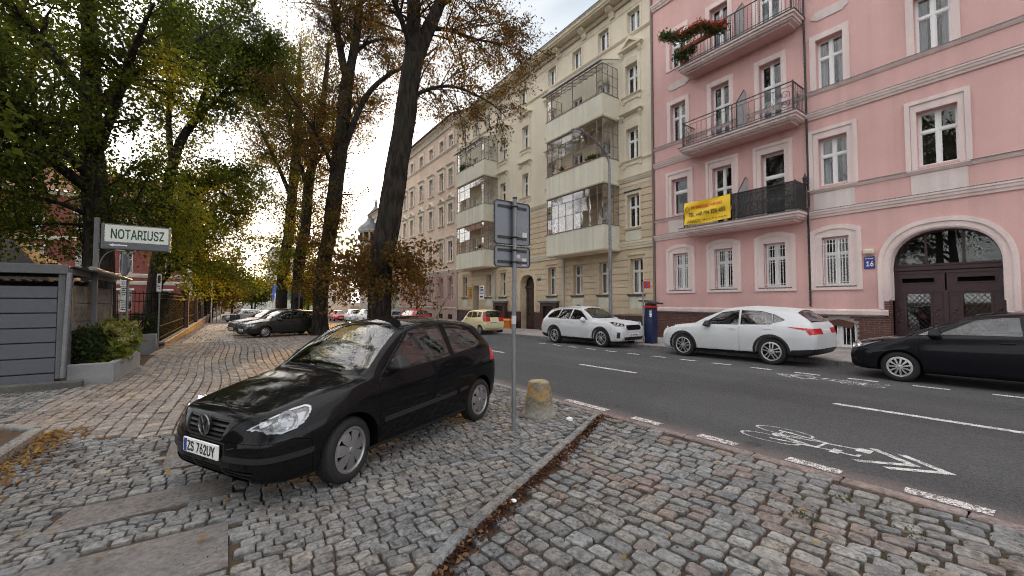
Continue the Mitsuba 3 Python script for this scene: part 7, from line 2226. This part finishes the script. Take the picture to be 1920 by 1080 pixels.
# 1: the thick trunk behind the hatchback
rust = lambda p, r: np.where(r.random(len(p)) < .62, 'leaf_rust', 'leaf_olive')
t1 = [pl(12.95, [(3.90, 0, -.35, .42), (3.91, 0, 1.2, .36), (3.93, 0, 2.8, .35), (4.17, 0, 4.2, .37), (4.40, 0, 5.8, .35), (4.65, 0, 7.5, .33), (4.86, 0, 9.2, .33), (4.98, 0, 10.0, .30)]),
      pl(12.95, [(4.93, 0, 9.6, .26), (4.98, .05, 11.0, .24), (5.0, .1, 12.4, .21), (4.9, .3, 14.5, .16), (5.0, .5, 17, .1), (5.1, .6, 20, .03)]),
      pl(12.95, [(4.99, 0, 9.7, .25), (5.45, .1, 11.0, .24), (6.0, .2, 12.4, .20), (6.6, .3, 14.2, .15), (7.0, .2, 16.5, .10), (7.3, 0, 19, .03)]),
      pl(12.95, [(5.6, .1, 11.3, .09), (6.4, .2, 11.6, .07), (7.6, .5, 11.9, .05), (9.0, .8, 12.4, .03), (10.4, 1.0, 12.7, .015)]),
      pl(12.95, [(4.7, 0, 8.3, .08), (5.4, -.2, 8.9, .06), (6.3, -.4, 9.2, .05), (7.4, -.6, 9.0, .03), (8.2, -.8, 8.5, .012)]),
      pl(12.95, [(4.95, 0, 10.0, .10), (4.2, -.3, 11.4, .08), (3.4, -.6, 12.3, .05), (2.4, -.8, 12.6, .02)]),
      pl(12.95, [(5.9, .1, 12.2, .10), (7.2, -.4, 13.4, .07), (8.6, -.9, 14.6, .05), (9.8, -1.2, 15.6, .02)])]
K1, _, _ = tree('lime_tree', 'thickest dark lime tree trunk standing right behind the black hatchback', t1, [1, 2, 3, 4, 5, 6, 3], 101, 30, (.8, 2.6), 8, (.3, .8), 12, .105, 'leaf_rust', start=.15, split=rust, droop=.3, spread=.10)


def sprouts(K, x, y, r, zs, n, L0, seed, mats, per=62, size=.135, lean=0.0):
    """leafy shoots growing from a trunk"""
    rng = np.random.default_rng(seed)
    sb, sp_ = [], []
    for k in range(n):
        a, z = rng.uniform(0, 6.28), rng.uniform(*zs)
        o = np.array([x + lean * (z - zs[0]) + r * math.cos(a), y + r * math.sin(a), z])
        d = np.array([math.cos(a), math.sin(a) * .9, rng.uniform(-.25, .35)])
        L = rng.uniform(*L0)
        t = np.linspace(0, 1, 5)[:, None]
        sb.append(tube(o + d * L * t - np.array([0, 0, .22 * L]) * t ** 2, np.linspace(.014, .004, 5), 4, False))
        w = rng.uniform(.15, 1, per)[:, None]
        sp_.append(o + d * L * w - np.array([0, 0, .22 * L]) * w ** 2 + rng.normal(0, .13 * size / .135, (per, 3)))
    p = np.vstack(sp_)
    obj('sprout_stems', join(sb), 'bark', K, kind='stuff')
    sel = rng.integers(0, len(mats), len(p))
    for i, m_ in enumerate(mats): obj('sprouts', leaf_mesh(p[sel == i], size, rng), m_, K)


sprouts(K1, 3.93, 12.95, .33, (2.0, 3.6), 64, (.6, 1.9), 55, ['leaf_rust', 'leaf_rust', 'leaf_olive'])
# 2
t2 = [pl(26, [(4.45, 0, -.55, .46), (4.38, 0, 1.9, .40), (4.55, 0, 3.8, .40), (4.82, 0, 5.7, .42), (5.16, 0, 8.7, .42), (5.43, 0, 11.7, .40), (5.60, 0, 13.9, .38), (5.82, 0, 16.0, .36)]),
      pl(26, [(5.80, 0, 15.6, .28), (6.2, .1, 18.3, .25), (6.45, .2, 21, .2), (6.6, .3, 25, .08)]),
      pl(26, [(5.70, 0, 15.3, .22), (5.1, -.2, 18, .2), (4.7, -.4, 20.5, .16), (4.3, -.6, 24, .06)]),
      pl(26, [(5.25, 0, 9.6, .20), (5.9, -.4, 12.2, .18), (6.7, -.8, 14.4, .16), (8.0, -1.2, 16.0, .13), (9.6, -1.5, 17.2, .09), (11, -1.8, 18.6, .03)]),
      pl(26, [(5.2, 0, 9.0, .14), (4.3, -.6, 10.8, .11), (3.2, -1.0, 12.2, .08), (2.0, -1.3, 13.6, .03)]),
      pl(26, [(5.9, .1, 16.8, .13), (7.2, .4, 18.6, .1), (8.6, .6, 19.4, .06), (10, .8, 19.6, .02)])]
K2 = tree('lime_tree', 'second lime tree with a forked trunk, behind the dark grey estate', t2, [0, 1, 2, 3, 4, 5, 1, 2], 102, 30, (1.2, 3.6), 9, (.5, 1.0), 13, .15, 'leaf_olive', start=.2, split=rust, spread=.16, droop=.25)
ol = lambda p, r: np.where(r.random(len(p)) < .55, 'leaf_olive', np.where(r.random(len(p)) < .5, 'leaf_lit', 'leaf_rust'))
t4 = [pl(35, [(4.27, 0, -.6, .42), (4.35, 0, 4.4, .38), (4.74, 0, 7.4, .37), (4.98, 0, 11.2, .34), (5.39, 0, 14.3, .30), (5.85, 0, 17.4, .24), (6.2, 0, 23, .08)]),
      pl(35, [(5.0, 0, 10.5, .18), (4.0, 0, 13.5, .15), (3.3, 0, 17, .1), (3.0, 0, 21, .04)]), pl(35, [(5.2, 0, 12.5, .16), (6.8, 0, 15, .12), (8.2, 0, 17.5, .06), (9.0, 0, 20, .03)])]
K4 = tree('lime_tree', 'third lime tree, slim trunk leaning right among the farther trunks', t4, [0, 1, 2, 0, 1], 103, 36, (1.5, 3.8), 8, (.6, 1.2), 13, .18, 'leaf_olive', start=.3, split=ol, spread=.22)
t3 = [pl(42, [(3.85, 0, -.7, .48), (4.0, 0, 4.9, .44), (4.4, 0, 8.3, .42), (4.63, 0, 12.3, .4), (4.88, 0, 16.4, .34), (4.96, 0, 20, .26), (5.0, 0, 26, .08)]),
      pl(42, [(4.6, 0, 11, .2), (3.2, 0, 14.5, .16), (1.9, 0, 17.5, .1), (1.2, 0, 21, .04)]), pl(42, [(4.7, 0, 13, .18), (6.4, 0, 16.5, .12), (7.2, 0, 20, .06)])]
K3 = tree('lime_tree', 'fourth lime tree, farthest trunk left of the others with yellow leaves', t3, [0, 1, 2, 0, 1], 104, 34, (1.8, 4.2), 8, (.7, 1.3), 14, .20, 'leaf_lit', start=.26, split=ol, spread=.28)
sprouts(K2[0], 4.45, 26, .38, (1.9, 6.5), 56, (.8, 2.4), 56, ['leaf_rust', 'leaf_olive'], 60, .17, .09)
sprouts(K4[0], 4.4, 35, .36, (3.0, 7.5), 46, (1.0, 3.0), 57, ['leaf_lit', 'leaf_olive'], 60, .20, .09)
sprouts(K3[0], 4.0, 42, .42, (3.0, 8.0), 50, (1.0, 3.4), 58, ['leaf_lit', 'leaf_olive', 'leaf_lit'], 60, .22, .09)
# left: big trees of the garden
gl = lambda p, r: np.where((p[:, 0] > -2.6 + .8 * r.random(len(p))) & (p[:, 2] < 9.5) | (r.random(len(p)) < .07), 'leaf_lit', 'leaf_green')  # sunlight put into leaf colour on the low street side
L1 = [pl(19, [(-3.55, 0, -.5, .50), (-3.58, 0, 1.5, .42), (-3.63, 0, 3.7, .37), (-3.72, 0, 5.0, .34), (-3.88, 0, 7.1, .28), (-3.97, 0, 9.5, .24), (-4.1, 0, 12, .18), (-4.3, 0, 16, .08)]),
      pl(19, [(-3.7, 0, 5.2, .16), (-4.8, -1.0, 6.2, .13), (-6.2, -2.4, 7.2, .09), (-7.6, -3.6, 7.8, .04)]),
      pl(19, [(-3.8, 0, 6.4, .15), (-3.0, -1.6, 8.2, .12), (-2.4, -3.0, 9.4, .08), (-1.9, -4.2, 10.0, .03)]),
      pl(19, [(-3.9, 0, 8.0, .14), (-2.6, .4, 10.2, .1), (-1.2, .8, 12.0, .06), (-.2, 1.2, 13.4, .03)]),
      pl(19, [(-3.9, 0, 8.2, .14), (-5.4, -.6, 10.4, .1), (-7.0, -1.2, 12.0, .06), (-8.4, -1.8, 13.0, .03)]),
      pl(19, [(-3.75, 0, 5.6, .12), (-4.6, -2.6, 6.6, .09), (-5.2, -4.4, 7.0, .05), (-5.6, -5.6, 6.8, .02)]),
      pl(19, [(-3.66, 0, 4.4, .08), (-4.6, -.6, 4.8, .06), (-5.8, -1.2, 4.9, .04), (-6.8, -1.6, 4.7, .015)]), pl(19, [(-3.62, 0, 3.9, .07), (-4.2, .6, 4.3, .05), (-5.2, 1.2, 4.3, .03), (-6.4, 1.6, 3.9, .012)]), pl(19, [(-3.7, 0, 4.8, .07), (-2.8, .4, 5.2, .05), (-2.0, .8, 5.2, .03), (-1.2, 1.0, 4.9, .012)]),
      pl(19, [(-4.0, 0, 9.0, .12), (-3.6, -2.4, 11.4, .09), (-3.4, -4.4, 13.0, .05), (-3.4, -6.0, 13.8, .02)])]
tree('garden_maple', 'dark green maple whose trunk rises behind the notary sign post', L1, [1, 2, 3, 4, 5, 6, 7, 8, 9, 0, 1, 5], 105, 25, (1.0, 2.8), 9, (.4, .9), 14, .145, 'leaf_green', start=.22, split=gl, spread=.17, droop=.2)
L2 = [pl(30, [(-3.46, 0, -.6, .46), (-3.48, 0, 1.2, .38), (-3.42, 0, 2.6, .34), (-3.3, 0, 4.4, .30), (-3.1, 0, 6.6, .28), (-2.9, 0, 9.0, .25), (-2.58, 0, 10.7, .22), (-1.65, 0, 12.8, .18), (-.6, 0, 14.2, .13), (1.1, 0, 15.3, .06), (2.2, 0, 15.7, .02)]),
      pl(30, [(-3.42, 0, 2.4, .16), (-2.95, 0, 3.1, .13), (-2.27, 0, 4.15, .12), (-1.75, 0, 5.1, .10), (-.9, .2, 6.4, .07), (.2, .4, 7.4, .03)]),
      pl(30, [(-2.9, 0, 6.6, .20), (-2.2, 0, 7.6, .17), (-1.4, 0, 8.4, .15), (-.64, 0, 8.9, .13), (.4, .2, 9.3, .08), (1.6, .4, 9.2, .03)]),
      pl(30, [(-2.8, 0, 9.4, .16), (-3.0, -.5, 12, .13), (-2.8, -1, 15, .09), (-2.4, -1.4, 18.5, .03)]),
      pl(30, [(-1.9, 0, 12.3, .12), (-1.2, -.6, 15, .09), (-.4, -1.0, 17.8, .05), (.6, -1.2, 20, .02)]),
      pl(30, [(-.9, 0, 13.8, .09), (.6, .3, 16.6, .07), (2.0, .5, 18.8, .03)]),
      pl(30, [(-3.2, 0, 5.4, .14), (-4.8, 0, 7.2, .1), (-6.4, 0, 8.6, .06), (-7.8, 0, 9.4, .02)]),
      pl(30, [(-3.4, 0, 3.4, .09), (-2.2, -.3, 3.6, .07), (-1.0, -.5, 4.0, .05), (.4, -.6, 4.2, .02)])]
tree('garden_maple', 'maple with yellow-green leaves, sunlight painted into their colour, overhanging the railing', L2, [1, 2, 7, 3, 4, 5, 6, 0, 1, 2, 4, 0, 3, 5], 106, 26, (1.2, 3.2), 9, (.5, 1.0), 16, .18, 'leaf_green', start=.25, split=gl, spread=.22, droop=.25)
L3 = [pl(24, [(-8.6, 0, -.6, .45), (-8.5, 0, 3, .36), (-8.7, 0, 7, .3), (-8.6, 0, 12, .2), (-8.4, 0, 18, .06)]), pl(24, [(-8.6, 0, 5, .2), (-7.2, -1, 7.6, .15), (-6.2, -2, 9.8, .1), (-5.6, -2.6, 12, .04)]),
      pl(24, [(-8.6, 0, 6, .2), (-10.2, -1, 8.6, .15), (-11.6, -2, 10.6, .08), (-12.4, -2.6, 12, .04)]), pl(24, [(-8.6, 0, 9, .18), (-7.4, 0, 12, .12), (-6.6, 0, 15, .06)])]
tree('garden_maple', 'dark maple deep in the garden at the left edge of the view', L3, [0, 1, 2, 3, 0, 1, 2], 107, 20, (1.4, 3.6), 9, (.5, 1.1), 9, .19, 'leaf_green', start=.2, spread=.22)
# the leafy branch that hangs close at the upper left, from a tree standing in the kerbed bed
L4 = [[(-5.2, 5.2, -.1, .32), (-5.2, 5.2, 2.2, .26), (-5.1, 5.3, 4.0, .22), (-5.0, 5.4, 6.5, .16), (-4.9, 5.4, 10, .05)],
      [(-5.1, 5.3, 3.2, .10), (-4.5, 5.9, 3.7, .08), (-3.8, 6.5, 3.95, .05), (-3.1, 7.1, 3.95, .03), (-2.5, 7.6, 3.7, .012)],
      [(-5.0, 5.4, 4.4, .10), (-4.2, 6.2, 5.3, .08), (-3.3, 7.0, 5.9, .05), (-2.3, 7.8, 6.2, .02)],
      [(-5.0, 5.4, 5.6, .10), (-4.2, 6.6, 7.0, .08), (-3.2, 7.8, 8.2, .05), (-2.0, 8.8, 9.0, .02)],
      [(-5.0, 5.4, 5.0, .09), (-5.6, 7.0, 5.6, .06), (-6.0, 8.6, 5.8, .02)]]
tree('linden_sapling', 'near linden in the kerbed bed, its broad leaves hanging close at the upper left', L4, [1, 2, 3, 4, 1, 2], 108, 11, (.5, 1.3), 6, (.25, .55), 8, .145, 'leaf_green', start=.25, spread=.08, droop=.3)


def far_tree(label, x, y, h, w, mt, seed, n=2600, size=.55, trunk=.3, group=None):
    r = np.random.default_rng(seed)
    z0 = float(gz(x, y))
    K = thing('far_tree', label, 'tree', group)
    obj('trunk', limb_mesh([(x, y, z0 - .3, trunk), (x + .2, y, z0 + h * .35, trunk * .7), (x, y, z0 + h * .75, trunk * .3)], seed=seed)[0], 'bark', K, smooth=60)
    c = r.normal(0, 1, (40, 3)); c /= np.linalg.norm(c, axis=1, keepdims=True)
    c = c * r.uniform(.35, 1, (40, 1)) * [w, w, h * .36] + [x, y, z0 + h * .62]
    p = c[r.integers(0, 40, n)] + r.normal(0, 1, (n, 3)) * [w * .18, w * .18, h * .07]
    obj('crown', leaf_mesh(p, size, r), mt, K)


far_tree('brown-leaved tree overhanging the far path beside the red brick house', -1.9, 62, 8.0, 3.0, 'leaf_rust', 201, 5200, .34, .22)
far_tree('russet tree behind the farther railing pillars', -2.6, 74, 9, 3.4, 'leaf_rust', 202, 4200, .4)
far_tree('dull green tree closing the street at the far left', 0.5, 125, 10, 5, 'leaf_olive', 203, 3600, .6)
far_tree('rounded green tree in the middle of the far street end', 6.5, 150, 12, 6, 'leaf_green', 204, 3600, .7)
far_tree('wide green tree right of the far kiosk', 15.5, 140, 12, 6, 'leaf_olive', 205, 3600, .7)
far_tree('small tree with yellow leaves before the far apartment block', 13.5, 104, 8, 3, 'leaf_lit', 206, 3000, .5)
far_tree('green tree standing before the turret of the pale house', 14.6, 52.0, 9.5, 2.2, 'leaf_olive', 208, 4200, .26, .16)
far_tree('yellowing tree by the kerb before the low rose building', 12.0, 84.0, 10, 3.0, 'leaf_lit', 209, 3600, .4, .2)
far_tree('slender tree standing before the peach house', 15.2, 38.6, 7.0, 1.3, 'leaf_rust', 207, 2600, .17, .10)
for k, (x, y, h, w) in enumerate([(-11, -4, 17, 5.0), (-12, 7, 19, 5.5), (-10, -15, 17, 5.5)]): far_tree(['tall garden tree behind the viewer, mirrored in the windows across the street', 'tall garden tree left of the viewer beside the kerbed bed', 'garden tree farthest behind the viewer'][k], x, y, h, w, 'leaf_green', 240 + k, 9000, .30)
for k in range(5): far_tree(['leftmost', 'second', 'middle', 'fourth', 'rightmost'][k] + ' green tree of the distant row beyond the street end', -14 + k * 11, 210 + 9 * (k % 2), 15, 8, 'leaf_green', 210 + k, 2200, 1.1, .4, 'distant row of trees')

# ---------------------------------------------------------------- fallen leaves
rf = np.random.default_rng(91)


def litter(n, pos, size, zf, mt, label, lift=.012, name='fallen_leaves'):
    p = pos(n)
    n = len(p)
    a = rf.uniform(0, 6.28, n)
    s = size * rf.uniform(.5, 1.3, n)
    t1_, t2_ = rf.normal(0, .35, n), rf.normal(0, .35, n)
    ax = np.column_stack([np.cos(a), np.sin(a), t1_]); bx = np.column_stack([-np.sin(a), np.cos(a), t2_])
    c = np.column_stack([p, zf(p[:, 0], p[:, 1]) + lift + np.abs(rf.normal(0, .006, n)) + .4 * s * np.maximum(abs(t1_), abs(t2_)) * .6])
    s = s[:, None]
    up = np.column_stack([np.zeros((n, 2)), rf.uniform(-.15, .35, n)]) * s
    v = np.stack([c - ax * s * .5, c - bx * s * .3 + up, c + ax * s * .5, c + bx * s * .3 + up], 1).reshape(-1, 3)
    i = np.arange(n) * 4
    obj(name, (v, np.vstack([np.stack([i, i + 1, i + 2], 1), np.stack([i, i + 2, i + 3], 1)])), mt, label=label, kind='stuff')


gut = LineString(DIAG)


def gutter(n):
    t = rf.uniform(.02, 1, n) * gut.length
    pt = np.array([gut.interpolate(q).coords[0] for q in t])
    off = np.abs(rf.normal(0, .05, n)) * (1.25 - .6 * t / gut.length * 0) + .066
    return pt + np.column_stack([off * .48, -off * .88])


def region(poly):
    def fn(n):
        x0, y0, x1, y1 = poly.bounds
        p = np.column_stack([rf.uniform(x0, x1, n * 3), rf.uniform(y0, y1, n * 3)])
        return np.array([q for q in p if poly.contains(Point(q))][:n])
    return fn


litter(1900, gutter, .036, drive_z, 'leaf_fall_dark', 'brown leaf litter drifted along the raised granite edging')
litter(240, gutter, .042, drive_z, 'leaf_fall', 'lighter tan leaves on top of the gutter litter', .025)
litter(1500, region(COBBLE), .018, drive_z, 'leaf_fall_dark', 'brown crumbs of leaf caught between the large cobbles', -.006)
litter(30, region(COBBLE), .055, drive_z, 'leaf_gold', 'scattered yellow leaves on the large cobbles')
litter(110, region(SMALL.intersection(sbox(-2, 1, 4.7, 8))), .055, pz, 'leaf_gold', 'scattered yellow leaves on the small setts round the hatchback')
litter(900, region(SMALL.intersection(sbox(-2, 1, 4.7, 8))), .016, pz, 'leaf_fall_dark', 'dark crumbs in the joints of the small setts', -.003)
litter(230, lambda n: np.column_stack([-1.95 + np.abs(rf.normal(0, .13, n)), rf.uniform(5.6, 8.2, n)]), .075, pz, 'leaf_gold', 'drift of golden leaves along the low kerb at the left')
litter(160, lambda n: np.column_stack([-1.95 + np.abs(rf.normal(0, .22, n)), rf.uniform(4.6, 8.2, n)]), .08, pz, 'leaf_fall', 'brown leaves among the golden drift at the left kerb')
litter(260, region(LANE), .06, pz, 'leaf_gold', 'scattered yellow leaves on the brown lane')
litter(2600, region(Polygon([(-2.1, 24), (4.6, 24), (4.6, 60), (-2.1, 60)])), .09, pz, 'leaf_fall', 'leaves strewn over the far path')
litter(60, region(Polygon([(5.0, -1), (6.5, -1), (6.5, 14), (5.0, 14)])), .04, gz, 'leaf_fall', 'a few leaves blown onto the asphalt by the near kerb')
leafmat('weed', (0.05, 0.065, 0.02), (0.11, 0.11, 0.04), .6)
wd = [(3.75, 1.35), (4.3, 1.25), (1.4, 3.05), (2.2, 4.1), (4.1, .8), (4.45, 3.9)]
obj('weeds', join([leafy(34, .014, [(x, y, float(drive_z(x, y)) + .012)], (.05, .05, .010), 300 + i) for i, (x, y) in enumerate(wd)]), 'weed', label='small green weeds growing between the cobbles', kind='stuff')
# utility cover before the front bumper
CV = obj('utility_cover', drape(sbox(-.30, 5.75, .05, 6.25), pz, .006), 'sign_back', label='steel utility cover in the dark slab under the front bumper', cat='cover')
